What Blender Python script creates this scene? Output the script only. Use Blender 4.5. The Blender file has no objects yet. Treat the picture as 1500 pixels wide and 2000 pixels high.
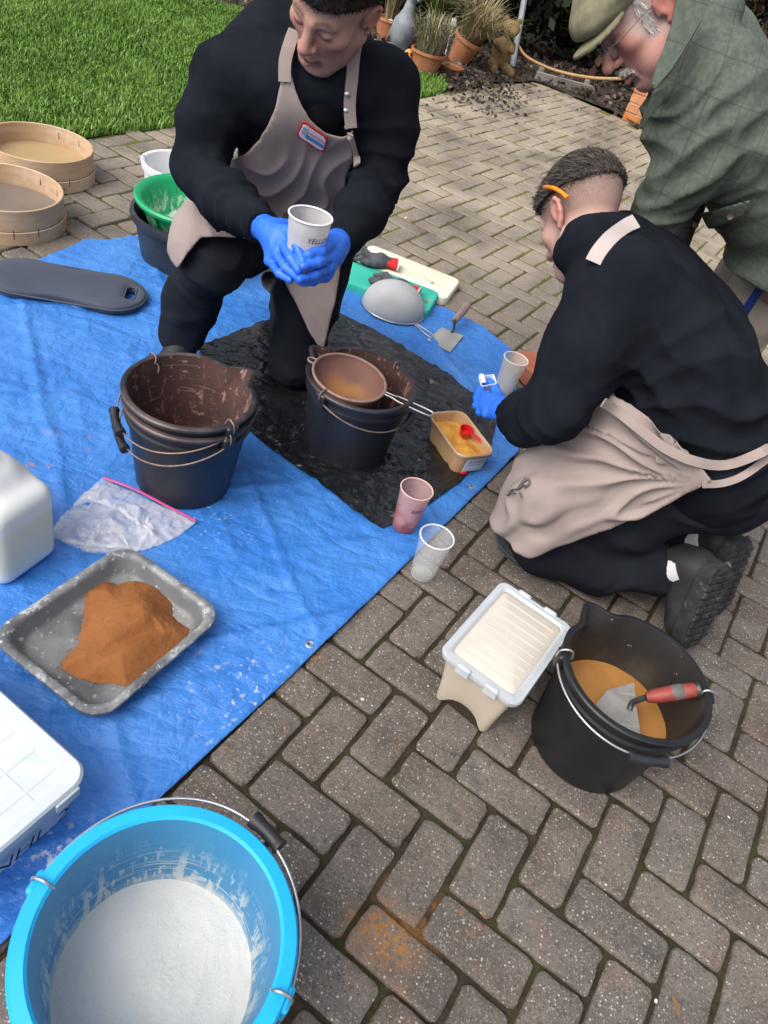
import bpy, bmesh, math, random
import numpy as np
from mathutils import Vector, Matrix

S = bpy.context.scene
COL = S.collection
random.seed(7)
RNG = np.random.default_rng(7)

# ------------------------------------------------------------------ camera
# the paving (200 x 100 mm blocks) gives the camera: 1.37 m up, 41 degrees down, rolled
CAM_R = np.array([[0.9473, 0.2099, 0.2419], [0.3203, -0.6210, -0.7154], [0.0, 0.7552, -0.6555]])
CAM_C = np.array([0.0, 0.0, 1.3671])
CAM_F = 1473.5
cam_data = bpy.data.cameras.new('camera')
cam = bpy.data.objects.new('camera', cam_data)
COL.objects.link(cam)
mw = Matrix.Identity(4)
for i in range(3):
    mw[i][0] = CAM_R[0][i]; mw[i][1] = -CAM_R[1][i]; mw[i][2] = -CAM_R[2][i]; mw[i][3] = CAM_C[i]
cam.matrix_world = mw
cam_data.sensor_fit = 'VERTICAL'
cam_data.sensor_height = 36.0
cam_data.lens = CAM_F / 2000.0 * 36.0
cam_data.clip_start = 0.02
cam_data.clip_end = 300.0
S.camera = cam

# ------------------------------------------------------------------ sky and sun (overcast)
SUN_EL, SUN_AZ = math.radians(50), math.radians(-138)      # azimuth from +Y towards +X
world = bpy.data.worlds.new('World'); S.world = world
world.use_nodes = True
nt = world.node_tree; nt.nodes.clear()
w_out = nt.nodes.new('ShaderNodeOutputWorld'); w_bg = nt.nodes.new('ShaderNodeBackground')
w_sky = nt.nodes.new('ShaderNodeTexSky'); w_sky.sky_type = 'NISHITA'; w_sky.sun_disc = False
w_sky.sun_elevation = SUN_EL; w_sky.sun_rotation = SUN_AZ
w_sky.air_density = 1.0; w_sky.dust_density = 6.0; w_sky.ozone_density = 1.0
w_hs = nt.nodes.new('ShaderNodeHueSaturation'); w_hs.inputs['Saturation'].default_value = 0.45
nt.links.new(w_sky.outputs[0], w_hs.inputs['Color']); nt.links.new(w_hs.outputs[0], w_bg.inputs[0])
w_bg.inputs[1].default_value = 0.15
nt.links.new(w_bg.outputs[0], w_out.inputs[0])
sun_d = bpy.data.lights.new('sun', 'SUN'); sun_d.energy = 0.7; sun_d.angle = math.radians(50); sun_d.color = (1.0, 0.96, 0.9)
sun = bpy.data.objects.new('sun', sun_d); COL.objects.link(sun)
sdir = Vector((math.cos(SUN_EL) * math.sin(SUN_AZ), math.cos(SUN_EL) * math.cos(SUN_AZ), math.sin(SUN_EL)))
sun.rotation_euler = (-sdir).to_track_quat('-Z', 'Y').to_euler(); sun.location = (0, 0, 6)
S.view_settings.view_transform = 'Standard'; S.view_settings.look = 'None'
S.view_settings.exposure = 0.62; S.view_settings.gamma = 1.0
S.view_settings.use_curve_mapping = False
S.render.engine = 'CYCLES'
S.cycles.use_denoising = True
S.cycles.max_bounces = 8; S.cycles.transparent_max_bounces = 16
S.cycles.caustics_reflective = False; S.cycles.caustics_refractive = False

# ------------------------------------------------------------------ points
def ray(px, py):
    return CAM_R.T @ np.array([(px - 750) / CAM_F, (py - 1000) / CAM_F, 1.0])
def at(px, py, z=0.0):                    # point of the place at height z
    d = ray(px, py); return CAM_C + d * (z - CAM_C[2]) / d[2]
def V(px, py, d):                         # point of the place at distance d
    return CAM_C + ray(px, py) * d
def nrm(v):
    v = np.asarray(v, float); return v / np.linalg.norm(v)

# ------------------------------------------------------------------ objects
ORG = {}
def _link(o, parent):
    COL.objects.link(o)
    if parent is not None: o.parent = parent
    return o
def tag(o, label=None, cat=None, group=None, kind=None):
    if label: o['label'] = label
    if cat: o['category'] = cat
    if group: o['group'] = group
    if kind: o['kind'] = kind
    return o
def thing(name, label, cat, loc=(0, 0, 0), rz=0.0, group=None, rot=None, kind=None):
    o = bpy.data.objects.new(name, None); COL.objects.link(o)
    o.empty_display_size = 0.05
    o.location = tuple(float(c) for c in loc)
    o.rotation_euler = rot if rot is not None else (0, 0, rz)
    ORG[o.name] = np.array(loc, float)
    return tag(o, label, cat, group, kind)
def make_mesh(name, Vt, Fc, smooth=True, col=None):
    me = bpy.data.meshes.new(name)
    Vt = np.asarray(Vt, np.float32)
    if isinstance(Fc, np.ndarray):
        n, k = Fc.shape
        me.vertices.add(len(Vt)); me.vertices.foreach_set('co', Vt.ravel())
        me.loops.add(n * k); me.loops.foreach_set('vertex_index', Fc.ravel().astype(np.int32))
        me.polygons.add(n); me.polygons.foreach_set('loop_start', np.arange(0, n * k, k, dtype=np.int32))
        me.update(calc_edges=True)
    else:
        me.from_pydata([tuple(map(float, v)) for v in Vt], [], [tuple(map(int, f)) for f in Fc]); me.update()
    if smooth: me.polygons.foreach_set('use_smooth', np.ones(len(me.polygons), bool))
    if col is not None:
        a = me.color_attributes.new('Col', 'FLOAT_COLOR', 'POINT')
        c = np.ones((len(Vt), 4), np.float32); c[:, :3] = col
        a.data.foreach_set('color', c.ravel())
    return me
def obj(name, VF, mat, parent=None, smooth=True, world=False, col=None, autos=None):
    Vt, Fc = VF
    Vt = np.asarray(Vt, float)
    if world and parent is not None:
        p = parent
        while p is not None:
            Vt = Vt - ORG.get(p.name, np.zeros(3)); p = p.parent
    me = make_mesh(name, Vt, Fc, smooth, col)
    me.materials.append(mat)
    o = bpy.data.objects.new(name, me)
    _link(o, parent)
    if autos is None and smooth and len(Fc) < 150: autos = 35
    if autos is not None:
        set_sharp(me, math.radians(autos))
    return o
def set_sharp(me, ang):
    bm = bmesh.new(); bm.from_mesh(me)
    for e in bm.edges:
        if len(e.link_faces) == 2 and e.calc_face_angle(0.0) > ang: e.smooth = False
    bm.to_mesh(me); bm.free()

# ------------------------------------------------------------------ shape helpers (all return verts, faces)
def merge(parts):
    Vs, Fs, n = [], [], 0
    for v, f in parts:
        v = np.asarray(v, float)
        Vs.append(v); Fs += [tuple(int(i) + n for i in q) for q in f]; n += len(v)
    return np.vstack(Vs), Fs
def xf(VF, M):
    v, f = VF; M = np.array(M)
    v = np.asarray(v, float)
    return v @ M[:3, :3].T + M[:3, 3], f
def trs(loc=(0, 0, 0), rot=(0, 0, 0), sc=(1, 1, 1)):
    from mathutils import Euler
    return np.array(Matrix.Translation(loc) @ Euler(rot).to_matrix().to_4x4() @ Matrix.Diagonal((*sc, 1)))
def lathe(prof, n=48, cap0=False, cap1=False, deform=None):
    t = np.linspace(0, 2 * np.pi, n, endpoint=False)
    Vs = np.vstack([np.c_[r * np.cos(t), r * np.sin(t), np.full(n, z)] for r, z in prof])
    F = []
    for i in range(len(prof) - 1):
        for j in range(n):
            k = (j + 1) % n
            F.append((i * n + j, i * n + k, (i + 1) * n + k, (i + 1) * n + j))
    if cap0: F.append(tuple(range(n))[::-1])
    if cap1: F.append(tuple((len(prof) - 1) * n + j for j in range(n)))
    if deform: Vs = deform(Vs)
    return Vs, F
def tube(path, r, n=8, closed=False, caps=True, flat=None):
    P = np.asarray(path, float); m = len(P)
    rr = np.full(m, r) if np.isscalar(r) else np.asarray(r, float)
    T = np.zeros_like(P)
    for i in range(m):
        a = P[(i - 1) % m] if (closed or i > 0) else P[i]
        b = P[(i + 1) % m] if (closed or i < m - 1) else P[i]
        T[i] = nrm(b - a)
    u = np.cross(T[0], [0, 0, 1.0])
    if np.linalg.norm(u) < 1e-3: u = np.cross(T[0], [1.0, 0, 0])
    u = nrm(u); Vs = []
    ang = np.linspace(0, 2 * np.pi, n, endpoint=False)
    for i in range(m):
        u = nrm(u - T[i] * (u @ T[i])); w = np.cross(T[i], u)
        fl = 1.0 if flat is None else flat
        Vs.append(P[i] + rr[i] * (np.cos(ang)[:, None] * u + fl * np.sin(ang)[:, None] * w))
    Vs = np.vstack(Vs); F = []
    for i in range(m if closed else m - 1):
        a, b = i * n, ((i + 1) % m) * n
        for j in range(n):
            k = (j + 1) % n; F.append((a + j, a + k, b + k, b + j))
    if caps and not closed:
        F.append(tuple(range(n))[::-1]); F.append(tuple((m - 1) * n + j for j in range(n)))
    return Vs, F
def bez(pts, n=24):                       # smooth curve through the points
    P = np.asarray(pts, float); m = len(P); out = []
    for i in range(m - 1):
        p0 = P[max(i - 1, 0)]; p1 = P[i]; p2 = P[i + 1]; p3 = P[min(i + 2, m - 1)]
        k = max(2, n // (m - 1))
        for s in np.linspace(0, 1, k, endpoint=(i == m - 2)):
            out.append(0.5 * ((2 * p1) + (-p0 + p2) * s + (2 * p0 - 5 * p1 + 4 * p2 - p3) * s * s + (-p0 + 3 * p1 - 3 * p2 + p3) * s ** 3))
    return np.array(out)
def rrect(hx, hy, r, n=5):
    out = []
    for cx, cy, a0 in ((hx - r, hy - r, 0), (-hx + r, hy - r, 90), (-hx + r, -hy + r, 180), (hx - r, -hy + r, 270)):
        for k in range(n + 1):
            a = math.radians(a0 + 90 * k / n); out.append((cx + r * math.cos(a), cy + r * math.sin(a)))
    return np.array(out)
def loft(rings, cap0=True, cap1=True):
    n = len(rings[0]); Vs = np.vstack(rings); F = []
    for i in range(len(rings) - 1):
        for j in range(n):
            k = (j + 1) % n; F.append((i * n + j, i * n + k, (i + 1) * n + k, (i + 1) * n + j))
    if cap0: F.append(tuple(range(n))[::-1])
    if cap1: F.append(tuple((len(rings) - 1) * n + j for j in range(n)))
    return Vs, F
def rr_loft(spec, cap0=True, cap1=True, n=5):      # spec: (z, hx, hy, r)
    return loft([np.c_[rrect(hx, hy, r, n), np.full(4 * (n + 1), z)] for z, hx, hy, r in spec], cap0, cap1)
def box(hx, hy, hz, b=0.002):
    return rr_loft([(-hz, hx - b, hy - b, b), (-hz + b, hx, hy, b), (hz - b, hx, hy, b), (hz, hx - b, hy - b, b)], n=2)
def text_vf(s, size, depth=0.0, align='LEFT', slant=0.0):
    c = bpy.data.curves.new('lettering', 'FONT'); c.body = s; c.size = size; c.extrude = depth; c.align_x = align
    c.resolution_u = 2; c.shear = slant
    o = bpy.data.objects.new('lettering', c)
    me = bpy.data.meshes.new_from_object(o)
    v = np.zeros(len(me.vertices) * 3); me.vertices.foreach_get('co', v)
    f = [tuple(p.vertices) for p in me.polygons]
    bpy.data.objects.remove(o); bpy.data.curves.remove(c); bpy.data.meshes.remove(me)
    return v.reshape(-1, 3), f

# ------------------------------------------------------------------ numpy noise
def _hash(ix, iy, iz, seed=0):
    h = (ix.astype(np.int64) * 374761393 + iy.astype(np.int64) * 668265263 + iz.astype(np.int64) * 2147483647 + seed * 974634777) & 0xFFFFFFFF
    h = ((h ^ (h >> 13)) * 1274126177) & 0xFFFFFFFF
    return ((h ^ (h >> 16)) & 0xFFFF) / 65535.0
def vnoise(P, seed=0):
    P = np.asarray(P, float); i = np.floor(P); f = P - i; f = f * f * f * (f * (f * 6 - 15) + 10); i = i.astype(np.int64)
    r = 0
    for dx in (0, 1):
        for dy in (0, 1):
            for dz in (0, 1):
                w = (f[:, 0] if dx else 1 - f[:, 0]) * (f[:, 1] if dy else 1 - f[:, 1]) * (f[:, 2] if dz else 1 - f[:, 2])
                r = r + w * _hash(i[:, 0] + dx, i[:, 1] + dy, i[:, 2] + dz, seed)
    return r * 2 - 1
def fbm(P, oct=4, seed=0, ridge=False):
    a, s, r = 1.0, 0, 0
    for k in range(oct):
        n = vnoise(np.asarray(P) * 2 ** k + 17.3 * k, seed + k)
        if ridge: n = 1 - 2 * np.abs(n)
        r = r + a * n; s += a; a *= 0.5
    return r / s
def draped(base, off, regs, amp=.004, freq=7., stretch=None, seed=0, extra=(), lo=-.003, th=.0026, fine=.0006):
    # a thin cloth lying on a body: the offset surface inside the outline, then given folds and a thickness
    F_ = base.copy(); F_.f = base.f - off
    for r in regs: F_.f = np.maximum(F_.f, r.astype(np.float32))
    P, Q = F_.mesh(); fs = sample(base, P) - off; Q = Q[(fs[Q] > -.55 * base.h).all(1)]; P, Q = keep_big(P, Q)
    E = np.sort(np.vstack([Q[:, [0, 1]], Q[:, [1, 2]], Q[:, [2, 3]], Q[:, [3, 0]]]), 1)
    u, ix, c = np.unique(E, axis=0, return_inverse=True, return_counts=True); B = u[c == 1]
    P0 = P; P = relax(P, Q, 2); bset = np.unique(B); P[bset] = P0[bset]
    for _ in range(8):
        A = np.zeros_like(P); C = np.zeros(len(P))
        for s, t in ((B[:, 0], B[:, 1]), (B[:, 1], B[:, 0])):
            C += np.bincount(s, minlength=len(P))
            for k in range(3): A[:, k] += np.bincount(s, P[t, k], len(P))
        m = C > 0; P[m] = .4 * P[m] + .6 * A[m] / C[m][:, None]
    P1 = relax(P, Q, 1); inner = np.ones(len(P), bool); inner[bset] = False; P[inner] = P1[inner]
    e = .006; N = np.stack([sample(base, P + d) - sample(base, P - d) for d in np.eye(3) * e], 1); N /= np.linalg.norm(N, axis=1)[:, None] + 1e-9
    G = P.copy()
    if stretch is not None:
        for ax_, s in stretch: ax_ = nrm(ax_); G = G + np.outer(G @ ax_, ax_) * (s - 1)
    d = amp * (fbm(G * freq, 2, seed, ridge=True) - .35) + fine * fbm(G * freq * 3.1, 2, seed + 11)
    for x in extra: d = d + x(P)
    d = np.where(d < 0, lo * np.tanh(d / lo), d)
    O = P + N * d[:, None]; I = O - N * th; n = len(P)
    Ed = np.vstack([Q[:, [0, 1]], Q[:, [1, 2]], Q[:, [2, 3]], Q[:, [3, 0]]]); Ed = Ed[(c == 1)[ix.ravel()]]
    W = np.c_[Ed[:, 1], Ed[:, 0], Ed[:, 0] + n, Ed[:, 1] + n]
    return np.vstack([O, I]), np.vstack([Q, Q[:, ::-1] + n, W])
def slab(pts, th, nn):                     # a sheet of cloth with an outline, a little thick and rounded at the edge
    P = np.asarray(pts, float); c = P.mean(0); nn = nrm(nn); q = c + (P - c) * .94
    return loft([q - nn * th, P - nn * th * .5, P + nn * th * .5, q + nn * th], True, True)
def ribbon(path, norms, w, th=.0017):
    P = np.asarray(path, float); N = np.asarray(norms, float); R_ = []
    for i in range(len(P)):
        t = nrm(P[min(i + 1, len(P) - 1)] - P[max(i - 1, 0)]); n = nrm(N[i] - t * (N[i] @ t)); b = np.cross(t, n)
        R_.append(np.array([P[i] - b * w - n * th * .2, P[i] - b * w * .96 + n * th, P[i] + n * th * 1.4, P[i] + b * w * .96 + n * th, P[i] + b * w - n * th * .2, P[i] - n * th]))
    return loft(R_, True, True)
def on_mesh(Vs, px, py, off=.002, r=.007):   # the spot on built cloth under a landmark, just proud of it
    d = nrm(ray(px, py)); W = np.asarray(Vs) - CAM_C; t = W @ d; q = np.linalg.norm(W - t[:, None] * d, axis=1)
    k = q < r
    if not k.any(): k = q <= q.min() + .002
    return CAM_C + d * (t[k].min() - off)
def sstep(a, b, x):
    t = np.clip((x - a) / (b - a), 0, 1); return t * t * (3 - 2 * t)

# ------------------------------------------------------------------ implicit surfaces for people, cloth, shoes, hands
def axis(lo, hi, h, fine=None):
    out = [lo]
    while out[-1] < hi:
        x = out[-1]; s = h
        if fine:
            for a, b, hf in (fine if isinstance(fine, list) else [fine]):
                if a - 0.5 * h <= x <= b: s = min(s, hf)
        out.append(x + s)
    return np.array(out, np.float32)
class Field:
    def __init__(s, lo, hi, h, fine=None):
        s.ax = [axis(lo[i], hi[i], h, None if fine is None else (fine[0][i], fine[1][i], fine[2])) for i in range(3)]
        s.f = np.full([len(a) for a in s.ax], 1.0, np.float32); s.h = h
    def sub(s, lo, hi):
        sl = []
        for i in range(3):
            a = np.searchsorted(s.ax[i], lo[i]); b = np.searchsorted(s.ax[i], hi[i])
            sl.append(slice(max(a - 1, 0), min(b + 1, len(s.ax[i]))))
        return tuple(sl)
    def xyz(s, sl):
        return (s.ax[0][sl[0]][:, None, None], s.ax[1][sl[1]][None, :, None], s.ax[2][sl[2]][None, None, :])
    def put(s, sl, d, k, mode):
        o = s.f[sl]
        if d.size == 0: return
        if mode == 'u':
            if k > 0:
                h = np.clip(0.5 + 0.5 * (o - d) / k, 0, 1); s.f[sl] = o + (d - o) * h - k * h * (1 - h)
            else: s.f[sl] = np.minimum(o, d)
        elif mode == 's':
            if k > 0:
                h = np.clip(0.5 - 0.5 * (o + d) / k, 0, 1); s.f[sl] = o + (-d - o) * h + k * h * (1 - h)
            else: s.f[sl] = np.maximum(o, -d)
    def cap(s, a, b, ra, rb=None, k=0.03, mode='u', mg=0.05, sq=None):
        a = np.asarray(a, float); b = np.asarray(b, float); rb = ra if rb is None else rb
        m = max(ra, rb) + k + mg
        sl = s.sub(np.minimum(a, b) - m, np.maximum(a, b) + m); X, Y, Z = s.xyz(sl)
        ab = b - a; L = max(ab @ ab, 1e-9)
        t = np.clip(((X - a[0]) * ab[0] + (Y - a[1]) * ab[1] + (Z - a[2]) * ab[2]) / L, 0, 1)
        d = np.sqrt((X - a[0] - t * ab[0]) ** 2 + (Y - a[1] - t * ab[1]) ** 2 + (Z - a[2] - t * ab[2]) ** 2) - (ra + (rb - ra) * t)
        s.put(sl, d.astype(np.float32), k, mode)
    def chain(s, pts, rad, k=0.03, mode='u', mg=0.05):
        for i in range(len(pts) - 1): s.cap(pts[i], pts[i + 1], rad[i], rad[i + 1], k, mode, mg)
    def ell(s, c, r, R=None, k=0.03, mode='u', mg=0.05):
        c = np.asarray(c, float); m = max(r) + k + mg
        sl = s.sub(c - m, c + m); X, Y, Z = s.xyz(sl); X = X - c[0]; Y = Y - c[1]; Z = Z - c[2]
        if R is not None:
            R = np.asarray(R); X, Y, Z = (X * R[0, i] + Y * R[1, i] + Z * R[2, i] for i in range(3))
        k0 = np.sqrt((X / r[0]) ** 2 + (Y / r[1]) ** 2 + (Z / r[2]) ** 2)
        k1 = np.sqrt((X / r[0] ** 2) ** 2 + (Y / r[1] ** 2) ** 2 + (Z / r[2] ** 2) ** 2) + 1e-6
        s.put(sl, (k0 * (k0 - 1) / k1).astype(np.float32), k, mode)
    def bx(s, c, hs, R=None, r=0.01, k=0.02, mode='u', mg=0.05):
        c = np.asarray(c, float); m = np.linalg.norm(hs) + k + mg
        sl = s.sub(c - m, c + m); X, Y, Z = s.xyz(sl); X = X - c[0]; Y = Y - c[1]; Z = Z - c[2]
        if R is not None:
            R = np.asarray(R); X, Y, Z = (X * R[0, i] + Y * R[1, i] + Z * R[2, i] for i in range(3))
        q = [np.abs(A) - (hs[i] - r) for i, A in enumerate((X, Y, Z))]
        d = np.sqrt(sum(np.maximum(a, 0) ** 2 for a in q)) + np.minimum(np.maximum(np.maximum(q[0], q[1]), q[2]), 0) - r
        s.put(sl, d.astype(np.float32), k, mode)
    def cut(s, p, n, k=0.0):              # keep the side where (x-p).n < 0
        n = nrm(n); X, Y, Z = s.xyz((slice(None),) * 3)
        d = ((X - p[0]) * n[0] + (Y - p[1]) * n[1] + (Z - p[2]) * n[2]).astype(np.float32)
        if k > 0:
            h = np.clip(0.5 - 0.5 * (s.f - d) / k, 0, 1); s.f = s.f + (d - s.f) * h + k * h * (1 - h)
        else: s.f = np.maximum(s.f, d)
    def copy(s):
        o = Field.__new__(Field); o.ax = s.ax; o.h = s.h; o.f = s.f.copy(); return o
    def region(s, d): s.f = np.maximum(s.f, d.astype(np.float32)); return s
    def shell(s, off, t): s.f = np.abs(s.f - off) - t; return s
    def poly(s, pts, a, b, o):            # 2-D distance to a polygon, in the axes a, b through o
        X, Y, Z = s.xyz((slice(None),) * 3)
        x = (X - o[0]) * a[0] + (Y - o[1]) * a[1] + (Z - o[2]) * a[2]
        y = (X - o[0]) * b[0] + (Y - o[1]) * b[1] + (Z - o[2]) * b[2]
        return poly2(x, y, pts)
    def line(s, pts):                     # distance to a polyline
        X, Y, Z = s.xyz((slice(None),) * 3); d = None
        P = np.asarray(pts, float)
        for a, b in zip(P[:-1], P[1:]):
            ab = b - a; t = np.clip(((X - a[0]) * ab[0] + (Y - a[1]) * ab[1] + (Z - a[2]) * ab[2]) / max(ab @ ab, 1e-9), 0, 1)
            e = np.sqrt((X - a[0] - t * ab[0]) ** 2 + (Y - a[1] - t * ab[1]) ** 2 + (Z - a[2] - t * ab[2]) ** 2)
            d = e if d is None else np.minimum(d, e)
        return d.astype(np.float32)
    def half(s, p, n):
        n = nrm(n); X, Y, Z = s.xyz((slice(None),) * 3)
        return (X - p[0]) * n[0] + (Y - p[1]) * n[1] + (Z - p[2]) * n[2]
    def mesh(s): return surfnet(s.ax, s.f)
def poly2(x, y, pts):
    P = np.asarray(pts, float); d = None; inside = np.zeros(np.broadcast(x, y).shape, bool)
    for i in range(len(P)):
        a, b = P[i], P[(i + 1) % len(P)]; e = b - a
        t = np.clip(((x - a[0]) * e[0] + (y - a[1]) * e[1]) / max(e @ e, 1e-12), 0, 1)
        q = (x - a[0] - t * e[0]) ** 2 + (y - a[1] - t * e[1]) ** 2
        d = q if d is None else np.minimum(d, q)
        c = ((a[1] > y) != (b[1] > y)) & (x < (b[0] - a[0]) * (y - a[1]) / (b[1] - a[1] + 1e-12) + a[0])
        inside ^= c
    d = np.sqrt(d); return np.where(inside, -d, d)
def surfnet(ax, f):
    ins = f < 0
    c = np.zeros([n - 1 for n in f.shape], np.int8)
    for dx in (0, 1):
        for dy in (0, 1):
            for dz in (0, 1):
                c += ins[dx:f.shape[0] - 1 + dx, dy:f.shape[1] - 1 + dy, dz:f.shape[2] - 1 + dz]
    act = (c > 0) & (c < 8)
    I = np.argwhere(act); idx = np.full(act.shape, -1, np.int64); idx[act] = np.arange(len(I))
    P = np.zeros((len(I), 3)); W = np.zeros(len(I))
    E = [((0, 0, 0), (1, 0, 0)), ((0, 1, 0), (1, 1, 0)), ((0, 0, 1), (1, 0, 1)), ((0, 1, 1), (1, 1, 1)),
         ((0, 0, 0), (0, 1, 0)), ((1, 0, 0), (1, 1, 0)), ((0, 0, 1), (0, 1, 1)), ((1, 0, 1), (1, 1, 1)),
         ((0, 0, 0), (0, 0, 1)), ((1, 0, 0), (1, 0, 1)), ((0, 1, 0), (0, 1, 1)), ((1, 1, 0), (1, 1, 1))]
    for a, b in E:
        ia = I + np.array(a); ib = I + np.array(b)
        fa = f[ia[:, 0], ia[:, 1], ia[:, 2]]; fb = f[ib[:, 0], ib[:, 1], ib[:, 2]]
        m = (fa < 0) != (fb < 0); t = np.where(m, fa / np.where(m, fa - fb, 1), 0)
        for k in range(3):
            pa = ax[k][ia[:, k]]; pb = ax[k][ib[:, k]]; P[:, k] += np.where(m, pa + (pb - pa) * t, 0)
        W += m
    P /= W[:, None]
    Q = []
    for k in range(3):
        u, v = (k + 1) % 3, (k + 2) % 3
        s0 = [slice(1, -1)] * 3; s1 = [slice(1, -1)] * 3; s0[k] = slice(0, -1); s1[k] = slice(1, None)
        a = ins[tuple(s0)]; b = ins[tuple(s1)]
        for flip in (False, True):
            J = np.argwhere((a & ~b) if not flip else (~a & b))
            if len(J) == 0: continue
            J = J.copy(); J[:, u] += 1; J[:, v] += 1
            q = []
            for du, dv in ((-1, -1), (0, -1), (0, 0), (-1, 0)):
                K = J.copy(); K[:, u] += du; K[:, v] += dv; q.append(idx[K[:, 0], K[:, 1], K[:, 2]])
            q = np.stack(q, 1); Q.append(q[:, ::-1] if flip else q)
    Q = np.vstack(Q)
    Q = Q[(Q >= 0).all(1)]
    return P, Q
def keep_big(P, Q):                        # the largest connected piece, without stray vertices
    lab = np.arange(len(P)); e = np.vstack([Q[:, [0, 1]], Q[:, [1, 2]], Q[:, [2, 3]]])
    for _ in range(300):
        m = np.minimum(lab[e[:, 0]], lab[e[:, 1]]); l2 = lab.copy(); np.minimum.at(l2, e[:, 0], m); np.minimum.at(l2, e[:, 1], m); l2 = l2[l2]
        if (l2 == lab).all(): break
        lab = l2
    u, c = np.unique(lab, return_counts=True); k = lab == u[np.argmax(c)]; idx = np.cumsum(k) - 1
    return P[k], idx[Q[k[Q[:, 0]]]]
def vnormals(P, Q):
    n = np.cross(P[Q[:, 2]] - P[Q[:, 0]], P[Q[:, 3]] - P[Q[:, 1]])
    N = np.zeros_like(P)
    for i in range(4):
        for k in range(3): N[:, k] += np.bincount(Q[:, i], n[:, k], len(P))
    return N / (np.linalg.norm(N, axis=1)[:, None] + 1e-12)
def relax(P, Q, it=2, w=0.5):
    for _ in range(it):
        A = np.zeros_like(P); C = np.zeros(len(P))
        for i in range(4):
            a, b = Q[:, i], Q[:, (i + 1) % 4]
            for s, t in ((a, b), (b, a)):
                C += np.bincount(s, minlength=len(P))
                for k in range(3): A[:, k] += np.bincount(s, P[t, k], len(P))
        P = P + w * (A / np.maximum(C, 1)[:, None] - P)
    return P
def sample(F_, P):
    P = np.asarray(P, float); i, t = [], []
    for k in range(3):
        a = F_.ax[k]; j = np.clip(np.searchsorted(a, P[:, k]) - 1, 0, len(a) - 2); i.append(j); t.append(np.clip((P[:, k] - a[j]) / (a[j + 1] - a[j]), 0, 1))
    r = 0
    for dx in (0, 1):
        for dy in (0, 1):
            for dz in (0, 1):
                w = (t[0] if dx else 1 - t[0]) * (t[1] if dy else 1 - t[1]) * (t[2] if dz else 1 - t[2]); r = r + w * F_.f[i[0] + dx, i[1] + dy, i[2] + dz]
    return r
def fold(c, ax_, rad, wl, amp, seed=0):       # gathered folds around a joint
    c = np.asarray(c, float); ax_ = nrm(ax_)
    def fn(P):
        d = P - c; ph = (d @ ax_) / wl + .9 * vnoise(P * (.45 / wl) + seed * 7.1, seed)
        msk = sstep(-.25, .55, vnoise(P * (.22 / wl) + seed * 3.7, seed + 9))
        return amp * msk * np.exp(-(d ** 2).sum(1) / rad ** 2) * (.55 - np.abs(np.sin(np.pi * ph)) ** .8)
    return fn
def fan(c, n, a, b, cnt, amp, seed=0, r0=.05, r1=.4):    # folds that spread out from a tie point
    c = np.asarray(c, float)
    def fn(P):
        d = P - c; x, y = d @ a, d @ b; r = np.hypot(x, y); t = np.arctan2(y, x)
        ph = t * cnt + 1.5 * vnoise(np.c_[t * 3, r * 4, r * 0 + seed], seed) + .5 * vnoise(P * 11, seed + 3)
        g = .5 + .5 * np.cos(2 * np.pi * ph); g = g ** 1.7 - .35
        return amp * g * sstep(0, r0, r) * (1 - .75 * sstep(r1 * .5, r1, r))
    return fn
def cloth(fld, amp=0.006, freq=9.0, stretch=None, seed=0, it=2, fine=0.0015, extra=(), lo=None, base=None):
    P, Q = keep_big(*fld.mesh()); P = relax(P, Q, it); N = vnormals(P, Q)
    if base is not None:
        e = .006; N = np.stack([sample(base, P + d) - sample(base, P - d) for d in np.eye(3) * e], 1); N /= np.linalg.norm(N, axis=1)[:, None] + 1e-9
    G = P.copy()
    if stretch is not None:
        for ax_, s in stretch: ax_ = nrm(ax_); G = G + np.outer(G @ ax_, ax_) * (s - 1)
    warp = np.c_[vnoise(G * freq * .5, seed + 5), vnoise(G * freq * .5 + 31, seed + 6), vnoise(G * freq * .5 + 57, seed + 7)] * 0.35 / freq * 2
    w = fbm((G + warp) * freq, 2, seed, ridge=True) - 0.35
    w2 = fbm((G + warp) * freq * 3.1, 2, seed + 11)
    dsp = amp * w + fine * w2
    for e in extra: dsp = dsp + e(P)
    if lo is not None: dsp = np.where(dsp < 0, lo * np.tanh(dsp / lo), dsp)
    return P + N * dsp[:, None], Q
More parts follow.
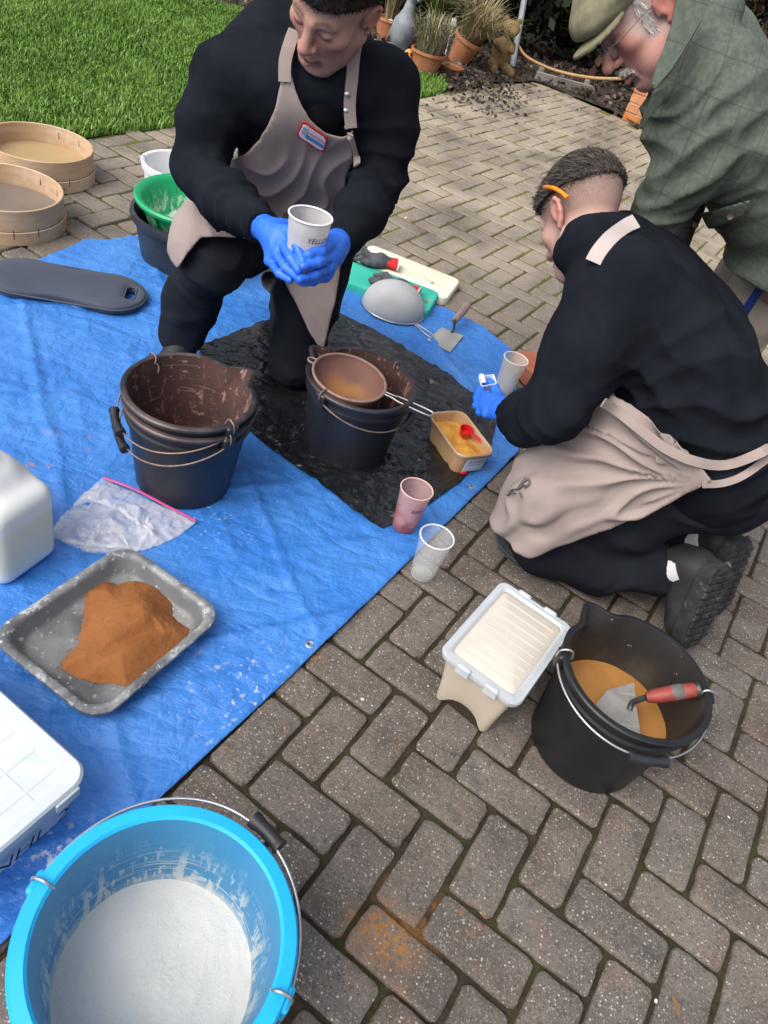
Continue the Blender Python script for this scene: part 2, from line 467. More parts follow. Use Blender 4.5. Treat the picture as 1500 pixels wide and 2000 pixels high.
# ------------------------------------------------------------------ materials
def mat(name, c1, c2=None, vs=6.0, rough=0.6, over=(), bump=(), spec=0.5, metal=0.0, trans=0.0, alpha=1.0, sss=0.0, vcol=False,
        sheen=0.0, rnd=0.0, coat=0.0, ior=1.45, isl=0.0, vdet=4.0, rvar=0.0, stretch=(1, 1, 1), geo=False):
    m = bpy.data.materials.new(name); m.use_nodes = True
    T = m.node_tree; N = T.nodes; L = T.links; N.clear()
    out = N.new('ShaderNodeOutputMaterial'); b = N.new('ShaderNodeBsdfPrincipled'); L.new(b.outputs[0], out.inputs[0])
    if geo:
        tc = N.new('ShaderNodeNewGeometry'); src = tc.outputs['Position']
    else:
        tc = N.new('ShaderNodeTexCoord'); src = tc.outputs['Object']
    def mapped(sc):
        mp = N.new('ShaderNodeMapping'); L.new(src, mp.inputs[0])
        mp.inputs['Scale'].default_value = sc if not np.isscalar(sc) else (sc, sc, sc); return mp.outputs[0]
    def noise(sc, det=4.0, ro=0.55):
        n = N.new('ShaderNodeTexNoise'); n.inputs['Scale'].default_value = 1.0; n.inputs['Detail'].default_value = det; n.inputs['Roughness'].default_value = ro
        L.new(mapped(sc), n.inputs['Vector']); return n.outputs['Fac']
    def ramp(v, lo, hi):
        r = N.new('ShaderNodeMapRange'); r.inputs[1].default_value = lo; r.inputs[2].default_value = hi
        r.interpolation_type = 'SMOOTHSTEP'; L.new(v, r.inputs[0]); return r.outputs[0]
    def mix(f, a, c, typ='MIX'):
        x = N.new('ShaderNodeMix'); x.data_type = 'RGBA'; x.blend_type = typ
        if np.isscalar(f): x.inputs[0].default_value = f
        else: L.new(f, x.inputs[0])
        for i, val in ((6, a), (7, c)):
            if isinstance(val, tuple): x.inputs[i].default_value = (*val[:3], 1)
            else: L.new(val, x.inputs[i])
        return x.outputs[2]
    def math_(op, a, c=None):
        x = N.new('ShaderNodeMath'); x.operation = op
        for i, val in ((0, a), (1, c)):
            if val is None: continue
            if np.isscalar(val): x.inputs[i].default_value = val
            else: L.new(val, x.inputs[i])
        return x.outputs[0]
    sv = tuple(vs * s for s in stretch)
    if vcol:
        a = N.new('ShaderNodeVertexColor'); a.layer_name = 'Col'; col = a.outputs[0]
        if c2 is not None: col = mix(ramp(noise(sv, vdet), .35, .65), col, mix(0.5, col, c2))
    else:
        col = mix(ramp(noise(sv, vdet), .3, .7), tuple(c1), tuple(c2 if c2 is not None else c1))
    if isl > 0:
        g = N.new('ShaderNodeNewGeometry'); hv = N.new('ShaderNodeHueSaturation')
        mr = N.new('ShaderNodeMapRange'); mr.inputs[3].default_value = 1 - isl; mr.inputs[4].default_value = 1 + isl
        L.new(g.outputs['Random Per Island'], mr.inputs[0]); L.new(mr.outputs[0], hv.inputs['Value'])
        ob = N.new('ShaderNodeObjectInfo')
        m2 = N.new('ShaderNodeMapRange'); m2.inputs[3].default_value = 1 - isl; m2.inputs[4].default_value = 1 + isl
        L.new(ob.outputs['Random'], m2.inputs[0]); L.new(m2.outputs[0], hv.inputs['Saturation'])
        L.new(col, hv.inputs['Color']); col = hv.outputs[0]
    rough_s = None
    for o in over:
        # (colour, scale, lo, hi[, strength[, kind[, mask]]]); mask = (axis, lo, hi) or ('s', x, y, z, r0, r1)
        oc, sc, lo, hi = o[:4]; st = o[4] if len(o) > 4 else 1.0; kd = o[5] if len(o) > 5 else 'n'; mk = o[6] if len(o) > 6 else None
        if kd == 'n': f = ramp(noise(sc, 6.0, .6), lo, hi)
        elif kd == 'v':
            v = N.new('ShaderNodeTexVoronoi'); v.inputs['Scale'].default_value = 1.0; L.new(mapped(sc), v.inputs['Vector'])
            f = ramp(v.outputs['Distance'], lo, hi)
            sp = N.new('ShaderNodeSeparateColor'); L.new(v.outputs['Color'], sp.inputs[0])
            f = math_('MULTIPLY', f, ramp(sp.outputs[0], .35, .75))
        elif kd in ('w', 'wz'):            # fine lines
            w = N.new('ShaderNodeTexWave'); w.bands_direction = 'X' if kd == 'w' else 'Z'; w.inputs['Scale'].default_value = 1.0; w.inputs['Distortion'].default_value = 0.4
            L.new(mapped(sc), w.inputs['Vector']); f = ramp(w.outputs['Fac'], lo, hi)
        elif kd == 'm': f = math_('MULTIPLY', 1.0, 1.0)
        if mk is not None:
            for q in (mk if isinstance(mk[0], tuple) else (mk,)):
                if q[0] in 'xyz':
                    s3 = N.new('ShaderNodeSeparateXYZ'); L.new(src, s3.inputs[0])
                    g = ramp(s3.outputs['xyz'.index(q[0])], q[1], q[2])
                else:
                    vd = N.new('ShaderNodeVectorMath'); vd.operation = 'DISTANCE'; L.new(src, vd.inputs[0]); vd.inputs[1].default_value = q[1:4]
                    nz = noise(q[6] if len(q) > 6 else 30.0, 5.0)
                    dd = math_('ADD', vd.outputs['Value'], math_('MULTIPLY', math_('SUBTRACT', nz, 0.5), (q[7] if len(q) > 7 else 0.12)))
                    g = ramp(dd, q[5], q[4])
                f = math_('MULTIPLY', f, g)
        if st != 1.0: f = math_('MULTIPLY', f, st)
        col = mix(f, col, tuple(oc))
    L.new(col, b.inputs['Base Color'])
    if rvar > 0:
        rr = N.new('ShaderNodeMapRange'); rr.inputs[3].default_value = max(rough - rvar, .03); rr.inputs[4].default_value = min(rough + rvar, 1)
        L.new(noise(vs * 2.3, 4), rr.inputs[0]); L.new(rr.outputs[0], b.inputs['Roughness'])
    else: b.inputs['Roughness'].default_value = rough
    b.inputs['Metallic'].default_value = metal; b.inputs['Specular IOR Level'].default_value = spec
    b.inputs['Transmission Weight'].default_value = trans; b.inputs['Alpha'].default_value = alpha; b.inputs['IOR'].default_value = ior
    if sss > 0:
        b.inputs['Subsurface Weight'].default_value = sss; b.inputs['Subsurface Radius'].default_value = (.012, .004, .002); b.inputs['Subsurface Scale'].default_value = 0.6
    if sheen > 0: b.inputs['Sheen Weight'].default_value = sheen; b.inputs['Sheen Roughness'].default_value = .5
    if coat > 0: b.inputs['Coat Weight'].default_value = coat; b.inputs['Coat Roughness'].default_value = .15
    prev = None
    for bb in bump:                        # (scale, strength, distance[, kind])
        sc, st, di = bb[:3]; kd = bb[3] if len(bb) > 3 else 'n'
        if kd == 'n': h = noise(sc, 5.0)
        elif kd == 'v':
            v = N.new('ShaderNodeTexVoronoi'); v.inputs['Scale'].default_value = 1.0; L.new(mapped(sc), v.inputs['Vector']); h = v.outputs['Distance']
        elif kd == 'c':                    # creases
            v = N.new('ShaderNodeTexNoise'); v.inputs['Scale'].default_value = 1.0; v.inputs['Detail'].default_value = 2.0; v.inputs['Distortion'].default_value = 0.25
            L.new(mapped(sc), v.inputs['Vector']); h = math_('ABSOLUTE', math_('SUBTRACT', v.outputs['Fac'], 0.5))
        elif kd == 'k':                    # crossed thread lines
            w = N.new('ShaderNodeTexWave'); w.inputs['Scale'].default_value = 1.0; L.new(mapped(sc), w.inputs['Vector'])
            w2 = N.new('ShaderNodeTexWave'); w2.bands_direction = 'Y'; w2.inputs['Scale'].default_value = 1.0; L.new(mapped(sc), w2.inputs['Vector'])
            h = math_('ADD', w.outputs['Fac'], w2.outputs['Fac'])
        bp = N.new('ShaderNodeBump'); bp.inputs['Strength'].default_value = st; bp.inputs['Distance'].default_value = di
        L.new(h, bp.inputs['Height'])
        if prev is not None: L.new(prev, bp.inputs['Normal'])
        prev = bp.outputs[0]
    if prev is not None: L.new(prev, b.inputs['Normal'])
    return m
# ================================================================== THE SETTING
LO = np.array([-0.0833, 0.6906]); LU = np.array([0.0932, -0.0361]); LV = np.array([0.0361, 0.0932])
def in_poly(x, y, P): return poly2(np.asarray(x, float), np.asarray(y, float), P) < 0
LAWN_EDGE = [(-3.6, 1.5), (-2.7, 2.3), (-2.05, 3.06), (-1.87, 3.27), (-1.80, 3.48), (-1.63, 3.86), (-0.98, 5.40), (-0.66, 6.15), (-0.58, 6.45)]
BED_EDGE = [(-0.50, 6.55), (-0.30, 7.20), (0.03, 7.86), (0.32, 7.87), (0.80, 7.63), (1.0, 7.42), (2.2, 6.9), (4.5, 6.2)]
PAVE = LAWN_EDGE + BED_EDGE + [(4.5, -0.8), (-3.6, -0.8)]
TARP = [(.349, 2.063), (.315, 2.42), (.262, 2.74), (.134, 2.845), (-.07, 2.89), (-.526, 3.03), (-.9, 2.86), (-1.243, 2.60), (-1.345, 2.45),
        (-1.42, 2.15), (-1.75, 1.8), (-1.9, .6), (-1.2, -.2), (-.62, -.18), (-.341, .333), (-.225, .613), (-.056, 1.018), (.118, 1.461)]

SC = at(752, 1836); STAIN = ('s', float(SC[0]), float(SC[1]), 0, .005, .10, 16, .15); SJ = at(806, 1785)
m_soil = mat('soil', (.030, .022, .017), (.065, .050, .038), vs=9, rough=.95, over=[((.10, .075, .055), 60, .6, .72, .6)], bump=[(30, .8, .02), (130, .6, .006)], geo=True)
m_joint = mat('joint_moss', (.050, .038, .026), (.028, .023, .016), vs=30, rough=1.0, spec=.2, geo=True,
              over=[((.045, .050, .016), 7, .46, .62, .6), ((.085, .075, .055), 160, .60, .70, .6), ((.15, .155, .035), 3.0, .30, .55, .9, 'n', ('y', 2.2, 4.2)), ((.10, .08, .06), 260, .62, .72, .5),
                    ((.30, .13, .035), 40, .3, .6, .55, 'n', ('s', float(SJ[0]), float(SJ[1]), 0, .02, .10, 25, .10))],
              bump=[(90, .9, .006), (300, .6, .002)])
m_paver = mat('paver_concrete', (.088, .074, .064), (.138, .119, .104), vs=7, rough=.80, rvar=.12, spec=.42, isl=.20, geo=True, vdet=6,
              over=[((.20, .17, .145), 1.1, .45, .62, .35), ((.060, .058, .056), 16, .54, .68, .6), ((.19, .125, .095), 11, .56, .70, .45), ((.055, .048, .043), 75, .54, .66, .55), ((.22, .19, .165), 55, .58, .70, .4), ((.19, .19, .185), 6, .60, .72, .5),
                    ((.30, .26, .215), 210, .42, .22, .75, 'v'), ((.035, .030, .027), 170, .40, .2, .6, 'v'), ((.24, .17, .12), 150, .36, .18, .55, 'v'), ((.46, .43, .38), 105, .26, .13, .85, 'v'), ((.62, .60, .56), 62, .11, .06, .9, 'v'),
                    ((.42, .35, .27), 2.2, .22, .7, .8, 'n', ('y', 1.9, 4.4)), ((.17, .18, .06), 4.0, .58, .74, .55, 'n', ('y', 2.8, 4.6)),  # far blocks paler, grazing sheen painted into their colour; then moss
                    ((.42, .40, .37), 9, .66, .82, .35), ((.34, .15, .04), 75, .36, .60, .85, 'n', STAIN),
                    ((.36, .17, .06), 50, .45, .62, .8, 'n', ('s', -.046, 1.04, 0, .004, .03, 60, .03)),
                    ((.36, .17, .06), 60, .5, .66, .7, 'n', ('s', *[float(c) for c in at(925, 1792)], .01, .06, 30, .06))],
              bump=[(150, .75, .003), (480, .6, .0012), (45, .45, .004)])
m_lawnsoil = mat('lawn_base', (.030, .055, .014), (.055, .085, .022), vs=20, rough=1, spec=.1, geo=True)

def sheet(poly, z, step=0.25, amp=0.0, seed=0, fr=1.0):
    P = np.asarray(poly, float); lo = P.min(0); hi = P.max(0)
    xs = np.linspace(lo[0], hi[0], max(2, int((hi[0] - lo[0]) / step) + 1)); ys = np.linspace(lo[1], hi[1], max(2, int((hi[1] - lo[1]) / step) + 1))
    X, Y = np.meshgrid(xs, ys, indexing='ij'); D = poly2(X, Y, P)
    cx = (X[:-1, :-1] + X[1:, 1:]) / 2; cy = (Y[:-1, :-1] + Y[1:, 1:]) / 2
    keep = poly2(cx, cy, P) < 0
    nx, ny = X.shape; cnt = np.zeros((nx, ny), int)
    for a, b in ((0, 0), (1, 0), (0, 1), (1, 1)): cnt[a:nx - 1 + a, b:ny - 1 + b] += keep
    Pt = np.c_[X.ravel(), Y.ravel()]; cn = cnt.ravel()
    bd = (cn > 0) & (cn < 4)
    Q = Pt[bd]; best = np.full(len(Q), 1e9); bp = Q.copy()
    for i in range(len(P)):
        a, b = P[i], P[(i + 1) % len(P)]; e = b - a
        t = np.clip(((Q - a) @ e) / max(e @ e, 1e-12), 0, 1); c = a + t[:, None] * e; d = ((Q - c) ** 2).sum(1)
        m = d < best; best[m] = d[m]; bp[m] = c[m]
    Pt[bd] = bp
    idx = -np.ones(nx * ny, int); idx[cn > 0] = np.arange((cn > 0).sum())
    ii, jj = np.nonzero(keep)
    F = np.stack([idx[ii * ny + jj], idx[(ii + 1) * ny + jj], idx[(ii + 1) * ny + jj + 1], idx[ii * ny + jj + 1]], 1)
    Vv = Pt[cn > 0]; zz = np.full(len(Vv), z)
    if amp: zz = zz + amp * fbm(np.c_[Vv * fr, np.zeros(len(Vv))], 4, seed)
    return np.c_[Vv, zz], F

# the ground runs to the horizon
g = sheet([(-60, -30), (60, -30), (60, 90), (-60, 90)], -0.035, 5.0)
tag(obj('ground', g, m_soil), kind='structure')
pv_ = sheet(PAVE, -0.009, 0.06, 0.0022, 3, 12.0); pv_[0][:, 2] += .0050 * sstep(2.0, 3.6, pv_[0][:, 1])
pavement = obj('pavement', pv_, m_joint)
tag(pavement, kind='structure')

# concrete block pavers in herringbone, every block its own piece
def ring_pts(hx, hy, r):
    o = rrect(hx, hy, r, 3); out = []
    for i in range(len(o)):
        a, b = o[i], o[(i + 1) % len(o)]; out.append(a); L_ = np.linalg.norm(b - a)
        if L_ > .04: out += [a + (b - a) * k / 4 for k in range(1, 4)]
    return np.array(out)
def paver_mesh(seed):
    r = np.random.default_rng(seed); hx, hy = .0950, .0454
    o = ring_pts(hx, hy, .0125); n = len(o)
    wob = r.normal(0, .0007, (n, 2)) * 1.0; ch = r.random(n) < .07; wob[ch] -= o[ch] / np.linalg.norm(o[ch], axis=1)[:, None] * r.uniform(.001, .0035, ch.sum())[:, None]; o = o + wob
    def ring(ins, z):
        q = o.copy(); l = np.linalg.norm(q, axis=1)[:, None]; q = q * np.array([(hx - ins) / hx, (hy - ins) / hy])
        return np.c_[q, np.full(n, z) + r.normal(0, .0004, n)]
    return loft([ring(0, -.045), ring(0, -.0052), ring(.0014, -.0018), ring(.0040, -.0003), ring(.014, .0)], cap0=False)
PAV = []
for s in range(8):
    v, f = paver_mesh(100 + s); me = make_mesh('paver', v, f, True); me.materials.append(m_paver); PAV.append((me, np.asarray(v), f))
cand = []
TP = np.array(TARP); TC = TP.mean(0); TIN = TC + (TP - TC) * 0.86
for u in range(-90, 90):
    for v in range(-90, 110):
        t = (u - v) % 4
        if t == 0: c = LO + LU * (u + 1) + LV * (v + .5); k = 0
        elif t == 3: c = LO + LU * (u + .5) + LV * (v + 1); k = 1
        else: continue
        if not (-3.6 < c[0] < 4.2 and -.7 < c[1] < 8.1): continue
        q = CAM_R @ (np.array([c[0], c[1], 0]) - CAM_C)
        if q[2] < .2: continue
        px, py = 750 + CAM_F * q[0] / q[2], 1000 + CAM_F * q[1] / q[2]
        if not (-500 < px < 2000 and -250 < py < 2500): continue
        cand.append((c, k, q[2], -60 < px < 1560 and -30 < py < 2060))
cc = np.array([c[0] for c in cand])
ok = in_poly(cc[:, 0], cc[:, 1], PAVE) & ~in_poly(cc[:, 0], cc[:, 1], TIN)
in_tarp = in_poly(cc[:, 0], cc[:, 1], TC + (TP - TC) * .96)
order = sorted([i for i in range(len(cand)) if ok[i]], key=lambda i: (not cand[i][3] or bool(in_tarp[i]), cand[i][2]))
rest = []; base_ang = math.atan2(LU[1], LU[0])
for rank, i in enumerate(order):
    c, k, d, vis = cand[i]
    me, pv, pf = PAV[int(RNG.integers(8))]
    ang = base_ang + (math.pi / 2 if k else 0) + (math.pi if RNG.random() < .5 else 0) + RNG.normal(0, .008)
    loc = (c[0] + RNG.normal(0, .0011), c[1] + RNG.normal(0, .0011), RNG.normal(0, .0012)); tx, ty = RNG.normal(0, .006, 2)
    if rank < 300:
        o = bpy.data.objects.new('paver', me); COL.objects.link(o); o.parent = pavement
        o.location = loc; o.rotation_euler = (tx, ty, ang)
    else:
        rest.append(xf((pv, pf), trs(loc, (tx, ty, ang))))
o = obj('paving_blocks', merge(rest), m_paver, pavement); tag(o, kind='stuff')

# lawn
LAWN = LAWN_EDGE + [(-.62, 6.75), (-1.2, 7.15), (-1.7, 7.1), (-2.6, 6.75), (-4.0, 6.9), (-7.0, 7.5), (-7.5, 2.0)]
tag(obj('lawn', sheet(LAWN, -0.006, 0.1, 0.012, 5, 3.0), m_lawnsoil), kind='structure')
def blades(n, poly, box_, hlo, hhi, wid, cols, bend=.5, seed=1, base=0.0, dens=None):
    r = np.random.default_rng(seed)
    x = r.uniform(box_[0], box_[1], n); y = r.uniform(box_[2], box_[3], n)
    k = in_poly(x, y, poly); x, y = x[k], y[k]
    clump = .6 * fbm(np.c_[x * 6, y * 6, x * 0], 3, seed) + .75 * fbm(np.c_[x * 1.6, y * 1.6, x * 0 + 4], 3, seed + 3); n = len(x)
    h = r.uniform(hlo, hhi, n) * (1 + .55 * clump); a = r.uniform(0, 2 * np.pi, n); b = r.uniform(.1, 1, n) * bend
    wa = a + r.normal(1.57, .5, n); w = wid * r.uniform(.6, 1.3, n)
    p = np.c_[x, y, np.full(n, base)]; d = np.c_[np.cos(a), np.sin(a), np.zeros(n)]; s = np.c_[np.cos(wa), np.sin(wa), np.zeros(n)] * w[:, None]
    up = np.array([0, 0, 1.0])
    m_ = p + d * (h * b * .35)[:, None] + up * (h * .62)[:, None]; t = p + d * (h * b)[:, None] + up * (h * (1 - .3 * b))[:, None]
    Vv = np.stack([p - s, p + s, m_ + s * .8, m_ - s * .8, t + s * .15, t - s * .15], 1).reshape(-1, 3)
    i = np.arange(n)[:, None] * 6
    F = np.vstack([i + np.array([0, 1, 2, 3]), i + np.array([3, 2, 4, 5])])
    ci = r.random(n); C = np.zeros((n, 3)); cols = np.asarray(cols)
    q = np.clip(ci * (len(cols) - 1) + clump * .9, 0, len(cols) - 1.001); j = q.astype(int); fr = (q - j)[:, None]
    C = cols[j] * (1 - fr) + cols[np.minimum(j + 1, len(cols) - 1)] * fr
    C = C * (1 + .18 * r.normal(0, 1, n))[:, None].clip(.5, 1.5)
    return (Vv, F), np.repeat(C.clip(.004, 1), 6, 0)
m_grass = mat('grass_blade', (1, 1, 1), rough=.55, spec=.35, vcol=True)
GC = [(.060, .125, .016), (.10, .215, .026), (.145, .285, .042), (.235, .35, .09)]
vf, gc = blades(300000, LAWN, (-4.6, -.55, 2.2, 7.2), .020, .046, .0027, GC, .8, 11)
tag(obj('grass', vf, m_grass, col=gc), kind='stuff')

# planting bed, litter and dark shrubs at the far side
BED = BED_EDGE + [(9, 6), (9, 14), (-8, 14), (-8, 7.45), (-4.0, 6.85), (-2.6, 6.7), (-1.7, 7.05), (-1.2, 7.1), (-.62, 6.7)]
tag(obj('flower_bed', sheet(BED, .015, .08, .03, 9, 2.5), m_soil), kind='structure')
def scatter_leaves(n, poly, box_, size, cols, seed, z=.02, zr=.03, dens=None):
    r = np.random.default_rng(seed); x = r.uniform(box_[0], box_[1], n); y = r.uniform(box_[2], box_[3], n)
    k = in_poly(x, y, poly)
    x, y = x[k], y[k]; n = len(x)
    return leaf_cloud(np.c_[x, y, z + r.uniform(0, zr, n)], size, cols, r, flat=.55)
def leaf_cloud(P, size, cols, r, flat=1.0, aspect=.55):
    n = len(P); d = r.normal(0, 1, (n, 3)); d[:, 2] *= flat; d /= np.linalg.norm(d, axis=1)[:, None]
    e = np.cross(d, r.normal(0, 1, (n, 3)) * np.array([1, 1, flat])); e /= np.linalg.norm(e, axis=1)[:, None] + 1e-9
    s = size * r.uniform(.5, 1.4, n)[:, None]
    nn = np.cross(d, e) * s * .18
    Vv = np.stack([P - d * s, P + e * s * aspect + nn, P + d * s, P - e * s * aspect + nn], 1).reshape(-1, 3)
    F = np.arange(n)[:, None] * 4 + np.array([0, 1, 2, 3])
    cols = np.asarray(cols); C = cols[r.integers(0, len(cols), n)] * r.uniform(.6, 1.4, n)[:, None]
    return (Vv, F), np.repeat(C, 4, 0)
m_leaf = mat('leaf', (1, 1, 1), rough=.6, spec=.3, vcol=True)
LC = [(.045, .035, .028), (.07, .054, .043), (.10, .08, .062), (.030, .024, .020), (.085, .048, .03), (.14, .125, .11)]
vf, lc = scatter_leaves(9000, BED, (-2.5, 3.5, 6.2, 9.5), .028, LC, 21)
tag(obj('leaf_litter', vf, m_leaf, col=lc), kind='stuff')
# a spill of mulch over the edge of the paving
r_ = np.random.default_rng(5); n_ = 700
q_ = np.c_[r_.normal(-.38, .20, n_), r_.normal(7.0, .45, n_)]
vf, lc = leaf_cloud(np.c_[q_, np.full(n_, .012) + .02 * r_.random(n_)], .019, LC, r_, .4)
tag(obj('mulch', vf, m_leaf, col=lc), kind='stuff')
m_bark = mat('bark', (.045, .036, .028), (.09, .075, .06), vs=20, rough=.9, bump=[((30, 30, 8), .8, .01)])
def shrub(x, y, w, d, h, n, cols, label, seed, size=.06):
    r = np.random.default_rng(seed); t = thing('shrub', label, 'shrub', (x, y, 0), group='dark shrubs behind the planting bed')
    st = []
    for k in range(7):
        a = r.uniform(0, 6.28); e = np.array([math.cos(a) * w * .7, math.sin(a) * d * .7, h * r.uniform(.6, .9)])
        st.append(tube(bez([(r.normal(0, .06), r.normal(0, .06), -.02), e * .5 + r.normal(0, .06, 3), e], 10), np.linspace(.022, .007, 11)[:len(bez([(0, 0, 0), e * .5, e], 10))], 6))
    obj('stem', merge(st), m_bark, t)
    # clumps of leaves through the volume
    cl = r.normal(0, 1, (90, 3)); cl /= np.linalg.norm(cl, axis=1)[:, None]; cl *= r.uniform(.35, 1, (90, 1)) ** .5
    cl = cl * np.array([w, d, h * .5]) + np.array([0, 0, h * .5]); ci = r.integers(0, 90, n)
    P = cl[ci] + r.normal(0, .13, (n, 3)); P[:, 2] = np.abs(P[:, 2])
    vf, c = leaf_cloud(P, size, cols, r); obj('foliage', vf, m_leaf, t, col=c)
    return t
DK = [(.012, .022, .012), (.02, .032, .016), (.010, .014, .010), (.03, .04, .02)]
DB = DK + [(.07, .035, .02), (.10, .05, .03)]
shrub(-2.6, 8.6, 1.5, .8, 1.9, 9500, DK, 'dark evergreen shrub behind the far end of the lawn', 1)
shrub(-.9, 9.1, 1.2, .8, 1.9, 11000, DK, 'dark leafy shrub behind the potted grasses', 2)
shrub(.55, 9.4, 1.1, .8, 2.0, 13000, DB, 'dark shrub with brown dead leaves behind the grey pole and the rope', 3)
shrub(2.2, 9.0, 1.4, .9, 2.0, 5200, DB, 'dark shrub beyond the brick pier and the bending man', 4)

m_galv = mat('galvanised', (.36, .39, .43), (.46, .49, .53), vs=8, rough=.5, metal=.6)
a = at(1001, 138, 0); b = CAM_C + ray(1025, 0) * ((a[1] + .1) / ray(1025, 0)[1]); top = a + (b - a) * 2.6
t = thing('pole', 'thin grey metal pole leaning at the edge of the bed beside the bear ornament', 'pole', a)
obj('shaft', tube([(0, 0, -.05), tuple(top - a)], .027, 10), m_galv, t); obj('pole_cap', xf(lathe([(.0, .02), (.02, .018), (.031, 0), (.031, -.03)], 10), trs(tuple(top - a))), m_galv, t)
a2 = at(956, 76, 0); t = thing('sapling', 'thin bare sapling stem rising behind the bear ornament', 'tree', a2)
bb = CAM_C + ray(978, 0) * ((a2[1]) / ray(978, 0)[1]) - a2
obj('trunk', tube(bez([(0, 0, -.03), tuple(bb * .5 + np.array([.03, 0, 0])), tuple(bb), tuple(bb * 2.2 + np.array([-.1, 0, 0]))], 12), np.linspace(.035, .02, 13)[:len(bez([(0,0,0)]*4,12))], 8), m_bark, t)
obj('branch', tube(bez([tuple(bb * 1.3), tuple(bb * 1.7 + np.array([.25, .1, .05])), tuple(bb * 2 + np.array([.5, .15, .2]))], 8), .011, 6), m_bark, t)

# rope from the pole to a brick pier
m_rope = mat('rope', (.38, .22, .10), (.46, .29, .14), vs=60, rough=.9, bump=[((160, 160, 160), .8, .004)])
def on_y(px, py, y): d = ray(px, py); return CAM_C + d * (y / d[1])
rp = [on_y(1012, 88, 8.14), on_y(1030, 112, 8.10), on_y(1080, 136, 8.0), on_y(1140, 150, 7.85), on_y(1195, 154, 7.72), on_y(1262, 150, 7.6)]
ro = obj('rope', tube(bez(rp, 30), .013, 8), m_rope); tag(ro, 'orange brown rope sagging from the grey pole to the brick pier', 'rope')
m_brick_o = mat('orange_brick', (.42, .17, .08), (.50, .23, .11), vs=20, rough=.9, bump=[(120, .6, .003)], isl=.15)
m_mortar = mat('mortar', (.30, .27, .23), (.36, .33, .29), vs=40, rough=1, bump=[(200, .5, .002)])
pc = np.array([1.13, 7.62, 0]); t = thing('brick_pier', 'low orange brick pier behind the bending man', 'brick pier', pc, rz=-.35)
obj('mortar', xf(box(.212, .158, .27, .003), trs((0, 0, .26))), m_mortar, t)
for c_ in range(7):
    z = .035 + c_ * .075
    hl = [(-.112, -.112, .1075), (.112, -.112, .1075), (-.112, .112, .1075), (.112, .112, .1075)] if c_ % 2 == 0 else [(-.168, -.0, .0), (.0, -.112, .1075), (.168, .0, .0), (.0, .112, .1075)]
    for hx_, hy_, w_ in hl:
        if w_ == 0: o = obj('brick', xf(box(.0515, .168, .0325, .003), trs((hx_, hy_, z))), m_brick_o, t)
        else: o = obj('brick', xf(box(.1075 if c_ % 2 == 0 else .111, .0515, .0325, .003), trs((hx_, hy_, z))), m_brick_o, t)
m_oldwood = mat('weathered_wood', (.20, .18, .155), (.28, .25, .22), vs=6, stretch=(1, 12, 12), rough=.9, bump=[((4, 60, 60), .5, .003)])
e0, e1 = at(1043, 158, 0), at(1150, 186, 0); L_ = np.linalg.norm(e1 - e0)
t = thing('edging_board', 'grey weathered timber edging board along the far bed', 'edging board', (e0 + e1) / 2, rz=math.atan2(e1[1] - e0[1], e1[0] - e0[0]))
obj('board', xf(box(L_ / 2, .02, .05, .003), trs((0, 0, .03))), m_oldwood, t)
for s in (-.42, .42): obj('peg', xf(box(.02, .02, .11, .002), trs((s * L_, .042, .0))), m_oldwood, t)

# potted grasses and ornaments
m_terra = mat('terracotta', (.34, .13, .06), (.44, .19, .09), vs=12, rough=.85, over=[((.48, .36, .26), 9, .6, .75, .5)], bump=[(60, .3, .003)])
m_compost = mat('compost', (.03, .024, .02), (.05, .04, .033), vs=40, rough=1)
STRAW = [(.22, .17, .09), (.34, .27, .15), (.16, .15, .06), (.44, .36, .22)]
GREY = [(.20, .21, .16), (.30, .31, .24), (.14, .15, .09)]
def tuft(parent, n, h, spread, cols, seed, z=0.0, name='leaves', r0=.04, w=.0035):
    r = np.random.default_rng(seed); Vs, Fs, Cs = [], [], []
    for i in range(n):
        a = r.uniform(0, 6.28); rr = r0 * math.sqrt(r.random()); p = np.array([rr * math.cos(a), rr * math.sin(a), z])
        a2 = a + r.normal(0, .7); d = np.array([math.cos(a2), math.sin(a2), 0]); hh = h * r.uniform(.55, 1.1); sp = spread * r.uniform(.2, 1.1)
        s = np.array([-d[1], d[0], 0]) * w * r.uniform(.7, 1.4); k = len(Vs) * 1
        pts = [p, p + d * sp * .3 + np.array([0, 0, hh * .55]), p + d * sp * .7 + np.array([0, 0, hh * .9]), p + d * sp * 1.15 + np.array([0, 0, hh * r.uniform(.7, 1.05)])]
        b = len(Vs)
        for j, q in enumerate(pts): tt = 1 - j / 3.6; Vs += [q - s * tt, q + s * tt]
        for j in range(3): Fs.append((b + 2 * j, b + 2 * j + 1, b + 2 * j + 3, b + 2 * j + 2))
        c = np.array(cols[r.integers(len(cols))]) * r.uniform(.7, 1.3); Cs += [c] * 8
    o = obj(name, (np.array(Vs), np.array(Fs)), m_leaf, parent, col=np.array(Cs)); return o
def pot(label, px, py, rt, rb, h, plant=None, rot=(0, 0, 0), lift=0.0, name='plant_pot', cat='plant pot', fill=True):
    t = thing(name, label, cat, at(px, py, 0) + np.array([0, 0, lift]), rot=rot)
    obj('pot', lathe([(0, .005), (rb * .9, 0), (rb, .004), (rt * .96, h * .86), (rt * 1.06, h * .87), (rt * 1.06, h), (rt * .97, h), (rt * .94, h * .85), (rt * .9, h * .8), (0, h * .8)], 32), m_terra, t, autos=40)
    if plant: plant(t, h * .8)
    return t
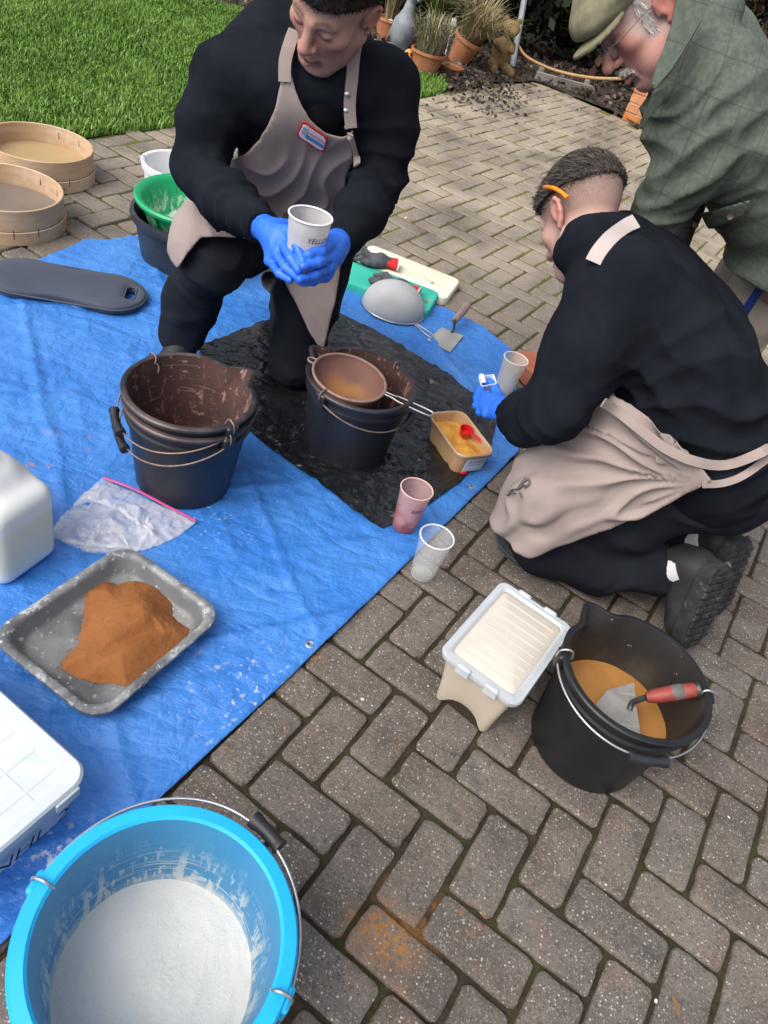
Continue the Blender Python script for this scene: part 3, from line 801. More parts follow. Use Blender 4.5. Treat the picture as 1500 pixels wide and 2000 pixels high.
pot('terracotta pot of pale grass with white stones beside the grey bird ornament', 752, 78, .11, .08, .17,
    lambda t, z: (obj('compost', lathe([(0, z + .01), (.1, z + .004)], 20), m_compost, t), tuft(t, 220, .42, .16, STRAW, 1, z),
                  obj('stone', xf(lathe([(0, .02), (.02, .016), (.03, 0), (.02, -.012), (0, -.014)], 8), trs((.03, -.085, z + .02))), mat('white_stone', (.6, .58, .54), rough=.8), t)))
t1 = pot('wide low terracotta bowl of silvery straw grass in front of the tall pot', 828, 140, .135, .095, .15,
         lambda t, z: (obj('compost', lathe([(0, z + .01), (.12, z + .004)], 20), m_compost, t), tuft(t, 420, .30, .20, STRAW + GREY, 2, z, r0=.09)))
t2 = pot('tall terracotta pot tipped over with dry straw grass spilling out', 890, 126, .125, .085, .22,
         lambda t, z: (obj('compost', lathe([(0, z + .01), (.11, z + .004)], 20), m_compost, t), tuft(t, 520, .36, .30, STRAW, 3, z, r0=.08)), rot=(.12, .28, 0), lift=.02)
pot('small dark red terracotta dish at the foot of the tipped pot', 878, 146, .10, .07, .07, lambda t, z: obj('compost', lathe([(0, z), (.09, z - .002)], 20), m_compost, t), name='plant_dish', cat='dish')
gp = thing('grass_clump', 'tall green grassy plant behind the terracotta bowl', 'plant', at(838, 100, 0))
tuft(gp, 260, .75, .22, [(.05, .10, .02), (.09, .15, .04), (.16, .18, .06)], 5, 0.0, w=.005); obj('root_crown', lathe([(.06, -.02), (.04, .03), (0, .04)], 12), m_compost, gp)
m_white = mat('white_plastic', (.72, .73, .74), (.78, .79, .80), vs=10, rough=.4)
t = thing('plant_label', 'small white plant label standing in the straw grass', 'plant label', at(868, 112, 0) + np.array([0, 0, 0]))
obj('tag', xf(box(.022, .002, .03, .002), trs((0, 0, .27))), m_white, t); obj('spike', xf(box(.005, .0016, .13, .001), trs((0, 0, .12))), m_white, t)
m_stone = mat('grey_stone', (.16, .18, .20), (.25, .28, .31), vs=14, rough=.75, bump=[(60, .4, .004)])
sb = at(778, 100, 0); F_ = Field((-.22, -.2, -.02), (.22, .2, .8), .012)
F_.ell((0, 0, .14), (.10, .13, .14), k=.03); F_.cap((0, -.02, .2), (.02, 0, .40), .06, .035, .05); F_.cap((.02, 0, .40), (-.01, .0, .66), .035, .028, .03)
F_.ell((.05, -.02, .42), (.055, .05, .055), k=.02); F_.cap((.05, -.05, .42), (.09, -.12, .40), .02, .008, .02); F_.bx((0, 0, .01), (.12, .14, .02), k=.02); F_.cap((-.05, .05, .2), (-.13, .12, .06), .05, .015, .03)
t = thing('garden_ornament', 'tall grey stone bird ornament standing among the pots', 'ornament', sb); obj('figure', F_.mesh(), m_stone, t)
m_bear = mat('weathered_bear', (.17, .11, .045), (.25, .165, .065), vs=22, rough=.95, bump=[(90, .8, .006)])
sb = at(968, 138, 0); F_ = Field((-.2, -.2, -.02), (.2, .2, .5), .009)
F_.ell((0, 0, .15), (.085, .075, .13), k=.03); F_.ell((.02, -.02, .34), (.075, .07, .066), k=.02); F_.ell((.02, -.085, .325), (.033, .035, .028), k=.015)
for s in (-1, 1):
    F_.ell((.02 + s * .062, -.0, .40), (.027, .016, .027), k=.01); F_.cap((s * .08, -.01, .22), (s * .05, -.10, .19), .03, .026, .02); F_.cap((s * .06, -.02, .05), (s * .085, -.13, .03), .042, .04, .02)
t = thing('bear_ornament', 'golden brown sitting bear ornament beside the grey pole', 'ornament', sb, rz=.5); obj('figure', F_.mesh(), m_bear, t)
m_black = mat('black_gloss', (.01, .01, .01), rough=.3)
t = thing('owl_ornament', 'small orange round ornament with black marks in front of the terracotta bowl', 'ornament', at(794, 127, 0), rz=.2)
m_orange = mat('orange_glaze', (.75, .27, .05), (.8, .34, .08), vs=10, rough=.35)
obj('figure', lathe([(0, 0), (.032, .005), (.044, .04), (.040, .085), (.022, .11), (0, .118)], 20), m_orange, t)
for s in (-1, 1): obj('eye', xf(lathe([(0, .006), (.010, .004), (.013, -.004)], 12), trs((s * .016, -.036, .085), (math.pi / 2, 0, 0))), m_black, t)
obj('wing', xf(box(.006, .006, .03, .003), trs((.036, -.018, .05), (0, .1, 0))), m_black, t)
# ================================================================== TARP AND SHEET
def tarp_h(x, y):
    x = np.asarray(x, float); y = np.asarray(y, float)
    a = x * .80 + y * .60; b = -x * .60 + y * .80
    w = fbm(np.c_[a * 2.2, b * 9, a * 0], 3, 31, ridge=True); w2 = fbm(np.c_[a * 11, b * 4.5, a * 0], 3, 32, ridge=True); w3 = fbm(np.c_[x * 26, y * 26, x * 0], 3, 33, ridge=True)
    m = .5 + .5 * vnoise(np.c_[x * 1.7, y * 1.7, x * 0 + 3.3], 34)
    fl = 0
    for k_, ph in ((a, .08), (b, .21)):
        q = ((k_ + ph + .012 * vnoise(np.c_[x * 5, y * 5, x * 0 + 9], 35)) / .46) % 1 - .5; fl = fl + .006 * np.exp(-(q * .46 / .013) ** 2)
    w4 = fbm(np.c_[a * 1.1, b * 3.2, a * 0 + 2], 2, 36); h = fl + .005 * np.maximum(w4, 0) + .0045 + .0085 * np.maximum(w - .1, 0) * (.35 + m) + .0055 * np.maximum(w2 - .15, 0) * (1.15 - m) + .0022 * np.maximum(w3, 0)
    return h
m_tarp = mat('blue_tarp', (.028, .165, .54), (.055, .225, .62), vs=3.5, rough=.40, rvar=.10, spec=.6,
             over=[((.16, .34, .66), 3.2, .58, .78, .5), ((.018, .11, .42), (7, 16, 9), .58, .72, .55), ((.42, .20, .10), (22, 22, 22), .60, .68, .75, 'n', ('s', -.80, 1.33, 0, .03, .20, 14, .10)),
                   ((.42, .20, .10), 45, .58, .66, .6, 'n', ('s', .02, 2.45, 0, .02, .13, 14, .10)), ((.38, .23, .17), 24, .66, .72, .6, 'n', ('s', -.95, 1.75, 0, .05, .35, 9, .2)),
                   ((.55, .60, .68), 70, .58, .68, .8, 'n', ('s', -.16, .90, 0, .02, .22, 12, .2)), ((.60, .62, .64), 50, .52, .62, .9, 'n', ('s', -.33, .47, 0, .01, .12, 18, .14)),
                   ((.55, .58, .62), 80, .60, .68, .7, 'n', ('s', -.38, 1.32, 0, .02, .16, 12, .16)), ((.10, .24, .62), (1.3, 260, 1), .60, .72, .35), ((.10, .24, .62), (260, 1.3, 1), .60, .72, .35)],
             bump=[((5, 11, 8), .6, .03, 'c'), ((26, 15, 20), .7, .012, 'c'), ((38, 66, 50), .6, .006, 'c'), (420, .22, .0012, 'k'), (75, .3, .003, 'c')], geo=True)
vt, ft = sheet(TARP, 0.0, .0075)
vt[:, 2] = tarp_h(vt[:, 0], vt[:, 1])
tarp = obj('tarpaulin', (vt, ft), m_tarp); tag(tarp, 'crumpled blue tarpaulin spread over the paving with metal eyelets in its hem', 'tarpaulin')
m_hem = mat('tarp_hem', (.018, .12, .52), (.025, .16, .60), vs=20, rough=.5, bump=[(420, .2, .001, 'k')])
m_eye = mat('eyelet_metal', (.62, .63, .64), (.72, .73, .74), vs=60, rough=.28, metal=.9)
hemV = []
for (px, py) in ((604, 1263), (922, 952)):
    p = at(px, py, .006); o = obj('eyelet', xf(lathe([(.0050, .001), (.0055, .0035), (.0075, .0042), (.0108, .0030), (.0115, 0)], 24), trs((p[0], p[1], float(tarp_h([p[0]], [p[1]])[0]) + .0005))), m_eye, tarp)
    o2 = obj('eyelet_hole', xf(lathe([(.0051, 0), (0, 0)], 18), trs((p[0], p[1], float(tarp_h([p[0]], [p[1]])[0]) + .0012))), m_black, o)
p = at(203, 482, .006); o = obj('maker_tag', xf(box(.018, .008, .0008, .0005), trs((p[0], p[1], .012), (0, 0, .3))), m_white, tarp)
# a hem folded along the long edge
hp = [np.array(q) for q in TARP[13:]] + [np.array(TARP[0])]
hp = [np.array(q) for q in bez([(*q, 0) for q in [TARP[14], TARP[15], TARP[16], TARP[17], TARP[0]]], 60)]
hv, hf = [], []
for i, q in enumerate(hp):
    tdir = nrm(hp[min(i + 1, len(hp) - 1)] - hp[max(i - 1, 0)]); n_ = np.array([-tdir[1], tdir[0], 0])
    for k_, s in enumerate((-.002, .0, .016, .022)):
        c = q + n_ * s; hv.append((c[0], c[1], float(tarp_h([c[0]], [c[1]])[0]) + (.0002, .0026, .0026, .0006)[k_]))
    if i: hf += [(4 * i - 4 + k, 4 * i - 3 + k, 4 * i + 1 + k, 4 * i + k) for k in range(3)]
obj('hem', (np.array(hv), hf), m_tarp, tarp)
BLK = [(-.735, 2.03), (-.60, 2.34), (-.445, 2.575), (-.206, 2.505), (.053, 2.39), (.20, 2.28), (.262, 2.17), (.255, 2.0), (.182, 1.79), (.10, 1.63), (.012, 1.497), (-.05, 1.515), (-.198, 1.585), (-.30, 1.635), (-.42, 1.69), (-.60, 1.83)]
m_sheet = mat('black_polythene', (.008, .009, .011), (.013, .0145, .017), vs=4, rough=.22, rvar=.12, spec=.6,
              over=[((.15, .12, .09), 3.0, .45, .72, .75, 'n', ('y', 2.05, 2.55)), ((.30, .17, .09), 16, .64, .74, .45, 'n', ('y', 2.0, 2.5)), ((.07, .07, .07), 5, .60, .78, .25)],
              bump=[((7, 15, 9), .7, .03, 'c'), ((30, 18, 18), .6, .012, 'c'), (70, .3, .004, 'c')], geo=True)
vb, fb = sheet(BLK, 0.0, .0065)
wr = fbm(np.c_[vb[:, :2] @ np.array([[.8, -.6], [.6, .8]]).T * np.array([10, 17]), vb[:, 0] * 0], 3, 41, ridge=True)
vb[:, 2] = tarp_h(vb[:, 0], vb[:, 1]) + .003 + .011 * np.maximum(wr - .05, 0) + .001 * np.maximum(fbm(vb * 34, 2, 43, ridge=True), 0)
bs = obj('plastic_sheet', (vb, fb), m_sheet); tag(bs, 'crinkled dusty black plastic sheet lying on the blue tarpaulin under the two buckets', 'plastic sheet')

# ================================================================== BUCKETS
def smooth_prof(p): return p
def bail_path(R, axis_a, beta, z0, n=40, rise=1.03, kink=True):
    e1 = np.array([math.cos(axis_a), math.sin(axis_a), 0]); e2 = np.array([-math.sin(axis_a), math.cos(axis_a), 0])
    d = math.cos(beta) * e2 + math.sin(beta) * np.array([0, 0, 1.0]); out = []
    for t in np.linspace(0, math.pi, n): out.append(R * math.cos(t) * e1 + R * rise * math.sin(t) * d + np.array([0, 0, z0]))
    P = np.array(out)
    def hk(p, s): return bez([p + np.array([0, 0, .010]) - e1 * s * .025 + e2 * .004, p + np.array([0, 0, .024]) - e1 * s * .023, p + np.array([0, 0, .031]) - e1 * s * .013, p + np.array([0, 0, .024]) + e1 * s * .002, p + np.array([0, 0, .006]) + e1 * s * .004], 20)
    hook0 = hk(P[0], 1); hook1 = hk(P[-1], -1)[::-1]
    return np.vstack([hook0, P, hook1]), P
def bucket(label, loc, r0, r1, h, mb, mi, m_wire, m_grip, axis_a, beta, spout=None, group=None, rim=.007, grip_t=.5, grip_l=.10, name='bucket', rz=0, tilt=None, ribs=0, wire=.0022, rise=1.03, lipz=0.0, grip=True, fr=None):
    t = thing(name, label, 'bucket', loc, rz, group, rot=tilt)
    def dfm(Vv):
        Vv = Vv.copy()
        if spout is not None:
            a = np.arctan2(Vv[:, 1], Vv[:, 0]); da = (a - spout + np.pi) % (2 * np.pi) - np.pi; rr = np.hypot(Vv[:, 0], Vv[:, 1])
            g_ = np.exp(-(da / .17) ** 2) * sstep(h - .075, h, Vv[:, 2]); g2 = np.exp(-((np.abs(da) - .36) / .12) ** 2) * sstep(h - .06, h, Vv[:, 2])
            s_ = 1 + (g_ * .030 - g2 * .006) / np.maximum(rr, .02); Vv[:, 0] *= s_; Vv[:, 1] *= s_; Vv[:, 2] += g_ * .004
        if ribs:
            a = np.arctan2(Vv[:, 1], Vv[:, 0]); rr = np.hypot(Vv[:, 0], Vv[:, 1]); q = np.maximum(0, np.cos(a * ribs)) ** 40 * .0012 * (Vv[:, 2] < h - .05); Vv[:, 0] += q * np.cos(a); Vv[:, 1] += q * np.sin(a)
        return Vv
    zz = np.linspace(.012, h - .052, 8); rr = r0 + .002 + (r1 - .008 - r0 - .002) * (zz - .012) / (h - .064)
    outer = [(0, .003), (r0 - .008, .003), (r0 - .006, 0), (r0, .0), (r0 + .002, .004)] + list(zip(rr, zz)) + [(r1 - .007, h - .046), (r1 + .001, h - .044), (r1 + .002, h - .036), (r1 - .004, h - .033), (r1 - .003, h - .012),
             (r1 + rim, h - .010), (r1 + rim + .001, h - .003), (r1 + rim - .002, h + lipz * .5), (r1 - .002, h + .001 + lipz), (r1 - .006, h - .001)]
    N_ = 96 if ribs else 72
    zi = np.linspace(h - .02, .012, 9); ri = r0 - .004 + (r1 - .009 - r0 + .004) * (zi - .012) / (h - .032)
    obj('body', lathe(outer, N_, cap0=False, deform=dfm), mb, t, autos=35)
    obj('inner_wall', lathe([(r1 - .0055, h - .0015)] + list(zip(ri, zi)) + [(r0 - .012, .007), (0, .006)], N_, deform=dfm), mi, t)
    path, P = bail_path(r1 + rim + .004, axis_a, beta, h - .022, rise=rise)
    bl = obj('bail', tube(path, wire, 8), m_wire, t)
    for s in (1, -1):
        e = np.array([math.cos(axis_a), math.sin(axis_a), 0]) * s * (r1 + rim + .001)
        obj('ear', xf(box(.009, .016, .020, .004), trs((e[0] * .985, e[1] * .985, h - .022), (0, 0, axis_a))), mb, t)
    if grip:
        n = len(P); i0 = max(0, int(n * grip_t) - 1); L_ = np.cumsum(np.r_[0, np.linalg.norm(np.diff(P, axis=0), axis=1)])
        m_ = [i for i in range(n) if abs(L_[i] - L_[i0]) <= grip_l / 2]
        q = P[m_[0]:m_[-1] + 1]; q = bez(np.linspace(q[0], q[-1], 4) * .25 + np.array([q[int(k)] for k in np.linspace(0, len(q) - 1, 4)]) * .75, 14); q = q + nrm(q.mean(0) * np.array([1, 1, 0])) * .006
        rg = np.full(len(q), .0105); rg[[0, 1, -1, -2]] = .0125
        obj('grip', tube(q, rg, 12), m_grip, bl)
    return t
m_bblack = mat('black_bucket_plastic', (.012, .014, .019), (.020, .022, .028), vs=9, rough=.38, rvar=.1, spec=.5,
               over=[((.12, .10, .095), 26, .64, .76, .5), ((.17, .12, .105), (40, 40, 6), .66, .74, .35), ((.24, .20, .19), 130, .70, .76, .6), ((.15, .11, .10), 8, .40, .70, .7, 'n', ('z', .225, .252))], bump=[(30, .12, .003)])
m_bin = mat('bucket_inside_red_dust', (.085, .040, .035), (.045, .026, .025), vs=7, rough=.85,
            over=[((.36, .19, .155), (42, 42, 12), .58, .66, .75, 'n', ('z', .02, .1)), ((.40, .22, .18), (9, 9, 170), .60, .67, .65), ((.40, .24, .20), 60, .60, .67, .7), ((.055, .036, .034), 6, .55, .75, .6), ((.27, .115, .095), 8, .25, .6, .9, 'n', ('z', .12, .01))], bump=[(60, .3, .002)])
m_wire_r = mat('rusty_wire', (.20, .13, .10), (.30, .22, .19), vs=60, rough=.55, metal=.5)
m_wire = mat('wire', (.42, .43, .44), (.55, .56, .57), vs=40, rough=.35, metal=.85)
m_grip = mat('grip_plastic', (.012, .013, .016), (.022, .023, .028), vs=30, rough=.5)
GB = 'black mixing buckets'
c1 = np.array([-.530, 1.442])
A1 = math.atan2(-.16, .27)
bucket('lower black bucket of the nested pair, only its side and wire handle showing', (c1[0] + .004, c1[1] - .004, .006), .118, .151, .255, m_bblack, m_bin, m_wire_r, m_grip, A1 + math.pi - .05, -.46, spout=1.0, group=GB, ribs=0, grip_t=.43, rise=1.10)
bucket('upper black bucket of the nested pair, empty and stained red brown inside', (c1[0], c1[1], .032), .118, .151, .255, m_bblack, m_bin, m_wire_r, m_grip, A1 + math.pi, -.36, spout=1.0, group=GB, grip_t=.40, rise=1.10)
c2 = np.array([-.176, 1.795])
bucket('black bucket on the plastic sheet with a large red brown sieve resting in it', (*c2, .010), .122, .150, .240, m_bblack, m_bin, m_wire_r, m_grip, 1.05 + math.pi, -.30, spout=2.75, group=GB, ribs=14, grip_t=.62)
m_bin3 = mat('bucket_inside_black', (.018, .018, .019), (.035, .031, .028), vs=6, rough=.5, over=[((.32, .31, .30), 55, .68, .74, .8), ((.09, .075, .06), 5, .5, .7, .5), ((.32, .31, .30), (30, 30, 6), .68, .73, .5)], bump=[(40, .2, .002)])
m_bblack3 = mat('black_bucket_clean', (.010, .011, .013), (.016, .017, .019), vs=9, rough=.42, spec=.45, over=[((.2, .2, .2), 150, .72, .76, .7), ((.13, .13, .13), 30, .66, .74, .5, 'n', ('z', .2, .25))])
c3 = np.array([.588, 1.052])
bucket('black bucket on the paving with wet brown slurry and a red handled trowel inside', (*c3, .002), .124, .151, .262, m_bblack3, m_bin3, m_wire, m_grip, .06 + math.pi, -.10, spout=2.2, group=GB, grip_t=.55, grip_l=.085, wire=.0026)
m_blue = mat('blue_bucket_plastic', (.010, .36, .76), (.015, .42, .82), vs=7, rough=.36, over=[((.30, .58, .80), 18, .62, .76, .5), ((.5, .66, .76), 110, .68, .74, .5)], sss=0)
m_bluein = mat('blue_bucket_inside', (.030, .21, .42), (.055, .25, .43), vs=6, rough=.55,
               over=[((.18, .30, .36), (4, 4, 18), .5, .72, .5), ((.52, .56, .55), (60, 60, 9), .545, .60, .8, 'n', ('z', .25, .15)), ((.55, .58, .56), (8, 8, 170), .55, .62, .7, 'n', ('z', .27, .16)), ((.50, .55, .55), (120, 120, 30), .58, .63, .7, 'n', ('z', .28, .16)), ((.60, .62, .58), (34, 34, 30), .59, .63, .7, 'n', ('z', .27, .12)), ((.62, .61, .56), 8, .2, .6, .85, 'n', ('z', .165, .125))], bump=[(40, .2, .002)])
cb = np.array([-.094, .322])
A4 = math.atan2(at(550, 1945, .3)[1] - at(80, 1725, .3)[1], at(550, 1945, .3)[0] - at(80, 1725, .3)[0])
bucket('bright blue bucket of white lime powder at the front', (*cb, .002), .125, .157, .300, m_blue, m_bluein, m_wire, m_grip, A4, .06, group=None, rim=.016, grip_t=.40, grip_l=.085, wire=.0024, rise=1.07, lipz=.002)
def powder_disc(r, z0, amp, seed, n=90, m=40, dome=0.0):
    t = np.linspace(0, 2 * np.pi, n, endpoint=False); Vs = [np.array([[0, 0, z0 + dome]])]
    for k in range(1, m + 1):
        q = r * k / m; Vs.append(np.c_[q * np.cos(t), q * np.sin(t), np.full(n, z0 + dome * (1 - (k / m) ** 2))])
    Vv = np.vstack(Vs); Vv[:, 2] += amp * fbm(Vv * 22, 4, seed) + amp * .3 * vnoise(Vv * 260, seed + 3); F = [(0, 1 + j, 1 + (j + 1) % n) for j in range(n)]
    for k in range(m - 1):
        a = 1 + k * n
        for j in range(n): F.append((a + j, a + n + j, a + n + (j + 1) % n, a + (j + 1) % n))
    return Vv, F
m_lime = mat('lime_powder', (.61, .60, .565), (.67, .66, .625), vs=9, rough=1.0, spec=.1, over=[((.50, .48, .44), 260, .56, .7, .5), ((.56, .54, .48), 5, .55, .75, .5)], bump=[(330, .5, .0022), (900, .4, .0008)])
t = obj('lime_powder', powder_disc(.1342, 0, .003, 51), m_lime); t.location = (*cb, .138); tag(t, 'pale white lime powder filling the bright blue bucket', 'powder')
m_slurry = mat('wet_slurry', (.36, .165, .045), (.42, .20, .06), vs=14, rough=.62, spec=.3, bump=[(40, .2, .002)])
t = obj('slurry', powder_disc(.1325, 0, .0015, 52), m_slurry); t.location = (*c3, .125); tag(t, 'smooth orange brown slurry in the bottom of the black bucket', 'slurry')

# ================================================================== SIEVES
m_mesh_r = mat('sieve_mesh_red', (.20, .098, .080), (.26, .135, .112), vs=8, rough=.8, over=[((.42, .20, .06), 12, .35, .65, .9, 'n', ('z', -.035, -.062)), ((.36, .24, .21), 700, .62, .72, .5)], bump=[(900, .5, .0008, 'v')])
m_rim_r = mat('sieve_rim_red', (.30, .19, .16), (.38, .25, .21), vs=30, rough=.6, metal=.2)
def wire_sieve(label, loc, R, depth, m_mesh, m_rim, rz, tilt, handle, hook, name='sieve', flip=False):
    t = thing(name, label, 'sieve', loc, rot=tilt)
    prof = [(0, -depth)] + [(R * math.sin(a) ** .92, -depth * math.cos(a)) for a in np.linspace(.12, math.pi / 2, 14)]
    inner = [(max(r - .002, 0), z + .002) for r, z in prof][::-1]
    obj('mesh_bowl', lathe(prof + inner, 56), m_mesh, t)
    a = np.linspace(0, 2 * np.pi, 60, endpoint=False); obj('rim', tube(np.c_[R * np.cos(a), R * np.sin(a), 0 * a], .0042, 8, closed=True), m_rim, t)
    c, s = math.cos(rz), math.sin(rz); e = np.array([c, s, 0]); n_ = np.array([-s, c, 0]); up = np.array([0, 0, 1.0])
    p = [e * (R + .002) + n_ * .006, e * (R + .03) + n_ * .007, e * (R + .05) + n_ * .012, e * (R + handle) + n_ * .012, e * (R + handle + .012), e * (R + handle) - n_ * .012, e * (R + .05) - n_ * .012, e * (R + .03) - n_ * .007, e * (R + .002) - n_ * .006]
    obj('handle', tube(bez(p, 48), .0026, 8), m_wire if handle > .1 else m_rim, t)
    if hook:
        p = [-e * R + n_ * .012, -e * (R + .016) + n_ * .010, -e * (R + .022), -e * (R + .016) - n_ * .010, -e * R - n_ * .012]
        obj('hook', tube(bez(p, 20), .0028, 8), m_rim, t)
    return t
sc = at(683, 738, .252)
hd = at(862, 830, .215) - sc; hz = math.atan2(hd[1], hd[0])
wire_sieve('red brown wire sieve with a looped handle resting across the black bucket', (sc[0], sc[1], .254), .103, .068, m_mesh_r, m_rim_r, hz, (.03, .07, 0), .135, True)
m_mesh_g = mat('sieve_mesh_grey', (.36, .37, .38), (.45, .46, .47), vs=8, rough=.8, metal=.0, bump=[(700, .5, .0008, 'v')])
cg = np.array([-.222, 2.735]); hd = at(855, 668, .01) - np.array([cg[0], cg[1], 0]); hz = math.atan2(hd[1], hd[0])
wire_sieve('grey wire sieve lying upside down on the tarpaulin beside the foam pads', (cg[0], cg[1], .014), .124, .098, m_mesh_g, m_wire, -hz, (math.pi, 0, 0), .09, True)
m_wood = mat('sieve_wood', (.46, .31, .19), (.56, .40, .26), vs=5, stretch=(1, 1, 7), rough=.65, over=[((.62, .55, .47), 7, .56, .72, .5), ((.33, .20, .12), 11, .62, .76, .5), ((.28, .18, .12), (3, 3, 70), .62, .72, .35)], bump=[((20, 20, 120), .2, .001)])
m_wmesh = mat('wood_sieve_mesh', (.36, .25, .12), (.42, .30, .16), vs=4, rough=.7, bump=[(600, .3, .0006, 'v')])
m_wmesh2 = mat('wood_sieve_mesh_dark', (.16, .125, .10), (.21, .17, .14), vs=4, rough=.8, bump=[(600, .3, .0006, 'v')])
m_ink = mat('ink', (.02, .02, .025), rough=.7)
def drum_sieve(label, c, R, h, mm, marks):
    t = thing('wooden_sieve', label, 'sieve', (c[0], c[1], .0), group='round wooden sieves')
    obj('upper_hoop', lathe([(R, .048), (R, h), (R - .004, h + .002), (R - .009, h), (R - .009, .044), (R - .004, .044)], 80), m_wood, t, autos=35)
    obj('lower_hoop', lathe([(R + .006, .0), (R + .006, .044), (R + .003, .047), (R - .001, .045), (R - .004, .03), (R - .004, .0)], 80), m_wood, t, autos=35)
    obj('mesh', lathe([(R - .0085, .046), (R * .5, .0445), (0, .044)], 60), mm, t)
    for a in marks:
        cs, sn = math.cos(a), math.sin(a)
        obj('staple', xf(box(.0008, .0012, .017, .0004), trs(((R + .0065) * cs, (R + .0065) * sn, .04), (0, .06, a))), m_ink, t)
        obj('staple', xf(box(.0008, .0012, .012, .0004), trs(((R - .0095) * cs, (R - .0095) * sn, h - .03), (0, .1, a))), m_ink, t)
    return t
s1 = at(157, 311, .118); R1 = .205
t = drum_sieve('large round wooden sieve with pale yellow mesh, marked 0.57mm, next to the lawn', (s1[0] - .193, s1[1] + .03), R1, .118, m_wmesh, [-.5, -.95, -1.35, -1.75, -2.2, 1.2, 1.7])
tv, tf = text_vf('0.57mm', .030)
ta = -.83 - (tv[:, 0] - tv[:, 0].max() * .5) / -R1
obj('lettering', (np.c_[(R1 + .0066) * np.cos(ta), (R1 + .0066) * np.sin(ta), tv[:, 1] + .010], tf), m_ink, t, smooth=False)
s2 = at(89, 404, .118)
drum_sieve('wooden sieve with dark brown mesh nearest the blue grey kneeling pad', (s2[0] - .19, s2[1] + .04), R1, .118, m_wmesh2, [-.45, -.85, -1.25, -1.7, .9, 1.4])

# ================================================================== TUB, BASIN, BOWL
m_tub = mat('black_tub', (.018, .021, .030), (.030, .034, .046), vs=9, rough=.45, over=[((.16, .17, .19), (30, 30, 8), .60, .72, .4), ((.2, .2, .2), 90, .70, .76, .5)])
tc = np.array([-1.005, 2.585])
t = thing('tub', 'black round tub standing on the corner of the tarpaulin with a green basin in it', 'tub', (*tc, .004))
R = .205
obj('body', lathe([(0, .002), (R - .045, 0), (R - .035, .008), (R - .012, .13), (R - .010, .142), (R + .004, .145), (R + .008, .16), (R + .006, .172), (R - .006, .174), (R - .012, .165), (R - .020, .12), (R - .045, .012), (0, .010)], 72), m_tub, t, autos=40)
m_green = mat('green_basin', (.006, .30, .11), (.010, .36, .14), vs=7, rough=.38, over=[((.35, .45, .36), (30, 30, 20), .585, .66, .6, 'n', ('z', .13, .05)), ((.55, .56, .48), (14, 14, 60), .60, .66, .7, 'n', ('z', .12, .03)), ((.60, .62, .56), 20, .46, .56, .9, 'n', ('z', .075, .02)), ((.60, .62, .56), (60, 60, 20), .52, .6, .8, 'n', ('z', .10, .04))])
t = thing('basin', 'bright green plastic basin dusted white inside, sitting in the black tub', 'basin', (tc[0] + .005, tc[1] - .002, .115), rot=(.05, -.02, 0))
R = .182
obj('bowl', lathe([(0, 0), (R - .06, 0), (R - .045, .01), (R - .012, .105), (R - .008, .112), (R + .016, .114), (R + .018, .124), (R + .012, .130), (R - .002, .127), (R - .014, .115), (R - .05, .016), (R - .07, .008), (0, .008)], 72), m_green, t, autos=40)
for k in range(16):
    a = 2 * math.pi * k / 16; obj('rib', xf(box(.008, .0018, .045, .001), trs(((R - .0265) * math.cos(a), (R - .0265) * math.sin(a), .060), (0, .335, a))), m_green, t)
wb = at(283, 303, .235); t = thing('white_bucket', 'white round bucket standing behind the green basin', 'bucket', (wb[0] + .135, wb[1] + .02, .0))
obj('body', lathe([(0, .002), (.105, 0), (.11, .006), (.135, .21), (.143, .212), (.146, .235), (.140, .238), (.132, .234), (.128, .2), (.106, .01), (0, .008)], 56), m_white, t, autos=40)
obj('bail', tube(bail_path(.15, .5, .1, .218)[0], .002, 6), m_wire, t)

# ================================================================== KNEELING PADS
def plate_hole(outer, inner, z0, z1, bev=.006):
    n = len(outer)
    def sc(P, k):
        c = P.mean(0); d = P - c; l = np.linalg.norm(d, axis=1)[:, None]; return c + d * (1 - k / l)
    def r(P, z): return np.c_[P, np.full(len(P), z)]
    R_ = [r(inner, z0), r(outer, z0) * np.array([1, 1, 1]), r(outer, z0 + bev * .5), r(outer, z1 - bev), r(sc(outer, bev * .35), z1 - bev * .3), r(sc(outer, bev), z1), r(sc(inner, -bev * .7), z1), r(inner, z1 - bev * .6), r(inner, z0)]
    return loft(R_, False, False)
m_gpad = mat('green_foam', (.03, .40, .30), (.045, .47, .36), vs=7, rough=.85, over=[((.30, .30, .22), 9, .62, .76, .5)], bump=[(260, .3, .001)])
m_cpad = mat('cream_foam', (.72, .70, .52), (.78, .76, .60), vs=6, rough=.9, over=[((.55, .5, .36), 10, .66, .8, .4)], bump=[(260, .3, .001)])
def foam_pad(label, c, hx, hy, rz, z, m, hole):
    t = thing('foam_pad', label, 'kneeling pad', (*c, z), rz, group='foam kneeling pads')
    o = rrect(hx, hy, .03, 8); i = rrect(.034, .017, .006, 8); d = np.array(hole)
    obj('pad', plate_hole(o, i + d, 0, .034), m, t, autos=50); return t
CP = foam_pad('cream foam kneeling pad behind the green one, with a slot handle at its right end', (-.232, 3.055), .213, .115, -.13, .0, m_cpad, (.150, -.012))
GP = foam_pad('green foam kneeling pad on the tarpaulin with work gloves lying on it', (-.282, 2.855), .205, .104, -.075, .006, m_gpad, (.150, -.022))
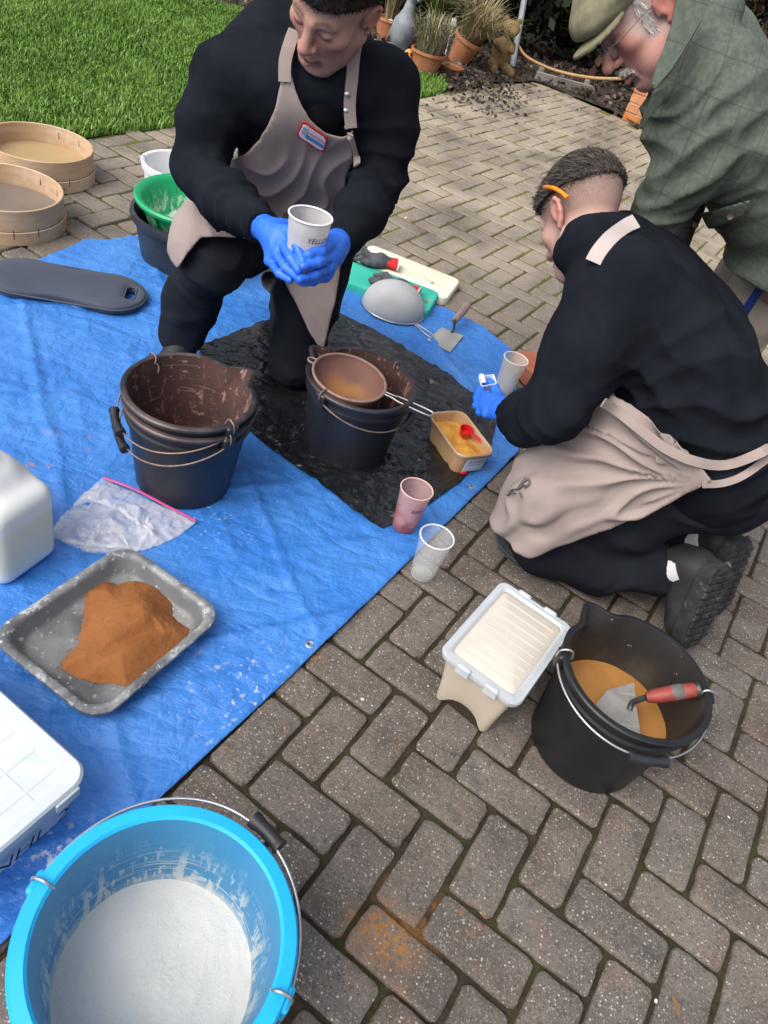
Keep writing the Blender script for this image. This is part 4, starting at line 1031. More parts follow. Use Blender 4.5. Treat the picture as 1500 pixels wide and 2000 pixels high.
def kneeler(name, label, loc, rz, mats, L_=.235, W_=.112, hole=True):
    F_ = Field((-L_ - .03, -W_ - .03, -.02), (L_ + .03, W_ + .03, .07), .006)
    X, Y, Z = F_.xyz((slice(None),) * 3)
    wx = W_ - .022 * np.exp(-(X / .09) ** 2)
    px_ = np.abs(X); e = L_ - W_
    d2 = np.sqrt(np.maximum(px_ - e, 0) ** 2 + (Y * (W_ / wx)) ** 2) - W_
    top = .024 + .012 * np.clip(-d2 / .035, 0, 1) ** .5
    if hole:
        hxx = np.sqrt(np.maximum(np.abs(X - (L_ - .052)) - .012, 0) ** 2 + 0) ; dh = np.sqrt(np.maximum(np.abs(Y) - .028, 0) ** 2 + (X - (L_ - .05)) ** 2) - .016
        d2 = np.maximum(d2, -dh); top = top - .008 * np.exp(-(np.maximum(dh, 0) / .015) ** 2)
    d = np.maximum(np.maximum(d2, Z - top), -Z - .0 + .000)
    F_.f = (d + 0 * X).astype(np.float32); P, Q = F_.mesh(); P = relax(P, Q, 3)
    t = thing(name, label, 'kneeling pad', loc, rz); obj('pad', (P, Q), mats[0], t)
    a = np.linspace(0, 2 * np.pi, 120, endpoint=False)
    ox = np.sign(np.cos(a)) * e + W_ * np.cos(a); oy = W_ * np.sin(a); oy = oy * ((W_ - .022 * np.exp(-(ox / .09) ** 2)) / W_)
    obj('piping', tube(np.c_[ox * 1.004, oy * 1.01, np.full(120, .018)], .0036, 6, closed=True), mats[1], t)
    if hole:
        b = np.linspace(0, 2 * np.pi, 40, endpoint=False); hx_ = (L_ - .05) + .017 * np.cos(b); hy_ = np.sign(np.sin(b)) * .028 + .017 * np.sin(b)
        obj('handle_piping', tube(np.c_[hx_, hy_, np.full(40, .025)], .003, 6, closed=True), mats[1], t)
    return t
m_neop = mat('slate_neoprene', (.036, .046, .074), (.048, .060, .090), vs=5, rough=.72, sheen=.08, over=[((.3, .32, .36), 60, .74, .78, .6)], bump=[(700, .2, .0006)])
m_pipe = mat('piping', (.045, .055, .075), (.06, .07, .09), vs=9, rough=.6)
kp = (at(255, 545, .03) + at(262, 603, .03)) / 2
k0 = at(0, 527, .03); kd = nrm((kp - k0)[:2])
kc = at(285, 583, .028)[:2] - kd * .245
kneeler('kneeling_pad', 'slate blue kneeling pad with a cut out handle on the tarpaulin by the wooden sieves', (kc[0], kc[1] , .010), math.atan2(kd[1], kd[0]), (m_neop, m_pipe), .245, .118)
m_kblack = mat('black_neoprene', (.014, .016, .020), (.022, .024, .030), vs=6, rough=.7, sheen=.2)
kneeler('kneeling_pad', 'dark kneeling pad under the knees of the man at the black slurry bucket', (.50, 1.655, .001), .05, (m_kblack, m_pipe), .19, .135, hole=False)

# ================================================================== WORK GLOVES, TROWELS
m_gcoat = mat('glove_coating', (.05, .055, .065), (.085, .09, .10), vs=30, rough=.7, bump=[(220, .5, .0015)])
m_gred = mat('glove_red', (.50, .012, .018), (.60, .02, .025), vs=40, rough=.85, bump=[((300, 300, 300), .5, .001)])
m_gtrim = mat('glove_trim', (.55, .55, .58), rough=.9)
def work_glove(label, loc, rz, curl, seed):
    r = np.random.default_rng(seed); t = thing('work_glove', label, 'glove', loc, rz, group='red and grey work gloves')
    F_ = Field((-.12, -.08, -.012), (.13, .08, .06), .0028)
    F_.ell((-.005, 0, .016), (.052, .043, .017), k=.012); F_.cap((-.045, .0, .016), (-.02, 0, .017), .024, .032, k=.02)
    for i, (y, L_) in enumerate(((.034, .060), (.012, .072), (-.011, .068), (-.032, .050))):
        a = np.array([.035, y, .015]); m_ = a + np.array([L_ * .5, y * .35 + r.normal(0, .004), .010 * curl]); e = m_ + np.array([L_ * .46, y * .15 + r.normal(0, .006), -.012 * curl])
        F_.chain([a - np.array([.03, 0, 0]), a, m_, e], [.0115, .0115, .0105, .0085], k=.006)
    F_.chain([(-.02, .03, .014), (.005, .055, .018), (.035, .062, .022), (.055, .058, .02)], [.014, .013, .0115, .010], k=.010)
    F_.half((0, 0, .001), (0, 0, -1)); F_.f = np.maximum(F_.f, -F_.half((0, 0, .0015), (0, 0, 1)).astype(np.float32))
    P, Q = F_.mesh(); P = relax(P, Q, 1); N_ = vnormals(P, Q); P = P + N_ * (.0012 * fbm(P * 90, 3, seed))[:, None]
    obj('coated_hand', (P, Q), m_gcoat, t)
    prof = [(.024, 0), (.026, .02), (.030, .05), (.031, .062), (.029, .063), (.026, .05), (.022, .02)]
    v, f = lathe(prof, 28); v = np.c_[-v[:, 2] - .030, v[:, 1] * 1.28, np.maximum(v[:, 0] * .62 + .017, .001)]; v = v + .0016 * np.c_[vnoise(v * 60, 1), vnoise(v * 60, 2), np.abs(vnoise(v * 60, 3))]
    obj('knit_cuff', (v, f), m_gred, t)
    v, f = lathe([(.0305, .058), (.0322, .061), (.0318, .066), (.0290, .066), (.0285, .060)], 28); v = np.c_[-v[:, 2] - .030, v[:, 1] * 1.28, np.maximum(v[:, 0] * .62 + .017, .001)]
    obj('cuff_trim', (v, f), m_gtrim, t); return t
gA0, gA1 = at(695, 494, .06), at(785, 517, .06); gd = gA0 - gA1
work_glove('grey coated work glove with red cuff lying across the cream pad, farther of the two', ((gA0 + gA1)[0] / 2 - .01, (gA0 + gA1)[1] / 2, .037), math.atan2(gd[1], gd[0]), 1.6, 3)
gB0, gB1 = at(722, 541, .05), at(826, 580, .05); gd = gB0 - gB1
work_glove('grey coated work glove with red cuff lying on the green pad, touching the upturned sieve', ((gB0 + gB1)[0] / 2, (gB0 + gB1)[1] / 2, .041), math.atan2(gd[1], gd[0]), .8, 4)
m_steel = mat('trowel_steel', (.40, .39, .35), (.52, .51, .46), vs=12, rough=.42, metal=.5, over=[((.28, .26, .22), 20, .6, .74, .5), ((.6, .6, .58), (5, 140, 5), .6, .7, .3)], bump=[(60, .15, .001)])
m_hwood = mat('trowel_handle', (.20, .15, .14), (.27, .21, .19), vs=30, rough=.75)
m_dark = mat('dark_steel', (.08, .08, .085), (.12, .12, .12), vs=20, rough=.5, metal=.7)
t = thing('gauging_trowel', 'square bladed trowel lying on the tarpaulin, handle pointing away', 'trowel', (0, 0, 0))
q = [at(x, y, .016) for x, y in ((835, 661), (863, 640), (905, 656), (880, 686))]
qq = [np.array([p[0], p[1], z]) for p, z in zip(q, (.010, .016, .016, .010))]
cen = sum(qq) / 4; V8 = [p + np.array([0, 0, .0018]) for p in qq] + qq
obj('blade', (np.array(V8), [(0, 1, 2, 3), (7, 6, 5, 4), (0, 4, 5, 1), (1, 5, 6, 2), (2, 6, 7, 3), (3, 7, 4, 0)]), m_steel, t, smooth=False)
nb = (qq[1] + qq[2]) / 2; hn = at(887, 628, .055); he = at(915, 594, .075)
obj('tang', tube(bez([nb * .8 + cen * .2 + np.array([0, 0, .002]), nb + np.array([0, 0, .012]), hn * .7 + nb * .3 + np.array([0, 0, .018]), hn], 18), .0055, 8), m_dark, t)
hs = np.array([hn + (he - hn) * s for s in np.linspace(0, 1, 9)])
obj('handle', tube(hs, [.010, .013, .0145, .0145, .0155, .0160, .0165, .0155, .010], 12), m_hwood, t)
m_gred2 = mat('red_grip', (.22, .035, .028), (.28, .055, .042), vs=30, rough=.55, over=[((.25, .16, .13), 40, .6, .72, .6)])
t = thing('trowel', 'red and grey handled bricklaying trowel standing in the slurry bucket', 'trowel', (0, 0, 0))
b0, b1, b2, b3_ = at(1160, 1372, .150), at(1185, 1340, .15), at(1236, 1346, .165), at(1242, 1425, .165)
tip = at(1165, 1385, .135); sh1 = at(1195, 1352, .168); sh2 = at(1240, 1340, .185); sh3 = at(1245, 1432, .150); 
tip = at(1150, 1392, .135); sh1 = at(1186, 1348, .168); sh2 = at(1238, 1334, .188); sh3 = at(1252, 1440, .150)
bl = [tip, sh1, sh2, at(1243, 1385, .175), sh3, at(1200, 1420, .14)]
bv = np.array([p + np.array([0, 0, .001]) for p in bl] + [p - np.array([0, 0, .001]) for p in bl])
obj('blade', (bv, [(0, 1, 2, 3, 4, 5), (11, 10, 9, 8, 7, 6)] + [(i, (i + 1) % 6, 6 + (i + 1) % 6, 6 + i) for i in range(6)]), m_steel, t, smooth=False)
p0, p1, p2 = at(1236, 1372, .185), at(1262, 1362, .215), at(1366, 1346, .262)
t.children[0].data.materials[0] = mat('wet_blade', (.15, .148, .142), (.21, .206, .198), vs=25, rough=.6, over=[((.30, .30, .29), (9, 120, 9), .56, .66, .6)])
obj('tang', tube(bez([at(1230, 1385, .172), p0, p1], 12), .006, 8), m_dark, t)
hs = np.array([p1 + (p2 - p1) * s for s in np.linspace(0, 1, 11)])
obj('handle', tube(hs, [.010, .0135, .015, .0155, .016, .0165, .0165, .016, .0155, .015, .011], 12), m_gred2, t)
hs2 = np.array([p1 + (p2 - p1) * s + np.array([0, 0, .0016]) for s in np.linspace(.42, .74, 6)]); obj('grip_panel', tube(hs2, [.012, .0158, .0165, .0165, .016, .012], 12), mat('grip_grey', (.09, .09, .085), (.14, .13, .12), vs=50, rough=.7), t)
obj('end_cap', tube(np.array([p1 + (p2 - p1) * s for s in (.93, .96, 1.0, 1.02)]), [.0145, .0158, .0155, .010], 12), m_dark, t)

# ================================================================== BRICK, CUPS, TUB OF OCHRE
m_rbrick = mat('red_brick', (.34, .105, .055), (.42, .15, .08), vs=18, rough=.92, over=[((.22, .08, .05), 14, .6, .75, .6)], bump=[(110, .6, .003)])
bd = np.array([.6, -.8]); bn = np.array([.8, .6]); bc = at(999, 689, .065)[:2] + bd * .1075 + bn * .051
t = obj('brick', box(.1075, .051, .0325, .004), m_rbrick); t.location = (bc[0], bc[1], .042); t.rotation_euler = (0, 0, math.atan2(bd[1], bd[0])); tag(t, 'single orange red brick holding down the tarpaulin corner', 'brick')
def cup_mat(name, col, alpha, rough=.35, **k): return mat(name, col, tuple(c * .9 for c in col), vs=30, rough=rough, alpha=alpha, spec=.6, **k)
m_cupw = cup_mat('cup_dusty', (.66, .64, .60), .74, over=[((.50, .46, .40), 18, .52, .7, .6), ((.52, .40, .28), 12, .2, .6, .6, 'n', ('z', .05, .01))])
m_cuprim = mat('cup_rim', (.78, .78, .77), (.82, .82, .81), rough=.3)
m_cupclear = cup_mat('cup_clear', (.74, .76, .78), .30, rough=.2, over=[((.82, .83, .84), (60, 60, 5), .5, .7, .5)])  # pale upright streaks are highlights painted into the wall colour
m_cuprimc = mat('cup_rim_clear', (.72, .75, .80), (.78, .8, .84), rough=.25, alpha=.85)
m_cupred = cup_mat('cup_red', (.60, .40, .40), .62, over=[((.50, .10, .085), 14, .3, .6, .95, 'n', ('z', .095, .06)), ((.48, .14, .12), 22, .56, .68, .7)])
m_cuprimr = mat('cup_rim_pink', (.62, .36, .33), (.7, .45, .42), vs=60, rough=.45)
m_cupfrost = cup_mat('cup_frosted', (.74, .70, .64), .60, over=[((.66, .45, .25), 12, .2, .6, .55, 'n', ('z', .06, .01))])
def cup(label, loc, mw_, mr, rot=(0, 0, 0), h=.14, r0=.031, r1=.043, parent_rot=None, base_a=None):
    t = thing('plastic_cup', label, 'cup', loc, rot=rot, group='disposable plastic cups')
    obj('wall', lathe([(r0 - .004, .001), (r0, .004), (r0 + (r1 - r0) * .28, h * .3), (r0 + (r1 - r0) * .78, h * .80), (r1 - .0015, h * .86), (r1 - .001, h - .002)], 48), mw_, t)
    obj('base', lathe([(r0 - .002, .003), (r0 - .004, .007), (0, .006)], 40), base_a or mw_, t)
    a = np.linspace(0, 2 * np.pi, 56, endpoint=False); obj('rim', tube(np.c_[r1 * np.cos(a), r1 * np.sin(a), 0 * a + h], .0021, 8, closed=True), mr, t)
    return t
def cup_text(t, s, size, z, a0, r, m, slant=0.0):
    tv, tf = text_vf(s, size, slant=slant); a = a0 + tv[:, 0] / r
    zz = tv[:, 1] + z; rr = r + .0006 + 0 * zz
    obj('lettering', (np.c_[rr * np.cos(a), rr * np.sin(a), zz], tf), m, t, smooth=False)
def cup_r(z, h=.14, r0=.031, r1=.043): return r0 + (r1 - r0) * z / h
cr = (at(820, 1045, .14) + at(886, 1060, .14)) / 2
m_cupbase = cup_mat('cup_base', (.6, .6, .58), .5)
t = cup('clear empty plastic cup standing on the paving at the edge of the tarpaulin', (.143, 1.386, .003), m_cupclear, m_cuprimc, base_a=m_cupbase)
for k in range(2): obj('print', xf(text_vf(('4', '3')[k], .006), trs((-.0445, -.004, .118 - .012 * k), (math.pi / 2, 0, -1.9))), m_ink, t, smooth=False)
t = cup('pink stained plastic cup lettered RED OC on the hem of the tarpaulin', (.062, 1.530, .010), m_cupred, m_cuprimr)
for i, ch in enumerate((('RED OC', .0165, .088, -1.45), ('(', .016, .066, -1.02))): cup_text(t, ch[0], ch[1], ch[2], ch[3], cup_r(ch[2] + .012) + .001, m_ink, .15)
for i, (s_, a_) in enumerate((('SAND 3', -1.62), ('LIME 1', -1.66), ('RED 2', -1.70), ('12.5', -1.72))): cup_text(t, s_, .0075, .044 - .0095 * i, a_, cup_r(.048 - .0095 * i) + .0006, m_ink)
t = cup('frosted plastic cup standing on the tarpaulin beside the brick', (.262, 2.383, .008), m_cupfrost, m_cuprim, h=.145)
tb = np.array([.146, 1.932]); tdv = np.array([.6, -.8]); ta_ = math.atan2(-.8, .6)
m_tubp = mat('ochre_tub_plastic', (.46, .29, .16), (.50, .33, .19), vs=8, rough=.4, over=[((.54, .42, .31), 8, .4, .7, .8, 'n', ('z', .066, .075)), ((.55, .33, .14), 10, .3, .7, .7, 'n', ('z', .06, .02))])
t = thing('plastic_tub', 'small rectangular plastic tub of yellow ochre powder with a paper label on its end', 'tub', (*tb, .012), ta_)
obj('body', rr_loft([(.0, .088, .048, .024), (.003, .092, .052, .026), (.070, .102, .060, .030), (.072, .108, .066, .033), (.079, .109, .067, .034), (.082, .106, .064, .032), (.079, .101, .059, .029), (.07, .099, .057, .028), (.008, .090, .050, .024)], True, True, 8), m_tubp, t, autos=40)
m_label = mat('paper_label', (.58, .60, .66), (.64, .66, .70), vs=20, rough=.7)
lb = obj('label', xf(box(.0007, .034, .027, .0005), trs((.0985, .008, .036), (0, .14, 0))), m_label, t)
lv, lf = text_vf('OCHRE', .015, align='CENTER'); obj('lettering', xf((lv, lf), trs((.1010, .008, .044), (0, .14, 0)) @ trs((0, 0, 0), (math.pi / 2, 0, math.pi / 2))), m_ink, lb, smooth=False)
for k in range(2): obj('print', xf(box(.0002, .024 - .006 * k, .0008, .0001), trs((.0994 - .0016 * k, .008, .036 - .008 * k), (0, .14, 0))), m_ink, lb)
m_ochre = mat('yellow_ochre', (.62, .30, .06), (.70, .37, .09), vs=24, rough=1.0, spec=.1, over=[((.74, .50, .22), 9, .6, .78, .5), ((.46, .20, .035), 60, .6, .72, .5)], bump=[(120, .7, .004), (420, .5, .0012)])
gx, gy = np.meshgrid(np.linspace(-1, 1, 70), np.linspace(-1, 1, 44), indexing='ij')
zz = .047 + .016 * np.exp(-((gx - .55) ** 2 / .12 + (gy - .1) ** 2 / .3)) + .012 * np.exp(-((gx + .5) ** 2 / .2 + (gy + .3) ** 2 / .3)) - .012 * np.exp(-((gx - .0) ** 2 / .05 + gy ** 2 / .2))
ov = np.c_[(gx * .097).ravel(), (gy * .055).ravel(), zz.ravel()]; ov[:, 2] += .0035 * fbm(ov * 50, 4, 61)
idx = np.arange(70 * 44).reshape(70, 44); of = np.stack([idx[:-1, :-1], idx[1:, :-1], idx[1:, 1:], idx[:-1, 1:]], -1).reshape(-1, 4)
kk = ~((np.abs(ov[:, 0]) > .085) & (np.abs(ov[:, 1]) > .045)); of = of[kk[of].all(1)]
o = obj('ochre_powder', (ov, of), m_ochre); o.location = (*tb, .012); o.rotation_euler = (0, 0, ta_); tag(o, 'lumpy yellow ochre powder heaped in the small plastic tub', 'powder')
m_red = mat('red_plastic', (.62, .010, .018), (.68, .015, .025), vs=20, rough=.38)
sp = at(908, 845, .075); t = thing('scoop', 'small red measuring scoop lying in the yellow ochre', 'scoop', (sp[0], sp[1], .067), rot=(.15, .1, ta_ + .55))
obj('cup', lathe([(0, .001), (.013, 0), (.0165, .004), (.020, .024), (.0212, .025), (.0190, .025), (.0152, .005), (0, .004)], 36), m_red, t, autos=40)
obj('handle', xf(box(.026, .0055, .0016, .001), trs((.043, 0, .021))), m_red, t); obj('rib', xf(box(.026, .0012, .003, .0006), trs((.043, 0, .0175))), m_red, t)
p = at(893, 925, .006); t = obj('bottle_cap', lathe([(0, .012), (.016, .012), (.018, .009), (.018, 0), (.016, 0), (.016, .008), (0, .009)], 28), m_red, None, autos=40); t.location = (p[0] + .012, p[1] + .014, .009); tag(t, 'red plastic cap half under the tub of yellow ochre', 'bottle cap')

# ================================================================== TRAY AND BROWN POWDER
m_tray = mat('grey_tray', (.085, .090, .096), (.125, .13, .137), vs=6, rough=.52, over=[((.26, .265, .255), 7, .36, .62, .75, 'n', ('z', .016, .004)), ((.58, .60, .62), (50, 50, 50), .54, .64, .75, 'n', ('z', .030, .047)), ((.36, .37, .38), 12, .42, .64, .6, 'n', ('z', .036, .048)), ((.50, .51, .51), (70, 70, 18), .60, .68, .7), ((.09, .095, .10), 8, .56, .74, .5)], bump=[(50, .2, .0015)])
e0 = np.array([-.629, .807]); e1 = np.array([-.526, 1.098]); tcn = np.array([-.455, .910]); tra = math.atan2(.943, .334)
t = thing('tray', 'shallow grey plastic tray dusted white at the edges, holding a heap of brown powder', 'tray', (*tcn, .008), tra)
obj('body', rr_loft([(.002, .142, .112, .045), (.0, .148, .118, .05), (.040, .160, .130, .046), (.042, .172, .142, .050), (.038, .177, .147, .052), (.040, .179, .149, .054), (.045, .178, .148, .053), (.049, .170, .140, .05), (.047, .163, .133, .047), (.040, .158, .128, .045), (.010, .147, .117, .048), (.005, .140, .110, .044)], True, True, 10), m_tray, t, autos=50)
HP = [(165, 1155), (205, 1133), (235, 1140), (262, 1132), (318, 1140), (340, 1175), (345, 1205), (378, 1232), (378, 1250), (335, 1300), (250, 1352), (215, 1345), (180, 1345), (118, 1318), (114, 1302), (150, 1262), (162, 1215)]
HW = np.array([at(x, y, .022)[:2] for x, y in HP]); HW = [tuple(q_) for q_ in (HW.mean(0) + np.array([-.008, .008]) + (HW - HW.mean(0)) * .95)]
m_brown = mat('brown_pigment', (.235, .092, .033), (.285, .119, .046), vs=11, rough=1.0, spec=.08, over=[((.20, .075, .025), 70, .58, .7, .55), ((.36, .16, .065), 6, .55, .75, .5)], bump=[(240, .6, .0022), (620, .5, .001)])
hv, hf = sheet(HW, 0, .0035)
dd = -poly2(hv[:, 0], hv[:, 1], HW); hc = np.array(HW).mean(0)
rdg = np.minimum(1, dd / .075); u_ = (hv[:, :2] - hc) @ np.array([.55, .83]); w_ = (hv[:, :2] - hc) @ np.array([.83, -.55])
hz_ = .032 * (1 - (1 - rdg) ** 1.7) * (1 + .16 * np.sin(w_ * 34 + 1.2 * np.sin(u_ * 22))) * (1 - .35 * np.exp(-((w_ - .045) / .016) ** 2) * (u_ < .05)) + .007 * np.exp(-((w_ + .01) / .03) ** 2 - ((u_ - .045) / .03) ** 2)
jag = fbm(np.c_[hv[:, :2] * 45, hv[:, 0] * 0], 3, 71)
hv[:, 2] = .0005 + np.maximum(hz_ * (1 + .05 * jag) + np.minimum(.0012, dd * .3) * vnoise(hv * 330, 72) + .0009 * fbm(hv * 120, 3, 73) * np.minimum(1, dd / .01), -.001)
hv[:, :2] += (fbm(np.c_[hv[:, :2] * 60, hv[:, 0] * 0 + 5], 2, 75) * .004 * np.exp(-dd / .01))[:, None]
o = obj('pigment_heap', (hv, hf), m_brown); o.location = (0, 0, .014); tag(o, 'heap of fine orange brown pigment powder in the grey tray', 'powder')
cr_ = np.random.default_rng(8); cl = []
for k in range(70):
    i = cr_.integers(len(HW)); a_, b_ = np.array(HW[i]), np.array(HW[(i + 1) % len(HW)]); p = a_ + (b_ - a_) * cr_.random() + (a_ - hc) * cr_.uniform(-.25, .08); s_ = cr_.uniform(.0006, .0018)
    cl.append(xf(lathe([(0, -1), (.8, -.5), (1, .3), (0, 1)], 5), trs((p[0], p[1], .016 + (0.0 if cr_.random() < .0 else 0)), tuple(cr_.uniform(0, 3, 3)), (s_, s_, s_))))
o = obj('pigment_crumbs', merge(cl), m_brown); tag(o, kind='stuff')

# ================================================================== ZIP BAG
BG = [(95, 1046), (120, 1012), (165, 965), (200, 937), (260, 963), (330, 996), (383, 1021), (345, 1050), (305, 1068), (262, 1080), (215, 1082), (170, 1080), (128, 1062)]
BW = [tuple(at(x, y, .012)[:2]) for x, y in BG]
m_bag = mat('clear_bag', (.70, .71, .74), (.80, .81, .84), vs=18, rough=.14, alpha=.34, spec=1.0, over=[((.80, .70, .58), 9, .5, .72, .5)], bump=[(28, .9, .012, 'c'), ((60, 90, 70), .7, .004, 'c')])
m_bag2 = mat('clear_bag_folds', (.80, .81, .84), (.88, .88, .9), vs=20, rough=.12, alpha=.40, spec=1.0, bump=[(60, .8, .004, 'c')])
m_pink = mat('pink_zip', (.50, .07, .24), (.58, .10, .30), vs=20, rough=.4)
t = thing('zip_bag', 'crumpled clear zip bag with a pink seal lying on the tarpaulin', 'plastic bag', (*np.array(BW).mean(0), .010))
bo = np.array([*np.array(BW).mean(0), .010])
for k in range(2):
    bv, bf = sheet(BW, 0, .0045); d_ = np.minimum(1, -poly2(bv[:, 0], bv[:, 1], BW) / .03).clip(0, 1)
    r1_ = fbm(np.c_[bv[:, :2] * 17, bv[:, 0] * 0 + k], 3, 81 + k, ridge=True); r2_ = fbm(np.c_[bv[:, :2] * 38, bv[:, 0] * 0 + k], 3, 85 + k, ridge=True)
    z_ = (.004 + .020 * np.maximum(r1_ + .15, 0) * d_ + .007 * np.maximum(r2_, 0)) if k else .002 + .003 * np.maximum(r2_, 0)
    bv[:, 2] = z_; obj('film', (bv - np.array([bo[0], bo[1], 0]), bf), m_bag, t)
fw = np.random.default_rng(4); fl_ = []
for (p_, q_) in (((125, 1058), (262, 1072)), ((150, 1050), (250, 1040)), ((240, 1000), (300, 1040)), ((170, 975), (255, 1000)), ((215, 1010), (245, 1062)), ((290, 1010), (300, 1055)), ((165, 1068), (205, 1020))):
    a_, b_ = at(*p_, .02), at(*q_, .02); n_ = 14; pts = [a_ + (b_ - a_) * s + np.array([fw.normal(0, .004), fw.normal(0, .004), 0]) for s in np.linspace(0, 1, 5)]; pts = bez(pts, 20)
    nn = nrm(np.cross(b_ - a_, [0, 0, 1])); V_ = []; 
    for i, p in enumerate(pts):
        w__ = .006 * math.sin(math.pi * (i + .5) / len(pts)) + .001; zz_ = .018 + .006 * math.sin(i * .9)
        V_ += [(p[0] - nn[0] * w__, p[1] - nn[1] * w__, .010), (p[0], p[1], zz_), (p[0] + nn[0] * w__, p[1] + nn[1] * w__, .010)]
    F_l = [q for i in range(len(pts) - 1) for q in ((3 * i, 3 * i + 1, 3 * i + 4, 3 * i + 3), (3 * i + 1, 3 * i + 2, 3 * i + 5, 3 * i + 4))]
    fl_.append((np.array(V_) - np.array([bo[0], bo[1], 0]), F_l))
obj('folds', merge(fl_), m_bag2, t)
za, zb = at(201, 938, .012), at(382, 1022, .012)
zp = bez([za, za * .66 + zb * .34 + np.array([0, 0, .010]), za * .33 + zb * .67 + np.array([0, 0, .004]), zb], 24) - np.array([bo[0], bo[1], 0])
obj('zip_seal', tube(zp, .0042, 6, flat=.35), m_pink, t)

# ================================================================== STORAGE BOXES, JERRYCAN
m_cream = mat('cream_contents', (.60, .53, .42), (.66, .59, .48), vs=8, rough=.7)
m_creambox = mat('box_wall', (.50, .435, .345), (.56, .49, .40), vs=5, rough=.42, over=[((.62, .56, .47), 6, .5, .75, .5)])
m_lidclear = mat('lid_clear', (.54, .59, .64), (.62, .67, .71), vs=10, rough=.25, alpha=.72)
m_lidcream = mat('lid_cream', (.55, .505, .44), (.60, .56, .495), vs=6, rough=.35, over=[((.66, .64, .60), 5, .55, .75, .5)])
bx_c = np.array([.343, 1.112]); bxa = math.atan2(.92, .39)
t = thing('storage_box', 'cream filled clear plastic storage box with snap lid, beside the slurry bucket', 'storage box', (*bx_c, .002), bxa)
rings = []
nside = 9
def ring_rr(hx, hy, r, n=5):
    o = rrect(hx, hy, r, n); out = []
    for i in range(len(o)):
        a, b = o[i], o[(i + 1) % len(o)]
        if np.linalg.norm(b - a) > .04:
            for s in np.linspace(0, 1, 12, endpoint=False): out.append(a + (b - a) * s)
        else: out.append(a)
    return np.array(out)
def arch(P, z, amp):
    o = np.c_[P, np.full(len(P), z)]
    hx = np.abs(P[:, 0]).max(); hy = np.abs(P[:, 1]).max()
    onx = np.abs(np.abs(P[:, 0]) - hx) < .004; o[onx, 2] += amp * np.clip(1 - (P[onx, 1] / (hy * .72)) ** 2, 0, 1) ** .6; return o
hh = .165
bd_ = [arch(ring_rr(.112, .066, .012), .0, .038), arch(ring_rr(.1135, .0675, .013), .004, .038), arch(ring_rr(.118, .072, .014), .06, .0), arch(ring_rr(.128, .082, .016), hh - .02, 0), arch(ring_rr(.129, .083, .016), hh, 0)]
obj('body', loft(bd_, True, True), m_creambox, t, autos=35)
lid = obj('lid_rim', rr_loft([(hh - .012, .134, .088, .018), (hh - .010, .140, .094, .020), (hh + .004, .143, .097, .022), (hh + .009, .141, .095, .021), (hh + .009, .128, .082, .016), (hh + .004, .122, .076, .013)], False, False, 6), m_lidclear, t, autos=35)
obj('lid_panel', rr_loft([(hh + .002, .122, .076, .013), (hh + .006, .115, .069, .012), (hh + .0062, .02, .02, .005)], False, True, 6), m_lidcream, t, autos=35)
for k in range(9): obj('lid_ridge', xf(box(.0022, .066, .0006, .0004), trs((-.10 + k * .0245, 0, hh + .0064))), m_lidcream, t)
for sx in (-1, 1):
    for sy in (-.034, .034): obj('lid_clip', xf(box(.006, .016, .013, .003), trs((sx * .1425, sy, hh + .0))), m_lidclear, t)
m_boxw = mat('box_clear_white', (.62, .70, .80), (.70, .77, .86), vs=5, rough=.3, alpha=.82)
m_boxlid = mat('box_lid_white', (.52, .565, .60), (.57, .61, .64), vs=7, rough=.35, over=[((.62, .66, .69), 6, .5, .75, .5)])
aa = np.array([.93, -.37]); ab = np.array([.37, .93]); cn = at(178, 1503, .140)[:2] + np.array([.004, -.002])
lbc = cn - aa * .20 - ab * .145; lba = math.atan2(aa[1], aa[0])
t = thing('storage_box', 'shallow white lidded storage box lettered NHL 2 at the left edge by the blue bucket', 'storage box', (*lbc, .006), lba)
obj('body', rr_loft([(0, .172, .118, .02), (.004, .176, .122, .022), (.108, .186, .132, .026), (.112, .187, .133, .026)], True, True, 8), m_boxw, t, autos=35)
obj('lid', rr_loft([(.100, .192, .138, .03), (.104, .197, .142, .032), (.128, .2, .145, .034), (.133, .196, .141, .032), (.133, .180, .125, .026), (.127, .172, .117, .022), (.1265, .02, .02, .005)], False, True, 8), m_boxlid, t, autos=35)
for k in range(7): obj('lid_ridge', xf(box(.0028, .112, .0007, .0005), trs((-.15 + k * .05, 0, .1270))), m_boxlid, t)
for k in range(2): obj('lid_ridge', xf(box(.168, .0028, .0007, .0005), trs((0, -.055 + k * .11, .1271))), m_boxlid, t)
for sy in (-.11, .095): obj('lid_clip', xf(box(.004, .022, .012, .002), trs((.200, sy, .114))), m_boxlid, t)
tv, tf = text_vf('NHL 2', .052, align='CENTER', slant=.2); obj('lettering', xf((tv, tf), trs((.1875, .030, .030), (0, .08, 0)) @ trs((0, 0, 0), (math.pi / 2, 0, math.pi / 2))), m_ink, t, smooth=False)
m_jug = mat('jerrycan_plastic', (.66, .68, .68), (.72, .74, .74), vs=3, rough=.42, sss=0, over=[((.60, .61, .45), 5, .1, .5, .8, 'n', (('z', .165, .14), ('z', .02, .06)))])
jb0, jb1 = at(92, 1098, 0), at(25, 1147, 0); jd = nrm((jb1 - jb0)[:2]); jn = np.array([jd[1], -jd[0]]); jn = jn if jn[0] < 0 else -jn
jc = jb0[:2] * .55 + jb1[:2] * .45 + jn * .115 ; ja = math.atan2(jn[1], jn[0])
t = thing('jerrycan', 'white plastic jerrycan half full of pale yellow liquid at the left edge', 'jerrycan', (jc[0], jc[1], .006), ja)
F_ = Field((-.16, -.12, -.01), (.16, .12, .34), .006)
